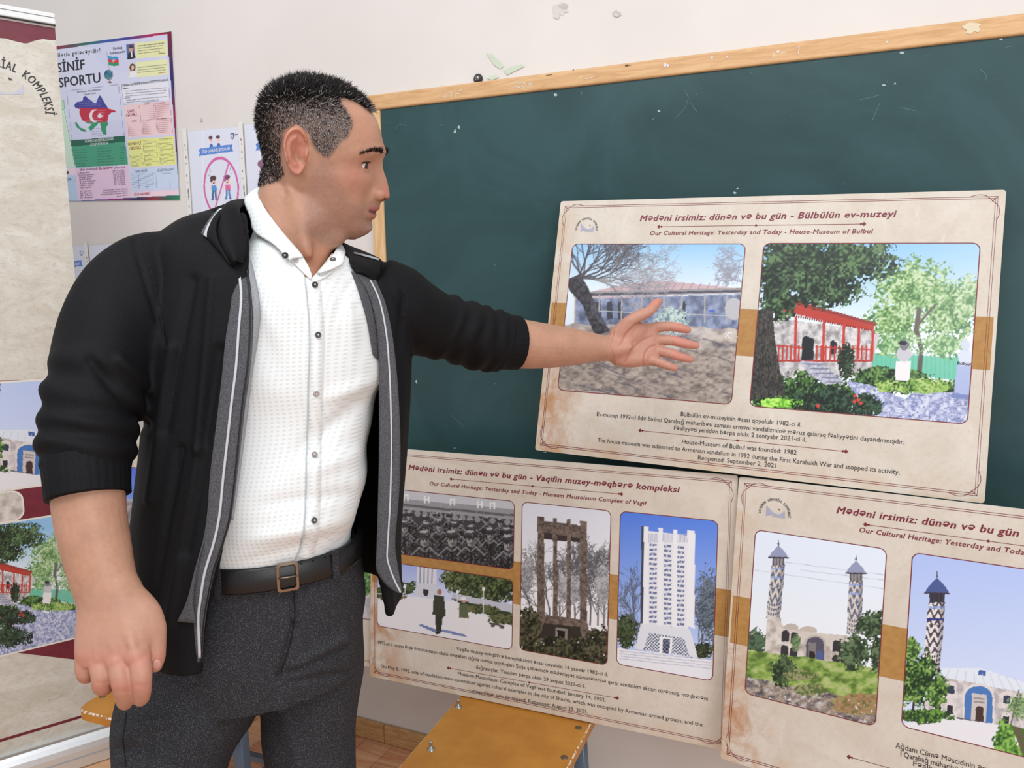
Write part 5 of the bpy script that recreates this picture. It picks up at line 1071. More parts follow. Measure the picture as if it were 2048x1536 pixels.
# ears
def ear(s):
    nu, nv = 40, 13; cen = hp(np.array(hx(598, s*.077)), np.array(s*.0765), np.array(303.0))
    ax = -HF*.93+HL*s*.37; ax /= np.linalg.norm(ax); up = HU+HF*.06; up /= np.linalg.norm(up); out = np.cross(ax, up); out *= np.sign(out @ (HL*s))
    R = []
    def pt(r, t, back):
        b = math.sin(t); a = math.cos(t); wa = .0168 if a > 0 else .0138
        wid = wa*(1+.18*b) if b > 0 else wa*(1-.08*b*b)
        A_, B_ = a*r*wid*(1.06 if b > 0 else 1), b*r*.0318
        rim = math.exp(-((r-.9)/.10)**2)*.0075*(1 if (a > -.55 or b > .35) else .25)*(1 if b > -.55 else .35)
        anti = math.exp(-((r-.56)/.11)**2)*.0048*(1 if a > -.1 else .2)
        con = -.0105*math.exp(-(((A_+.002)/.0075)**2+((B_+.005)/.012)**2))
        tr = .006*math.exp(-(((A_+.0125)/.0035)**2+((B_+.006)/.006)**2))
        h = .006+rim+anti+con+tr if not back else .001-.012*(1-r)
        return cen+ax*A_+up*B_+out*(h+A_*.10)
    rings = [[pt(r, t, False) for t in np.linspace(0, 2*math.pi, nu, endpoint=False)] for r in np.linspace(.05, 1, nv)]
    rings += [[pt(r, t, True) for t in np.linspace(0, 2*math.pi, nu, endpoint=False)] for r in (1.0, .8, .4, .06)]
    V, F = loft(rings); skin.append((V, F))
    skin.append(ball(cen-ax*.010-out*.004, (ax*.010, up*.020, out*.008)))
ear(-1); ear(1)
# neck, down into the chest
nk = [(600, 340, 1.10, .052, .056), (594, 390, 1.098, .0525, .060), (590, 440, 1.098, .0525, .062), (586, 480, 1.10, .0535, .063), (578, 520, 1.106, .058, .065), (570, 560, 1.11, .085, .075), (562, 610, 1.115, .13, .09), (560, 680, 1.12, .15, .10)]
skin.append(loft([ring(A(x, y, d), RH*a, FH*b, 40, 2.2) for x, y, d, a, b in crom(nk, 40)]))
skin.append(tube(PT([(690, 470, 1.085), (650, 474, 1.085), (610, 462, 1.085)]), [.012, .024, .034], 20, m=12)); skin.append(tube(PT([(634, 470, 1.085), (628, 505, 1.085), (618, 552, 1.09)]), [.026, .024, .024], 20, m=10))   # under the chin, throat
skin.append(tube(PT([(604, 385, 1.062), (618, 430, 1.062), (650, 462, 1.075)]), [.022, .028, .020], 18, m=12))   # jaw
skin.append(tube(PT([(582, 372, 1.045), (600, 440, 1.04), (618, 520, 1.05)]), [.010, .011, .010], 14, m=12))   # neck muscle

# ---------------------------------------------------------------- skin: pointing arm and hand (his left)
skin.append(tube(PT([(800, 625, 1.22), (930, 665, 1.28), (1030, 686, 1.325), (1090, 692, 1.35), (1150, 694, 1.372), (1195, 696, 1.388), (1228, 697, 1.398), (1256, 693, 1.402)]), np.array([(.040, .040), (.040, .040), (.0440, .0445), (.0425, .041), (.0365, .034), (.0318, .026), (.033, .022), (.032, .016)]), 28, m=40))
H2 = 1.40
pl = [(1222, 697, 1.397, .0330, .0200), (1240, 694, 1.400, .0385, .0205), (1262, 691, 1.402, .0425, .0200), (1284, 689, 1.404, .0420, .0175), (1303, 688, 1.405, .0395, .0145), (1315, 688, 1.406, .034, .010)]
skin.append(loft([ring(A(x, y, d), KU*a-KX*a*.10, KF*b, 32, 2.6) for x, y, d, a, b in crom(pl, 24)]))
q = H2/F_PX
skin.append(ball(A(1256, 668, 1.392), (KX*.036+KU*.012, KU*.023-KX*.004, KF*.018)))           # thenar
skin.append(ball(A(1258, 716, 1.394), (KX*.038, KU*.017, KF*.014)))                    # heel of the little finger side
skin.append(finger(PT([(1232, 672, 1.392), (1258, 646, 1.378), (1276, 633, 1.374), (1298, 622, 1.375), (1311, 608, 1.382), (1317, 603, 1.386)]), np.array([.019, .0145, .0122, .0108, .0100, .0080])*.95))
skin.append(finger(PT([(1285, 668, 1.405), (1309, 656, 1.405), (1339, 652.5, 1.398), (1361, 656, 1.396), (1375, 659.5, 1.398)]), np.array([.0125, .0110, .0095, .0088, .0072])))
skin.append(finger(PT([(1285, 683, 1.406), (1313, 680.5, 1.405), (1344, 681, 1.396), (1371, 687, 1.394), (1392, 691, 1.397)]), np.array([.0125, .0108, .0098, .0090, .0072])))
skin.append(finger(PT([(1285, 697, 1.406), (1311, 701, 1.404), (1338, 706.5, 1.395), (1362, 714, 1.394), (1380, 718.5, 1.398)]), np.array([.0120, .0105, .0096, .0086, .0070])))
skin.append(finger(PT([(1282, 710, 1.405), (1303, 720, 1.400), (1319, 725, 1.391), (1335, 731, 1.389), (1349, 735.5, 1.391)]), np.array([.0115, .0098, .0088, .0080, .0066])))
# ---------------------------------------------------------------- skin: hanging arm and hand (his right)
skin.append(tube(PT([(250, 560, 1.02), (200, 760, .955), (178, 900, .93), (176, 985, .915), (184, 1050, .908), (196, 1110, .902), (209, 1165, .897), (221, 1200, .892), (230, 1245, .887), (232, 1275, .885)]), np.array([(.034, .034), (.034, .034), (.036, .035), (.0410, .0400), (.0402, .0395), (.0385, .036), (.0370, .0315), (.0395, .0285), (.042, .023), (.036, .016)]), 28, ref=KF, m=46))
H1 = .885
pl = [(219, 1195, .893, .0350, .026), (229, 1218, .890, .0408, .0265), (233, 1245, .886, .0452, .025), (231, 1275, .881, .0450, .0235), (228, 1303, .877, .0435, .022), (227, 1326, .876, .041, .019)]
skin.append(loft([ring(A(x, y, d), KX*a, -KF*b, 36, 2.7) for x, y, d, a, b in crom(pl, 26)]))
for x, y, d, r in ((171, 1313, .876, .0110), (197, 1322, .866, .0122), (234, 1324, .863, .0128), (272, 1312, .864, .0130)): skin.append(ball(A(x, y, d), (KX*r, KU*r*1.0, KF*r)))   # knuckles
for x, y, x2, y2 in ((186, 1240, 197, 1322), (214, 1235, 234, 1324), (248, 1235, 272, 1312)): skin.append(tube(PT([(x, y, .870), ((x+x2)/2, (y+y2)/2, .863), (x2, y2, .859)]), [.005, .0055, .006], 10, m=8))
skin.append(finger(PT([(173, 1306, .878), (169.5, 1328, .872), (170, 1346, .872), (174, 1352, .885), (184, 1350, .898)]), np.array([.0122, .0112, .0102, .0092, .0075])))
skin.append(finger(PT([(199, 1312, .873), (201, 1345, .860), (204, 1370, .862), (210, 1374, .880), (216, 1368, .893)]), np.array([.0130, .0112, .0108, .0096, .0080])))
skin.append(finger(PT([(236, 1312, .871), (240, 1350, .857), (246, 1380, .860), (250, 1401, .872), (251, 1408, .884)]), np.array([.0135, .0118, .0112, .0098, .0075])))
skin.append(finger(PT([(276, 1300, .872), (282, 1340, .860), (284, 1372, .860), (283, 1393, .868), (281, 1401, .876)]), np.array([.0138, .0118, .0110, .0098, .0076])))
skin.append(finger(PT([(262, 1195, .893), (290, 1226, .892), (307, 1256, .890), (312, 1288, .888), (312, 1316, .886), (310.5, 1331, .885)]), np.array([.018, .0185, .0145, .0115, .0106, .0084])))
VS, FS = join(skin)
body = remesh(VS, FS, 0.0017, 6, .5)
VB = mverts(body)
EB = np.empty(len(body.edges)*2, np.int32); body.edges.foreach_get('vertices', EB); EB = EB.reshape(-1, 2)
def relax(V, wgt, its):
    "smooth a patch of skin"
    k = np.where(wgt > 1e-3)[0]; m = np.zeros(len(V), bool); m[k] = True; e = EB[m[EB[:, 0]] | m[EB[:, 1]]]; a = np.concatenate([e[:, 0], e[:, 1]]); b = np.concatenate([e[:, 1], e[:, 0]])
    for _ in range(its):
        cnt = np.bincount(a, minlength=len(V)); S_ = np.stack([np.bincount(a, V[b, i], len(V)) for i in range(3)], 1); t = S_[k]/np.maximum(cnt[k], 1)[:, None]; V[k] += (t-V[k])*wgt[k][:, None]
    return V
px_, py_ = proj(VB); dd_ = (VB-EYE) @ KF
bell = lambda v, a, b, f: np.clip((v-a)/f, 0, 1)*np.clip((b-v)/f, 0, 1)
VB = relax(VB, bell(px_, 555, 705, 28)*bell(py_, 385, 540, 24)*(dd_ < 1.2)*.8, 120)
VB = relax(VB, bell(px_, 1195, 1300, 16)*bell(py_, 640, 745, 12)*(dd_ > 1.3)*.7, 40)
VB = relax(VB, bell(px_, 145, 330, 10)*bell(py_, 1165, 1290, 25)*(dd_ < .96)*.7, 30)
setverts(body, VB); NB = mnorms(body)
# fine relief: palm and finger creases, knuckle wrinkles, tendons
PXB, PYB = proj(VB); DB = (VB-EYE) @ KF
def crease(pts, wd, dep, dmin, dmax):
    P = np.array(pts, float); best = np.full(len(VB), 1e9)
    k = (PXB > P[:, 0].min()-wd*3) & (PXB < P[:, 0].max()+wd*3) & (PYB > P[:, 1].min()-wd*3) & (PYB < P[:, 1].max()+wd*3) & (DB > dmin) & (DB < dmax) & (NB @ KF < -.1)
    if not k.any(): return
    x, y = PXB[k], PYB[k]; b = np.full(len(x), 1e9)
    for p, q_ in zip(P[:-1], P[1:]):
        d = q_-p; t = np.clip(((x-p[0])*d[0]+(y-p[1])*d[1])/(d@d), 0, 1); b = np.minimum(b, np.hypot(x-p[0]-t*d[0], y-p[1]-t*d[1]))
    VB[k] -= NB[k]*(dep*np.exp(-(b/wd)**2))[:, None]
CRS = [([(1291, 641), (1270, 650), (1252, 668), (1240, 690)], 2.2, .0016), ([(1305, 671), (1285, 680), (1262, 700), (1250, 724)], 2.0, .0012), ([(1312, 690), (1300, 694), (1290, 706), (1286, 730)], 2.0, .0014), ([(1227, 662), (1222, 690), (1229, 728)], 1.8, .0010), ([(1219, 668), (1217, 700), (1222, 724)], 1.6, .0006)]
for x0, y0, x1, y1 in ((1310, 648, 1312, 664), (1339, 643, 1340, 661), (1360, 648, 1358, 664), (1316, 672, 1316, 689), (1344, 672, 1344, 690), (1371, 679, 1369, 695), (1338, 698, 1335, 714), (1362, 706, 1359, 722), (1319, 717, 1315, 732), (1335, 723, 1332, 738), (1299, 613, 1304, 630)): CRS.append(([(x0, y0), (x1, y1)], 1.5, .0008))
for c in CRS: crease(*c, 1.33, 1.47)
for x, y, w_ in ((246, 1378, 12), (246, 1383, 13), (285, 1368, 12), (285, 1373, 12), (204, 1365, 10)): crease([(x-w_, y), (x, y+2), (x+w_, y)], 1.3, .0006, .82, .93)
VB += NB*((vn3(VB, .006, 3)-.5)*.0004+(vn3(VB, .022, 8)-.5)*.0009)[:, None]
setverts(body, VB)
# skin colour by place: lips, ears, cheeks, palms, beard shadow, scalp; painted shade at mouth line and nostrils
CB = np.tile(rgb((184, 139, 115)), (len(VB), 1)).astype(float)
n1 = vn3(VB, .02, 1); n2 = vn3(VB, .0035, 5); n3 = vn3(VB, .0012, 6)
CB *= (1+(n1-.5)*.07+(n2-.5)*.05)[:, None]
def tint(m, c): 
    global CB
    CB = CB+(rgb(c)-CB)*np.clip(m, 0, 1)[:, None]
L_ = VB-HC; hxl, hyl, hpy = L_ @ HF, L_ @ HL, HY-(L_ @ HU)/KV
isH = (np.abs(hyl) < .1) & (hpy > 140) & (hpy < 490) & (np.abs(hxl) < .14)
mx = HX+((hxl*ctm-np.abs(hyl)*stm))/KH                        # photo column seen from the near side, both sides alike
gz = lambda v, c, s: np.exp(-((v-c)/s)**2/2)
tint(isH*(gz(mx, 700, 26)*gz(hpy, 352, 24)*.28), (200, 118, 106)); tint(isH*gz(hpy, 385, 16)*gz(mx, 764, 10)*.4, (196, 118, 104)); tint(isH*gz(hpy, 250, 40)*gz(mx, 735, 24)*.35, (212, 150, 122))
earm = isH*(np.abs(hyl) > .0765)*(mx > 560)*(mx < 628)*(hpy > 245)*(hpy < 358); tint(earm*.38, (206, 118, 104))
tint((1-isH)*(PYB > 360)*(PYB < 560)*(PXB > 500)*(PXB < 660)*.5, (206, 138, 104))
def soft(pts, sg, k=14):
    r_ = np.random.RandomState(3); return sum(inpoly(mx+r_.normal()*sg, hpy+r_.normal()*sg, pts).astype(float) for _ in range(k))/k
bp = soft( [(640, 305), (665, 315), (668, 352), (690, 398), (712, 412), (716, 402), (752, 404), (752, 410), (726, 414), (722, 446), (736, 446), (730, 470), (700, 482), (640, 486), (596, 452), (604, 400), (620, 345)], 7)
tint(isH*bp*(.26+.35*(n3-.3)), (128, 102, 96))
lpy = hpy+5.5*np.clip(np.abs(hyl)/.021, 0, 1.2)**2
lip = isH*np.clip(1.6-((np.abs(hyl)/.0225)**2.4+(np.abs(lpy-426.5)/14.5)**2.4)*1.0, 0, 1)*((hxl-hx(716)) > 0)*(np.abs(hpy-426.5) < 15); tint(lip*.7, (172, 100, 98)); tint(isH*(np.abs(hyl) < .023)*gz(lpy, 427.5, 1.8)*(hxl > hx(724))*.8, (86, 44, 46))  # lip colour, then shade between the lips painted as a dark line
tint(isH*(hpy > 396)*(hpy < 403)*gz(np.abs(hyl), .0065, .003)*(hxl > hx(738))*.85, (84, 44, 40))  # nostril darkness painted into the skin colour, no openings modelled
HAIRP = [(757, 233), (744, 227), (715, 209), (690, 201), (678, 203), (685, 218), (699, 236), (703, 250), (692, 273), (675, 284), (664, 303), (653, 312), (634, 300), (623, 270), (603, 250), (577, 262), (566, 308), (571, 345), (556, 360), (520, 370), (480, 370), (480, 100), (780, 100), (780, 233)]
hm = inpoly(mx, hpy, HAIRP)*isH*(1-earm); tint(soft(HAIRP, 4)*isH*(1-earm)*(.62+.2*(n3-.5)), (74, 66, 66))
handL = np.clip((PXB-1195)/50, 0, 1)*(DB > 1.3); tint(handL*.5, (204, 146, 132)); tint(handL*((PXB > 1345) | (PYB < 612))*.35, (218, 130, 118))
handR = (PYB > 1195)*(DB < .96); tint(handR*.3, (194, 146, 132)); tint(handR*(gz(PYB, 1320, 16)+gz(PYB, 1375, 14))*.4, (196, 122, 106))
cm = np.zeros(len(VB))
for pts, wd, dp in CRS[:4]:
    P = np.array(pts, float)
    for p, q_ in zip(P[:-1], P[1:]):
        d = q_-p; t = np.clip(((PXB-p[0])*d[0]+(PYB-p[1])*d[1])/(d@d), 0, 1); cm = np.maximum(cm, np.exp(-(np.hypot(PXB-p[0]-t*d[0], PYB-p[1]-t*d[1])/1.6)**2))
tint(cm*handL*(NB @ KF < 0)*.4, (170, 92, 80))
SK = NT('skin', .46, .4); a_ = SK.n('VertexColor'); a_.layer_name = 'Col'; SK.l(a_.outputs[0], SK.b.inputs['Base Color'])
SK.b.inputs['Subsurface Weight'].default_value = .12; SK.b.inputs['Subsurface Radius'].default_value = (.006, .003, .002); SK.b.inputs['Subsurface Scale'].default_value = .6
SK.bump(SK.noise(SK.co(), 900, 3), .12, .0004)
# hidden trunk and legs share the same skin mesh
core = [loft([ring(A(x, y, d), RH*a, FH*b, 28) for x, y, d, a, b in crom([(560, 640, 1.12, .14, .09), (550, 760, 1.12, .135, .09), (540, 900, 1.12, .125, .09), (535, 1020, 1.125, .105, .085), (530, 1130, 1.13, .105, .085), (530, 1230, 1.14, .115, .095)], 24)])]
for hp_, lo in (([(455, 1230, 1.12), (385, 1400, 1.085), (346, 1536, 1.04), (318, 1800, 1.0)], 0), ([(618, 1230, 1.17), (618, 1400, 1.16), (620, 1536, 1.15), (632, 1800, 1.16)], 1)):
    Q_ = PT(hp_); k_ = Q_[-1]; core.append(tube(np.vstack([Q_, [k_*np.array([1, 1, .5])+[0, .01, .04], [k_[0], k_[1]+.02, .07]]]), [.06, .055, .05, .046, .044, .036], 20, m=34))
cme = remesh(*join(core), .009, 2)
VC = mverts(cme); FC = [tuple(p.vertices) for p in cme.polygons]
FB = [tuple(p.vertices) for p in body.polygons]; nb = len(VB)
full = bpy.data.meshes.new('body'); full.from_pydata(np.vstack([VB, VC]).tolist(), [], FB+[tuple(i+nb for i in f) for f in FC]); full.update()
setcol(full, np.vstack([CB, np.tile(rgb((184, 139, 115)), (len(VC), 1))]))
mput('body', full, SK.m)
TB = bvh(VB, FB)
# eyes
for c, s in zip(EYES, (-1, 1)):
    f = HF*.92+HL*(-.10)-KU*.26; f /= np.linalg.norm(f); l_ = np.cross(HU, f); l_ /= np.linalg.norm(l_); u_ = np.cross(f, l_)
    e = mpart('eye', *ball(c, (l_*.0119, u_*.0119, f*.0119), 24, 16), flat((226, 216, 210), .2))
    cap = lambda r0, r1, rad: loft([ring(c+f*math.sqrt(rad**2-r*r), l_*r, u_*r, 20) for r in np.linspace(r0, r1, 5)])
    mpart('iris', *cap(.006, .0006, .01205), flat((70, 52, 40), .15), None).parent = e; mpart('pupil', *cap(.0028, .0003, .01215), flat((14, 12, 12), .1), None).parent = e
for c, s in zip(EYES, (-1, 1)):
    f = HF+HL*s*.34; f /= np.linalg.norm(f); l_ = np.cross(HU, f)
    Q_ = [c+.0149*(f*math.cos(e)*math.cos(a)+l_*math.cos(e)*math.sin(a)*1.15+HU*math.sin(e)*.95) for a, e in ((math.radians(t), math.radians(16)) for t in np.linspace(-66, 66, 15))]
    mpart('eyelash', *tube(Q_, np.full(15, .0011), 8), flat((36, 28, 26), .6))
# eyebrows and hair: real short strands
def strands(name, roots, dirs, lens, rad, cols, curl=.0, seg_=2, rs=None):
    n = len(roots); rs = rs or np.random.RandomState(7)
    d = dirs/np.linalg.norm(dirs, axis=1)[:, None]; t = np.cross(d, rs.normal(size=(n, 3))); t /= np.linalg.norm(t, axis=1)[:, None]; b = np.cross(d, t)
    bend = t*(curl*lens)[:, None] if np.ndim(curl) else t*(lens*curl)[:, None]
    V = []; 
    for k in range(seg_):
        u = k/seg_; p = roots+d*(lens*u)[:, None]+bend*(u*u)
        for a in range(3): V.append(p+(t*math.cos(2.094*a)+b*math.sin(2.094*a))*(rad*(1-.55*u))[:, None])
    V.append(roots+d*lens[:, None]+bend); k_ = len(V)
    VV = np.stack(V, 1).reshape(-1, 3); base = (np.arange(n)*k_)[:, None]; F = []
    for k in range(seg_-1):
        for a in range(3): F.append(base+np.array([[k*3+a, k*3+(a+1) % 3, (k+1)*3+(a+1) % 3, (k+1)*3+a]]))
    Q = np.concatenate(F).tolist() if F else []
    Tt = np.concatenate([base+np.array([[(seg_-1)*3+a, (seg_-1)*3+(a+1) % 3, seg_*3]]) for a in range(3)]).tolist()
    me = bpy.data.meshes.new(name); me.from_pydata((VV-MO).tolist(), [], Q+Tt); me.update(); setcol(me, np.repeat(cols, k_, 0)); return put(name, me, HAIRM, man)
HAIRM = NT('hair', .6, .2); a_ = HAIRM.n('VertexColor'); a_.layer_name = 'Col'; HAIRM.l(a_.outputs[0], HAIRM.b.inputs['Base Color']); HAIRM = HAIRM.m
RS = np.random.RandomState(11)
kk = np.where(hm > 0)[0]; idx = RS.choice(kk, 26000)
P0 = VB[idx]+RS.normal(size=(26000, 3))*.0007; N0 = NB[idx]; m0, y0 = mx[idx], hpy[idx]
topf = np.clip((246-y0-RS.rand(26000)*14)/58, 0, 1)*np.clip((m0-500)/40, 0, 1); topf = np.maximum(topf, np.clip((560-m0)/25, 0, 1)*np.clip((285-y0)/50, 0, 1)*.45)
ln_ = .0038+topf*(.0062+.006*RS.rand(26000)); frontf = np.clip((m0-700)/40, 0, 1)*(y0 < 240)
ln_ += frontf*.006*RS.rand(26000); ln_ *= .75+.5*RS.rand(26000)
dr = N0*(.5+.12*topf)[:, None]+HF*(.15+.55*topf*np.clip((m0-560)/120, -.4, 1)+.3*frontf)[:, None]+HU*(-.55*(1-topf)+.2*topf)[:, None]+RS.normal(size=(26000, 3))*.2
gp = np.clip(.10+.62*(1-np.clip((y0-205)/-30, 0, 1))*np.clip((m0-545)/70, 0, 1)*np.clip((330-y0)/60+.3, 0, 1), 0, .72); gp = gp*(1-np.clip((topf-.15)/.5, 0, 1))+.035
g = RS.rand(26000) < gp; cl = np.where(g[:, None], rgb((176, 170, 168))*(.75+.4*RS.rand(26000, 1)), rgb((34, 30, 30))*(.7+.7*RS.rand(26000, 1)))
strands('hair', P0, dr, ln_, .00042+.00025*topf, cl, .18)
for s in (-1, 1):
    n = 330; t = RS.rand(n); py_ = 306-10*np.sin(t*2.2)+9*t*t+RS.normal(size=n)*(1.5+1.2*t)
    R0, D0 = [], []
    for a_x, a_y, t_ in zip(px_, py_, t):
        o = hp(np.array(.16), np.array(s*(.054-.037*t_)), np.array(a_y)); dv = -HF; p, nn, i_, q_ = TB.ray_cast(Vector(o), Vector(dv))
        if p is not None: R0.append(np.array(p)); D0.append(HL*s*.8*(1 if t_ < .75 else .2)+HU*(.35-.5*(1-t_))+HF*.35+RS.normal(size=3)*.15)
    R0, D0 = np.array(R0), np.array(D0); strands('eyebrow', R0, D0, .0045+.003*RS.rand(len(R0)), np.full(len(R0), .00036), np.tile(rgb((40, 32, 30)), (len(R0), 1)), .1)
for px, py, rx_, ry_ in ((314, 1330, 4.6, 7.0),):
    c, n = hit(TB, px-1, py, .0006); u_ = KU-n*(KU@n); u_ /= np.linalg.norm(u_); l_ = np.cross(u_, n); mpart('fingernail', *ball(c-n*.0011, (l_*.0050, u_*.0066, n*.0015)), flat((206, 154, 140), .3))
# ---------------------------------------------------------------- clothes
def knit(name, c1, c2, scale, rough=.85, bump=.25, sheen=.0, rotz=0.0, fleck=None):
    m = NT(name, rough, .2); n_ = m.noise(m.co(), 700, 2); v = m.co(rot=(0, 0.2, rotz)); w1 = m.n('TexWave'); w1.wave_type = 'BANDS'; w1.bands_direction = 'Z'; w1.inputs['Scale'].default_value = scale; w1.inputs['Distortion'].default_value = 1.0; m.l(v, w1.inputs[0])
    c = m.mix(m.rng(n_, .35, .65), c1, c2)
    if fleck: c = m.mix(m.rng(m.noise(m.co(), 1500, 1), .60, .70, 0, .8), c, fleck)
    m.col(c); m.bump(m.math('ADD', w1.outputs[1], n_), bump, .0004); m.b.inputs['Sheen Weight'].default_value = sheen; m.b.inputs['Sheen Roughness'].default_value = .5; return m.m
BLACK = knit('black_knit', (11, 11, 14), (18, 18, 22), 260, .72, .2, .0)
RIBB = NT('black_rib', .9, .2); w1 = RIBB.n('TexWave'); w1.bands_direction = 'X'; w1.inputs['Scale'].default_value = 150; RIBB.l(RIBB.co(out='UV'), w1.inputs[0]); RIBB.col(RIBB.mix(w1.outputs[1], (18, 18, 21), (34, 34, 38))); RIBB = RIBB.m
GREY = knit('grey_melange', (66, 66, 70), (92, 92, 97), 300, .95, .3, .1, fleck=(128, 128, 132)); LGREY = knit('light_grey_jersey', (150, 154, 160), (176, 180, 186), 300, .9, .2); PIPE = flat((196, 198, 204), .6)
SH = NT('white_shirt', .8, .25); v = SH.co(); ws = []
for dr_ in ('X', 'Z'):
    w1 = SH.n('TexWave'); w1.bands_direction = dr_; w1.inputs['Scale'].default_value = 54; w1.inputs['Distortion'].default_value = .5; w1.inputs['Detail'].default_value = 1; SH.l(v, w1.inputs[0]); ws.append(w1.outputs[1])
wv = SH.math('MULTIPLY', ws[0], ws[1]); SH.col(SH.mix(SH.rng(wv, .2, .8, 0, 1), (236, 240, 241), (222, 226, 226))); SH.bump(wv, .35, .0008); SH = SH.m
SHP = flat((228, 232, 233), .75)
TR = NT('trouser_twill', .9, .15); w1 = TR.n('TexWave'); w1.bands_direction = 'DIAGONAL'; w1.inputs['Scale'].default_value = 330; w1.inputs['Distortion'].default_value = 2.0; w1.inputs['Detail Scale'].default_value = 6; TR.l(TR.co(rot=(0, 0, .4)), w1.inputs[0])
fl_ = TR.noise(TR.co(), 900, 2); TR.col(TR.mix(TR.rng(fl_, .52, .68, 0, .9), TR.mix(w1.outputs[1], (38, 38, 42), (52, 52, 56)), (98, 98, 102))); TR.bump(w1.outputs[1], .3, .0005); TR = TR.m

PSI = math.radians(24)
BS = math.cos(PSI)*RH+math.sin(PSI)*FH; BN = -math.sin(PSI)*RH+math.cos(PSI)*FH      # his left; his back
def trow(py, xl, xr, d, b):
    c = A((xl+xr)/2, py, d); H = (xr-xl)/2*d/F_PX; a = math.sqrt(max(H*H-(b*math.sin(PSI))**2, .0025))/math.cos(PSI); return list(c)+[a, b]
def folds(V, N, amp, specs, seed=0):
    P = V.copy(); D = np.zeros(len(V))
    for ax, s_along, s_across, w_ in specs:
        ax = np.asarray(ax, float)/np.linalg.norm(ax); al = P @ ax; Q = P-np.outer(al, ax); D += w_*(vn3(Q/s_across+np.outer(al/s_along, ax), 1.0, seed)-.5); seed += 3
    return V+N*(amp*D)[:, None]
# shirt: closed trunk, tucked in at the belt
TRK = [trow(*r) for r in [(452, 520, 660, 1.10, .060), (490, 496, 672, 1.10, .068), (520, 455, 702, 1.105, .084), (560, 412, 738, 1.112, .104), (620, 392, 754, 1.118, .120), (690, 384, 763, 1.125, .126), (745, 382, 760, 1.126, .126), (800, 382, 742, 1.126, .124), (850, 382, 734, 1.124, .124), (905, 380, 728, 1.122, .128), (955, 378, 729, 1.120, .131), (1005, 376, 718, 1.120, .130), (1055, 374, 704, 1.122, .126), (1100, 374, 704, 1.124, .120), (1150, 378, 704, 1.126, .112)]]
rg = [ring(r[:3], BS*r[3], BN*r[4], 120, 2.25) for r in crom(TRK, 150)]
V, F = loft(rg); V = np.array(V); me = bpy.data.meshes.new('shirt'); me.from_pydata(V.tolist(), [], F); me.update(); N = mnorms(me); V = mverts(me); N *= np.sign(((V-V.mean(0))*N).sum(1).mean())
X_, Y_ = proj(V)
Vf = folds(V, N, .018, [(BS*.35+ZV, .16, .040, .55), (BS-ZV*.6, .18, .045, .45)], 5); V = V+(Vf-V)*np.clip((V[:, 2]-1.0)/.06, 0, 1)[:, None]-N*(.006*np.clip((1.03-V[:, 2])/.03, 0, 1))[:, None]
fo = np.zeros(len(V))
for (p, q_), w_, am in ((((735, 790), (600, 905)), 17, -.007), (((748, 760), (640, 800)), 14, .005), (((735, 900), (560, 960)), 20, .005), (((715, 985), (520, 1010)), 16, -.005), (((700, 1040), (480, 1085)), 18, .006), (((690, 1066), (470, 1130)), 10, -.005), (((690, 560), (705, 700)), 9, .004), (((670, 640), (700, 560)), 8, -.004), (((520, 560), (600, 640)), 16, .004), (((505, 600), (560, 760)), 14, -.004)):
    p, q_ = np.array(p, float), np.array(q_, float); d = q_-p; t = np.clip(((X_-p[0])*d[0]+(Y_-p[1])*d[1])/(d@d), 0, 1); fo += 1.3*am*np.exp(-(np.hypot(X_-p[0]-t*d[0], Y_-p[1]-t*d[1])/w_)**2)*np.sin(np.clip(t, .04, .96)*math.pi)**.5
fr = np.clip(-(N @ BN), 0, 1)*np.clip((V[:, 2]-1.008)/.05, 0, 1); V = V+N*(fo*fr)[:, None]
setverts(me, V); X_, Y_ = proj(V); TS0 = bvh(V, F)
VN = [(552, 466), (572, 496), (594, 526), (620, 559), (640, 550), (662, 528), (681, 506), (694, 470), (700, 430), (545, 430)]
FK = [f for f in F if max(V[i, 2] for i in f) > .985 and not ((N[f[0]] @ KF) < .15 and inpoly(X_[list(f)].mean(keepdims=True), Y_[list(f)].mean(keepdims=True), VN)[0])]
me = bpy.data.meshes.new('shirt'); me.from_pydata(V.tolist(), [], FK); me.update(); shirt = mput('shirt', me, SH); TS = bvh(V, FK)
def on(T, rows, lift): return [hit(T, x, y, lift)[0] for x, y in rows]
def ribbon_on(name, T, rows, wpx, lift, mt, parent, thick=.0012):
    "flat band lying on cloth along photo points"
    P = crom(rows, 60); d = np.gradient(P, axis=0); d /= np.linalg.norm(d, axis=1)[:, None]; n_ = np.stack([-d[:, 1], d[:, 0]], 1); R = []
    for p, k in zip(P, n_):
        a, _ = hit(T, *(p+k*wpx/2), lift); b, _ = hit(T, *(p-k*wpx/2), lift)
        if a is None or b is None: continue
        f = (a+b)/2-EYE; f /= np.linalg.norm(f); R.append([a, b, b+f*thick, a+f*thick])
    return mpart(name, *loft(R), mt, None, True)
pk = [(624, 556), (630, 620), (633, 680), (631, 760), (629, 840), (627, 920), (625, 1000), (620, 1070), (606, 1118)]
o = ribbon_on('button_placket', TS, pk, 30, .0016, SH, shirt); o.parent = shirt
o = ribbon_on('placket_seam', TS, [(x-15, y) for x, y in pk], 2.0, .0024, flat((196, 200, 202), .8), shirt, .0005); o.parent = shirt
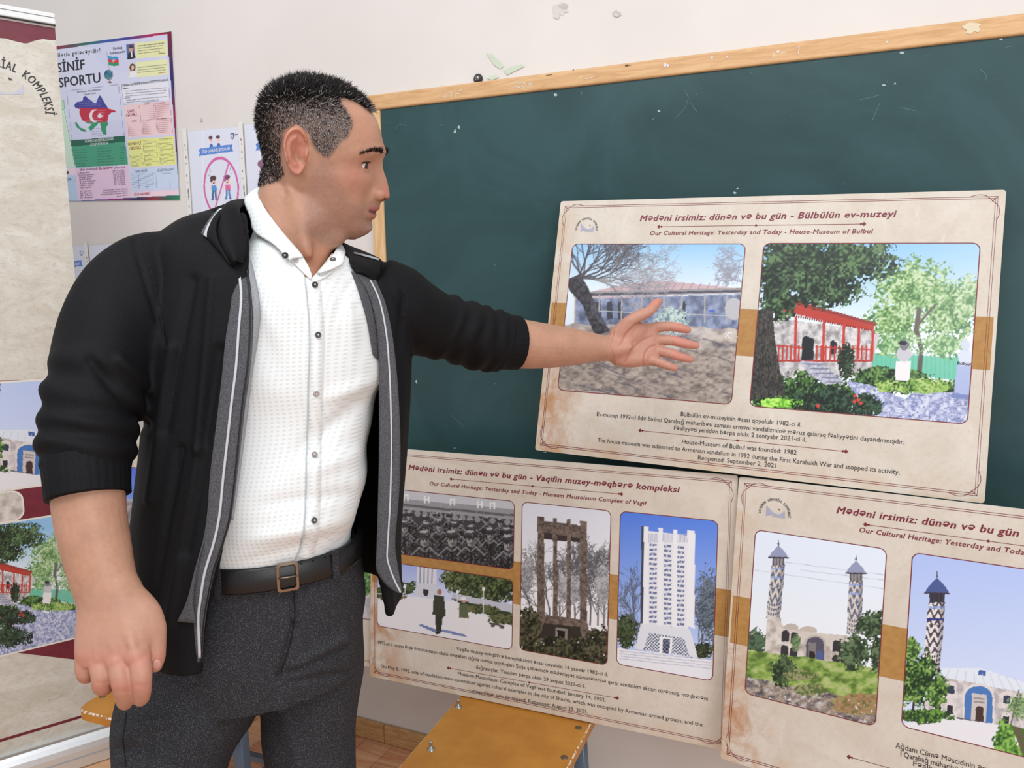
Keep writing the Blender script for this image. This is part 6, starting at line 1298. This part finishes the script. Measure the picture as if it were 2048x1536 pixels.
def button(T, x, y, r, c, lift=.0034, par=None, rot=0):
    c0, n = hit(T, x, y, lift)
    if c0 is None: print('no hit', x, y); return
    u_ = ZV-n*(ZV@n); u_ /= np.linalg.norm(u_); l_ = np.cross(u_, n)
    o = mpart('button', *loft([ring(c0+n*h, l_*r*k, u_*r*k, 18) for h, k in ((-.002, .9), (0, 1), (.0009, .96), (.0009, .6), (.0003, .5))]), flat(c, .25)); o.parent = par or shirt
    h_ = mpart('button_thread', *ball(c0+n*.0006, (l_*r*.3, u_*r*.3, n*.0007), 10, 6), flat((210, 206, 200), .6)); h_.parent = o
for x, y, c in ((629, 571, (40, 38, 38)), (635, 670, (70, 68, 68)), (632, 787, (170, 160, 156)), (629, 911, (150, 142, 138)), (627, 1041, (74, 70, 68))): button(TS, x, y, .0043, c)
ribbon = [(742, 646), (747, 640), (752, 648), (750, 658), (744, 660), (751, 664), (754, 672), (750, 676)]
o = ribbon_on('embroidered_mark', TS, ribbon, 2.4, .0012, flat((250, 252, 252), .6), shirt, .0006); o.parent = shirt
# sheets of cloth between two edges
def patch2(name, e0, e1, mt, bul=.0, nrm=None, th=.003, m_=28, n=10, parent=None, cuts=None):
    a = crom(e0, m_); b = crom(e1, m_); nv = np.asarray(nrm if nrm is not None else -KF, float); G = []
    for i in range(m_): G.append([a[i]*(1-t)+b[i]*t+nv*bul*math.sin(math.pi*t) for t in np.linspace(0, 1, n)])
    G = np.array(G); gu = np.gradient(G, axis=0); gv = np.gradient(G, axis=1); nn = np.cross(gu, gv); nn /= np.linalg.norm(nn, axis=2)[..., None]+1e-12
    sg = np.sign((nn*nv).sum(2).mean()) or 1; B = G-nn*sg*th
    V = np.vstack([G.reshape(-1, 3), B.reshape(-1, 3)]); k = m_*n; F = []
    for i in range(m_-1):
        for j in range(n-1): q = i*n+j; F += [(q, q+1, q+n+1, q+n), (k+q, k+q+n, k+q+n+1, k+q+1)]
    per = [(i*n, (i+1)*n) for i in range(m_-1)]+[((m_-1)*n+j, (m_-1)*n+j+1) for j in range(n-1)]+[((i+1)*n+n-1, i*n+n-1) for i in range(m_-2, -1, -1)]+[(j+1, j) for j in range(n-2, -1, -1)]
    F += [(p, q, k+q, k+p) for p, q in per]
    o = mpart(name, V, F, mt)
    if parent: o.parent = parent
    return o, V, F
# shirt collar
rows3 = lambda L: PT(L)
def lay(rows, ls, ln):
    "points laid on shirt (lift ls) or neck (lift ln), whichever is in front; rows with a depth stay free"
    out = []
    for r in rows:
        if len(r) == 3: out.append(A(*r)); continue
        c = [hit(T_, r[0], r[1], l)[0] for T_, l in ((TS0, ls), (TB, ln))]; c = [q for q in c if q is not None]; out.append(min(c, key=lambda q: (q-EYE) @ KF))
    return np.array(out)
c1, V1, F1 = patch2('shirt_collar', lay([(566, 372, 1.165), (530, 370, 1.13), (516, 384, 1.09), (531, 412), (553, 447), (580, 484), (600, 508), (606, 518)], .006, .004), lay([(540, 400, 1.18), (500, 392, 1.135), (488, 402, 1.09), (500, 436, 1.045), (522, 468), (548, 497), (566, 515), (578, 528)], .010, .012), SH, .004, -KF+KU*.3, parent=shirt)
def front_of(rows, lift):
    out = []
    for x, y, d in rows:
        c, _ = hit(TS, x, y, 0); out.append(A(x, y, d if c is None or (c-EYE) @ KF > 1.16 else min(d, (c-EYE) @ KF-lift)))
    return np.array(out)
c2, V2, F2 = patch2('shirt_collar', front_of([(566, 374, 1.17), (610, 420, 1.20), (660, 462, 1.175), (676, 482, 1.125), (671, 500, 1.085), (657, 519, 1.060), (644, 533, 1.042), (633, 546, 1.030)], .005), front_of([(560, 400, 1.19), (612, 440, 1.215), (672, 478, 1.19), (690, 500, 1.125), (689, 514, 1.085), (683, 528, 1.060), (664, 537, 1.040), (642, 545, 1.028)], .010), SH, .003, -KF+KU*.3, parent=shirt)
c3, V3, F3 = patch2('collar_stand', lay([(596, 502), (606, 517), (616, 535), (623, 553)], .004, .005), lay([(582, 524), (594, 536), (608, 550), (621, 562)], .004, .005), SH, .001, -KF, parent=shirt)
patch2('collar_stand', front_of([(664, 506, 1.082), (650, 525, 1.062), (637, 541, 1.042), (625, 555, 1.026)], .003), front_of([(684, 522, 1.082), (660, 546, 1.055), (642, 557, 1.036), (627, 566, 1.022)], .004), SH, .001, -KF, parent=shirt)
TC1, TC2 = bvh(V1, F1), bvh(V2, F2)
button(TC1, 571, 511, .0044, (44, 42, 40), .0015); button(TC2, 666, 520, .0042, (90, 88, 88), .0015)
TC3 = bvh(V3, F3); button(TC3, 592, 509+12, .0036, (190, 186, 182), .001)

# trousers
BX, BD, BA, BB = 543, 1.128, .124, .116
pel = [(1.025, (BX, BD), BA, BB), (1.003, (BX, BD), BA, BB), (.96, (BX-1, 1.13), .133, .121), (.90, (536, 1.13), .142, .124), (.85, (528, 1.125), .144, .122), (.80, (524, 1.12), .138, .112)]
PR_ = []
for z, (px, d), a, b in pel: PR_.append(list(AZ(px, z, d))+[a, b])
tro = [loft([ring(r[:3], BS*r[3], BN*r[4], 64, 2.3) for r in crom(PR_, 30)])]
def leg(rows): return tube(PT([r[:3] for r in rows]), np.array([r[3:] for r in rows]), 36, ref=FH, m=46)
tro.append(leg([(455, 1230, 1.10, .092, .088), (422, 1310, 1.085, .094, .086), (380, 1400, 1.07, .097, .086), (358, 1460, 1.05, .089, .086), (343, 1536, 1.03, .0735, .082), (328, 1660, 1.0, .068, .078), (318, 1800, 1.0, .064, .068)]))
tro.append(leg([(618, 1230, 1.17, .083, .100), (622, 1310, 1.165, .080, .098), (622, 1400, 1.16, .074, .094), (621, 1460, 1.155, .070, .088), (625, 1536, 1.15, .067, .082), (626, 1660, 1.15, .067, .076), (632, 1800, 1.16, .064, .068)]))
# shins down to the shoes
def shin(K, Z0): return tube([K, K*np.array([1, 1, .5])+np.array([0, .01, .04]), np.array([K[0], K[1]+.02, .06])], np.array([[.066, .072], [.062, .064], [.060, .062]]), 30, ref=FH, m=24)
ka, kb = A(318, 1800, 1.0), A(632, 1800, 1.16)
tro += [shin(ka, 0), shin(kb, 0)]
tm = remesh(*join(tro), .0045, 5); V = mverts(tm); N = mnorms(tm)
V = folds(V, N, .012, [(ZV, .30, .07, .5), (ZV*.6+BS, .22, .05, .5)], 21); X_, Y_ = proj(V); D_ = (V-EYE) @ KF; fo = np.zeros(len(V))
for (p, q_), w_, am in ((((584, 1168), (588, 1250)), 5, -.005), (((588, 1250), (560, 1352)), 6, -.007), (((560, 1356), (690, 1296)), 7, -.006), (((570, 1368), (700, 1344)), 6, -.005), (((600, 1330), (690, 1280)), 12, .005), (((545, 1180), (500, 1180)), 10, .003), (((250, 1470), (330, 1440)), 14, .007), (((236, 1500), (300, 1500)), 9, -.005), (((560, 1400), (600, 1536)), 14, .004)):
    p, q_ = np.array(p, float), np.array(q_, float); d = q_-p; t = np.clip(((X_-p[0])*d[0]+(Y_-p[1])*d[1])/(d@d), 0, 1); fo += am*np.exp(-(np.hypot(X_-p[0]-t*d[0], Y_-p[1]-t*d[1])/w_)**2)
V = V+N*(fo*(N @ KF < .2))[:, None]; V[V[:, 2] > .993, 2] = .993
setverts(tm, V); FT = [tuple(p.vertices) for p in tm.polygons]; trous = mput('trousers', tm, TR); TT = bvh(V, FT)
o = ribbon_on('fly_seam', TT, [(583, 1166), (589, 1200), (589, 1240), (580, 1290), (562, 1345)], 3.0, .0006, flat((20, 20, 22), .9), trous, .0006); o.parent = trous
o = ribbon_on('side_seam', TT, [(253, 1425), (250, 1450), (246, 1480), (249, 1500), (252, 1534)], 2.4, .0006, flat((16, 16, 18), .9), trous, .0006)
o.parent = trous
# belt and buckle
def bring(z, e): r = list(AZ(BX, z, BD)); return ring(r, BS*(BA+e), BN*(BB+e), 90, 2.3)
BELT = NT('black_leather', .38, .5); BELT.col((22, 21, 22)); BELT.bump(BELT.noise(BELT.co(), 300, 3), .3, .0005); BELT = BELT.m
belt = mpart('belt', *loft([bring(0.974, .004), bring(0.974, .0105), bring(0.977, .012), bring(1.004, .012), bring(1.007, .0105), bring(1.007, .003)], cap=False), BELT)
bv = np.array(loft([bring(0.974, .0115), bring(1.007, .0115)], cap=False)[0]); TBt = bvh(*loft([bring(0.974, .0122), bring(1.007, .0122)], cap=False))
c0, n = next(h for h in (hit(TBt, 574, y, .001) for y in (1141, 1146, 1136, 1151, 1131, 1157, 1125)) if h[0] is not None); c0[2] = .9905; u_ = ZV; l_ = np.cross(u_, n); l_ /= np.linalg.norm(l_)
fr_ = []
for w_, h_ in ((.0165, .0195), (.0165, .0195), (.0125, .0155), (.0125, .0155)): fr_.append((w_, h_))
def rr3(w_, h_, dz): return np.array([c0+l_*x+u_*y+n*dz for x, y in rrect(-w_, w_, -h_, h_, .004, 4)[:-1]])
BUCK = flat((150, 134, 118), .28, .9)
o = mpart('buckle', *loft([rr3(.0145, .0205, 0), rr3(.0145, .0205, .003), rr3(.0112, .017, .0034), rr3(.0112, .017, 0)], cap=False), BUCK, smooth=False); o.parent = belt
o = mpart('buckle_prong', *tube([c0-l_*.013+n*.003, c0+n*.0045, c0+l_*.013+n*.0035], [.0014, .0014, .0012], 10, ref=u_), BUCK); o.parent = belt
hs = []
for x, y in ((602, 1127), (626, 1113), (650, 1098)):
    p, n_ = next((h for h in (hit(TBt, x, y+k, .0006) for k in (0, 8, -8, 16, -16, 24)) if h[0] is not None), (None, None))
    if p is not None: hs.append(ball(p, (np.cross(ZV, n_)*.0016, ZV*.0016, n_*.0004), 10, 5))
for k in hs: o = mpart('belt_hole', *k, flat((6, 6, 6), .9)); o.parent = belt
for x, y in ((436, 1160), (668, 1087)):
    p, n_ = next((h for h in (hit(TBt, x, y+k, .0012) for k in (0, 8, -8, 16, -16, 24)) if h[0] is not None), (None, None))
    if p is not None:
        l2 = np.cross(ZV, n_); l2 /= np.linalg.norm(l2); pz = np.array([p[0], p[1], .9905]); o = mpart('belt_loop', *loft([np.array([pz+l2*a+n_*b+ZV*zz for a, b in ((-.005, 0), (.005, 0), (.005, .0025), (-.005, .0025))]) for zz in (-.021, .021)]), TR, smooth=False); o.parent = trous
# shoes (below the picture)
for K, yaw in ((ka, -.5), (kb, .1)):
    c = np.array([K[0], K[1]+.02, 0]); f = -FH*math.cos(yaw)+RH*math.sin(yaw); s_ = np.cross(ZV, f)
    rs = [ring(c+f*t+ZV*(h_/2+.001), s_*w_, ZV*h_/2, 24, 2.6) for t, w_, h_ in crom([(-.075, .020, .05), (-.065, .034, .075), (-.03, .038, .095), (.03, .040, .085), (.09, .047, .062), (.14, .044, .048), (.175, .030, .036), (.187, .012, .026)], 22)]
    mpart('shoe', *loft(rs), flat((26, 24, 24), .3))

# jacket: open shell, front edge to front edge round the back
E1c = np.array([(494, 480), (495, 533), (500, 580), (502, 642), (498, 720), (488, 804), (474, 900), (463, 1000), (450, 1070), (436, 1120), (420, 1168), (408, 1240), (404, 1326)], float)
E2c = np.array([(690, 505), (712, 540), (735, 572), (750, 620), (756, 690), (758, 777), (758, 900), (756, 1000), (754, 1074), (753, 1143), (768, 1205)], float)
Lc = np.array([(300, 560), (292, 640), (285, 720), (282, 800), (280, 870), (274, 930), (266, 1000), (260, 1060), (260, 1120), (268, 1180), (290, 1250), (306, 1320), (306, 1360)], float)
Rc = np.array([(826, 600), (828, 660), (826, 717), (824, 777), (818, 850), (813, 915), (807, 1000), (802, 1060), (800, 1110), (804, 1180), (806, 1230)], float)
def edge(Cv, d, z):
    P = crom(Cv, 400); k = np.array([A(x, y, d)[2] for x, y in P]); i = int(np.argmin(np.abs(k-z))); return AZ(P[i, 0], z, d)
rows = []
for z, d1, d2 in ((.885, .966, 1.125), (.92, .966, 1.12), (.97, .966, 1.115), (1.03, .966, 1.11), (1.09, .966, 1.108), (1.15, .966, 1.106), (1.21, .968, 1.105), (1.27, .970, 1.105), (1.325, .974, 1.105)):
    e1, e2, l_, r_ = edge(E1c, d1, z), edge(E2c, d2, z), edge(Lc, 1.055, z), edge(Rc, 1.205, z); lx, ly = proj(l_); ex, _ = proj(e1); rx, _ = proj(r_); e2x, _ = proj(e2)
    rows.append([e1, AZ(ex*.55+lx*.45, z, .962), AZ(lx+16, z, .985), l_, AZ(lx+40, z, 1.16), AZ(lx+140, z, 1.245), AZ(560, z, 1.285), AZ(700, z, 1.295), AZ(rx-26, z, 1.262), r_, AZ(rx-9, z, 1.15), AZ(e2x*.45+rx*.55, z, 1.118), e2])
top = [[(494, 535, .982), (430, 560, .972), (330, 560, 1.0), (290, 575, 1.06), (318, 560, 1.16), (420, 530, 1.225), (560, 540, 1.26), (700, 560, 1.27), (800, 590, 1.245), (828, 600, 1.20), (812, 600, 1.15), (775, 585, 1.12), (738, 575, 1.105)],
       [(494, 495, 1.0), (440, 495, .995), (345, 490, 1.010), (290, 490, 1.06), (335, 480, 1.14), (420, 455, 1.19), (560, 470, 1.225), (690, 515, 1.245), (775, 548, 1.225), (806, 556, 1.20), (790, 555, 1.16), (755, 552, 1.135), (712, 540, 1.115)],
       [(492, 455, 1.02), (450, 450, 1.025), (385, 441, 1.04), (345, 444, 1.07), (375, 434, 1.12), (430, 428, 1.16), (560, 440, 1.20), (680, 492, 1.225), (750, 522, 1.215), (776, 528, 1.20), (762, 528, 1.17), (730, 528, 1.15), (700, 522, 1.13)],
       [(490, 425, 1.045), (470, 422, 1.05), (445, 420, 1.06), (425, 420, 1.08), (440, 414, 1.11), (470, 410, 1.14), (560, 425, 1.175), (650, 475, 1.20), (705, 505, 1.20), (730, 514, 1.19), (722, 512, 1.17), (706, 508, 1.155), (688, 506, 1.145)]]
rows += [list(PT(r)) for r in top]
RJ = [np.array(r) for r in rows]; G = np.array([crom(r, 130) for r in RJ]); G = np.array([crom(G[:, j], 110) for j in range(130)]).transpose(1, 0, 2)
m_, n = G.shape[:2]; nn = np.cross(np.gradient(G, axis=1), np.gradient(G, axis=0)); nn /= np.linalg.norm(nn, axis=2)[..., None]+1e-12
cen_ = G.mean(axis=1, keepdims=True); sg = np.sign(((G-cen_)*nn).sum(2)).mean(); nn = nn*(1 if sg > 0 else -1)
def thick(G, nn, th):
    m_, n = G.shape[:2]; B = G-nn*th; V = np.vstack([G.reshape(-1, 3), B.reshape(-1, 3)]); k = m_*n; F = []
    for i in range(m_-1):
        for j in range(n-1): q = i*n+j; F += [(q, q+1, q+n+1, q+n), (k+q, k+q+n, k+q+n+1, k+q+1)]
    per = [(i*n, (i+1)*n) for i in range(m_-1)]+[((m_-1)*n+j, (m_-1)*n+j+1) for j in range(n-1)]+[((i+1)*n+n-1, i*n+n-1) for i in range(m_-2, -1, -1)]+[(j+1, j) for j in range(n-2, -1, -1)]
    return V, F+[(p, q, k+q, k+p) for p, q in per]
jk = [thick(G, nn, .008)]
def bunch(t0, t1, k, amp, seed, base=0.0):
    def f(t, th):
        e = np.clip((t-t0)/.08, 0, 1)*np.clip((t1-t)/.05+.25, 0, 1) if t < t1+.05 else 0
        ph = 2*math.pi*k*t+1.3*np.sin(th+seed)+.9*np.sin(2*th+seed*2+t*9); s_ = np.sin(ph); return 1+e*amp*(np.abs(s_)**.7*np.sign(s_)+.35*np.sin(ph*.53+th*2+seed))
    return f
ns = [(372, 520, 1.085, .045, .050), (322, 538, 1.07, .056, .058), (286, 568, 1.052, .066, .066), (260, 610, 1.03, .069, .070), (238, 660, 1.005, .068, .068), (215, 720, .985, .063, .066), (197, 775, .965, .058, .064), (184, 830, .948, .0545, .060), (178, 875, .937, .0525, .058), (175, 915, .928, .0495, .055), (174, 938, .925, .0468, .050)]
jk.append(tube(PT([r[:3] for r in ns]), np.array([r[3:] for r in ns]), 56, ref=KF, m=120, mod=bunch(.52, .97, 9.5, .055, 1.0)))
fs = [(745, 590, 1.185, .062, .062), (790, 612, 1.195, .070, .068), (830, 632, 1.215, .064, .064), (870, 649, 1.24, .059, .059), (910, 662, 1.262, .0555, .056), (950, 673, 1.285, .054, .055), (985, 680, 1.305, .053, .054), (1005, 684, 1.315, .050, .051)]
jk.append(tube(PT([r[:3] for r in fs]), np.array([r[3:] for r in fs]), 56, m=110, mod=bunch(.42, .97, 8.5, .05, 4.0)))
jm = remesh(*join(jk), .0038, 4); V = mverts(jm); N = mnorms(jm)
V = folds(V, N, .013, [(ZV, .26, .045, .7), (BS*.4+ZV, .16, .035, .35)], 41)
X_, Y_ = proj(V); D_ = (V-EYE) @ KF; fo = np.zeros(len(V))
for (p, q_), w_, am in ((((425, 560), (395, 900)), 9, .006), (((385, 560), (330, 860)), 10, -.006), (((440, 700), (370, 1100)), 12, -.006), (((345, 700), (300, 1000)), 12, .006), (((400, 900), (330, 1280)), 10, .007), (((360, 900), (300, 1250)), 9, -.006), (((265, 480), (330, 690)), 3.5, -.003), (((240, 720), (300, 780)), 10, .006), (((180, 720), (290, 850)), 12, -.006), (((810, 575), (800, 690)), 10, -.005)):
    p, q_ = np.array(p, float), np.array(q_, float); d = q_-p; t = np.clip(((X_-p[0])*d[0]+(Y_-p[1])*d[1])/(d@d), 0, 1); fo += am*np.exp(-(np.hypot(X_-p[0]-t*d[0], Y_-p[1]-t*d[1])/w_)**2)
V = V+N*(fo*(N @ KF < .1)*(D_ < 1.13))[:, None]
setverts(jm, V); FJ = [tuple(p.vertices) for p in jm.polygons]; jack = mput('jacket', jm, BLACK); TJ = bvh(V, FJ)
# ribbed cuffs
def cuff(rows, ref, m_=24):
    P = PT([r[:3] for r in rows]); R = np.array([r[3:] for r in rows]); V, F = tube(P, R, 96, ref=ref, m=m_, mod=lambda t, th: 1+.012*np.cos(th*32))
    return mpart('cuff', V, F, BLACK)
o = cuff([(174, 924, .926, .0480, .053), (174.5, 941, .9225, .0472, .0525), (175.5, 958, .919, .0464, .052), (176.5, 976, .9165, .0458, .0515), (178, 994, .914, .0454, .051)], KF); o.parent = jack
o = cuff([(994, 682, 1.309, .050, .051), (1004, 683, 1.314, .0492, .050), (1014, 684, 1.3185, .0488, .0490), (1024, 685, 1.3235, .0484, .0486), (1034, 685.6, 1.328, .0482, .0484)], None); o.parent = jack
# zip bands along the two front edges
def band(name, rows_px, d, w0, w1, mt, lift=-.006, th=.003, pipe=None):
    rows_px = np.array(rows_px, float); c = crom(rows_px, 70); a = np.array([A(x+w0 if np.isscalar(w0) else 0, y, dd) for x, y, dd in c]); b = np.array([A(x+w1, y, dd) for x, y, dd in c]); return a, b
def PTL(rows, lift):
    "points at their depth, or just in front of the shirt where it would cover them"
    out = []
    for x, y, d in rows:
        c, _ = hit(TS0, x, y, 0) if x < 560 or x > 698 else (None, None); out.append(A(x, y, d if c is None else min(d, (c-EYE) @ KF-lift)))
    out = np.array(out); return out
def strip3(name, L, R_, mt, th=.0035, bul=.002):
    o, V, F = patch2(name, PTL(L, .010), PTL(R_, .010), mt, bul, -KF, th, 70, 8, jack); return o, bvh(V, F)
zl = [(458, 537, .985), (463, 594, .970), (451, 678, .960), (444, 750, .956), (437, 810, .955), (431, 860, .955), (420, 950, .955), (414, 1030, .955), (404, 1090, .956), (388, 1150, .958), (381, 1210, .960), (380, 1240, .962), (388, 1290, .964), (393, 1325, .966)]
zr = [(494, 533, .985), (501, 590, .970), (503, 640, .962), (499, 720, .957), (488, 804, .955), (480, 880, .955), (472, 960, .955), (463, 1030, .955), (450, 1080, .956), (430, 1140, .958), (419, 1190, .960), (412, 1230, .962), (407, 1280, .964), (405, 1322, .966)]
o, TZ = strip3('zip_band', zl, zr, GREY); zc = [((a[0]+b[0])/2+1, (a[1]+b[1])/2) for a, b in zip(zl, zr)]
p = ribbon_on('piping', TZ, zc, 5.0, .0012, PIPE, jack, .0012); p.parent = o
p = ribbon_on('zip_teeth', TZ, [(b[0]-2.5, b[1]) for b in zr], 3.0, .0012, flat((40, 40, 42), .4, .5), jack, .0012); p.parent = o
patch2('facing', PTL([(494, 525, .992), (503, 600, .980), (505, 660, .974), (500, 740, .970), (490, 810, .968), (481, 890, .968), (472, 965, .968), (462, 1035, .968)], .006), PTL([(500, 520, 1.005), (517, 600, .999), (516, 660, .998), (502, 745, .998), (494, 815, .995), (484, 895, .990), (474, 970, .985), (464, 1040, .98)], .006), LGREY, .001, -KF, .002, 50, 6, jack)
patch2('lining', PT([(405, 1085, .955), (388, 1145, .954), (374, 1200, .954), (354, 1243, .956)]), PT([(408, 1085, .954), (392, 1145, .953), (386, 1205, .953), (391, 1246, .955)]), GREY, .001, -KF, .002, 16, 6, jack)
yl = [(712, 545, 1.110), (738, 590, 1.098), (752, 650, 1.092), (757, 720, 1.090), (758, 800, 1.090), (758, 900, 1.090), (756, 1000, 1.092), (754, 1074, 1.094), (752, 1120, 1.096), (754, 1143, 1.098), (774, 1172, 1.100), (796, 1186, 1.102)]
yr = [(752, 560, 1.112), (772, 610, 1.100), (786, 678, 1.094), (794, 750, 1.092), (799, 826, 1.092), (801, 900, 1.092), (799, 975, 1.094), (794, 1040, 1.096), (791, 1074, 1.098), (791, 1100, 1.099), (797, 1140, 1.101), (805, 1184, 1.103)]
o, TZ = strip3('zip_band', yl, yr, GREY); zc = [(a[0]*.42+b[0]*.58, (a[1]+b[1])/2) for a, b in zip(yl, yr)]
p = ribbon_on('piping', TZ, zc, 3.2, .0012, PIPE, jack, .0012); p.parent = o
patch2('facing', PTL([(704, 542, 1.125), (722, 590, 1.118), (738, 650, 1.112), (748, 710, 1.108)], .006), PTL([(716, 548, 1.113), (740, 592, 1.101), (754, 650, 1.095), (758, 720, 1.093)], .006), GREY, .001, -KF, .002, 30, 6, jack)
# jacket collar: two flaps joined behind the neck
cn_in = [(560, 398, 1.205), (520, 396, 1.17), (494, 408, 1.10), (480, 418, 1.045), (488, 455, 1.01), (494, 500, .985), (486, 526, .975)]
cn_out = [(548, 430, 1.225), (490, 416, 1.19), (458, 408, 1.11), (440, 420, 1.05), (420, 455, 1.015), (436, 494, .985), (466, 533, .972)]
co, Vc, Fc = patch2('jacket_collar', PT(cn_in), PT(cn_out), BLACK, .010, -KF+KU*.4, .004, 50, 14, jack)
tipn = [(404, 466, 1.02), (414, 477, 1.01), (430, 486, .998)]
patch2('jacket_collar', PT([(462, 409, 1.065), (446, 424, 1.025), (432, 452, .995), (438, 486, .978), (464, 530, .970)]), PT([(456, 408, 1.07), (438, 420, 1.045), (418, 446, 1.025), (411, 472, 1.008), (440, 503, .988)]), BLACK, .006, -KF, .004, 30, 8, jack)
for e0, e1, mt in (([(444, 416, 1.033), (434, 430, 1.018), (420, 452, 1.004), (412, 474, .998)], [(438, 417, 1.036), (427, 431, 1.022), (413, 452, 1.009), (406, 470, 1.004)], PIPE), ([(438, 417, 1.037), (427, 431, 1.022), (413, 452, 1.009), (406, 470, 1.004)], [(432, 421, 1.040), (421, 434, 1.026), (408, 454, 1.013), (402, 466, 1.008)], GREY)): patch2('collar_trim', PT(e0), PT(e1), mt, .001, -KF, .003, 16, 4, jack)
cf_in = [(560, 400, 1.207), (620, 440, 1.235), (672, 484, 1.215), (688, 506, 1.17), (700, 524, 1.13), (712, 545, 1.115)]
cf_out = [(560, 432, 1.228), (640, 470, 1.245), (705, 500, 1.225), (760, 517, 1.175), (762, 545, 1.135), (752, 566, 1.112)]
co, Vc, Fc = patch2('jacket_collar', PTL(cf_in, .012), PTL(cf_out, .016), BLACK, .010, -KF+KU*.5, .004, 50, 14, jack)
TCf = bvh(Vc, Fc); o = ribbon_on('collar_trim', TCf, [(708, 507), (725, 511), (742, 515.5), (757, 520)], 4.0, .0012, PIPE, jack, .001); o.parent = co
o = ribbon_on('shoulder_seam', TJ, [(279, 482), (290, 510), (302, 545), (314, 590), (324, 640), (332, 700)], 2.6, .0008, flat((3, 3, 4), .9), jack, .001); o.parent = jack
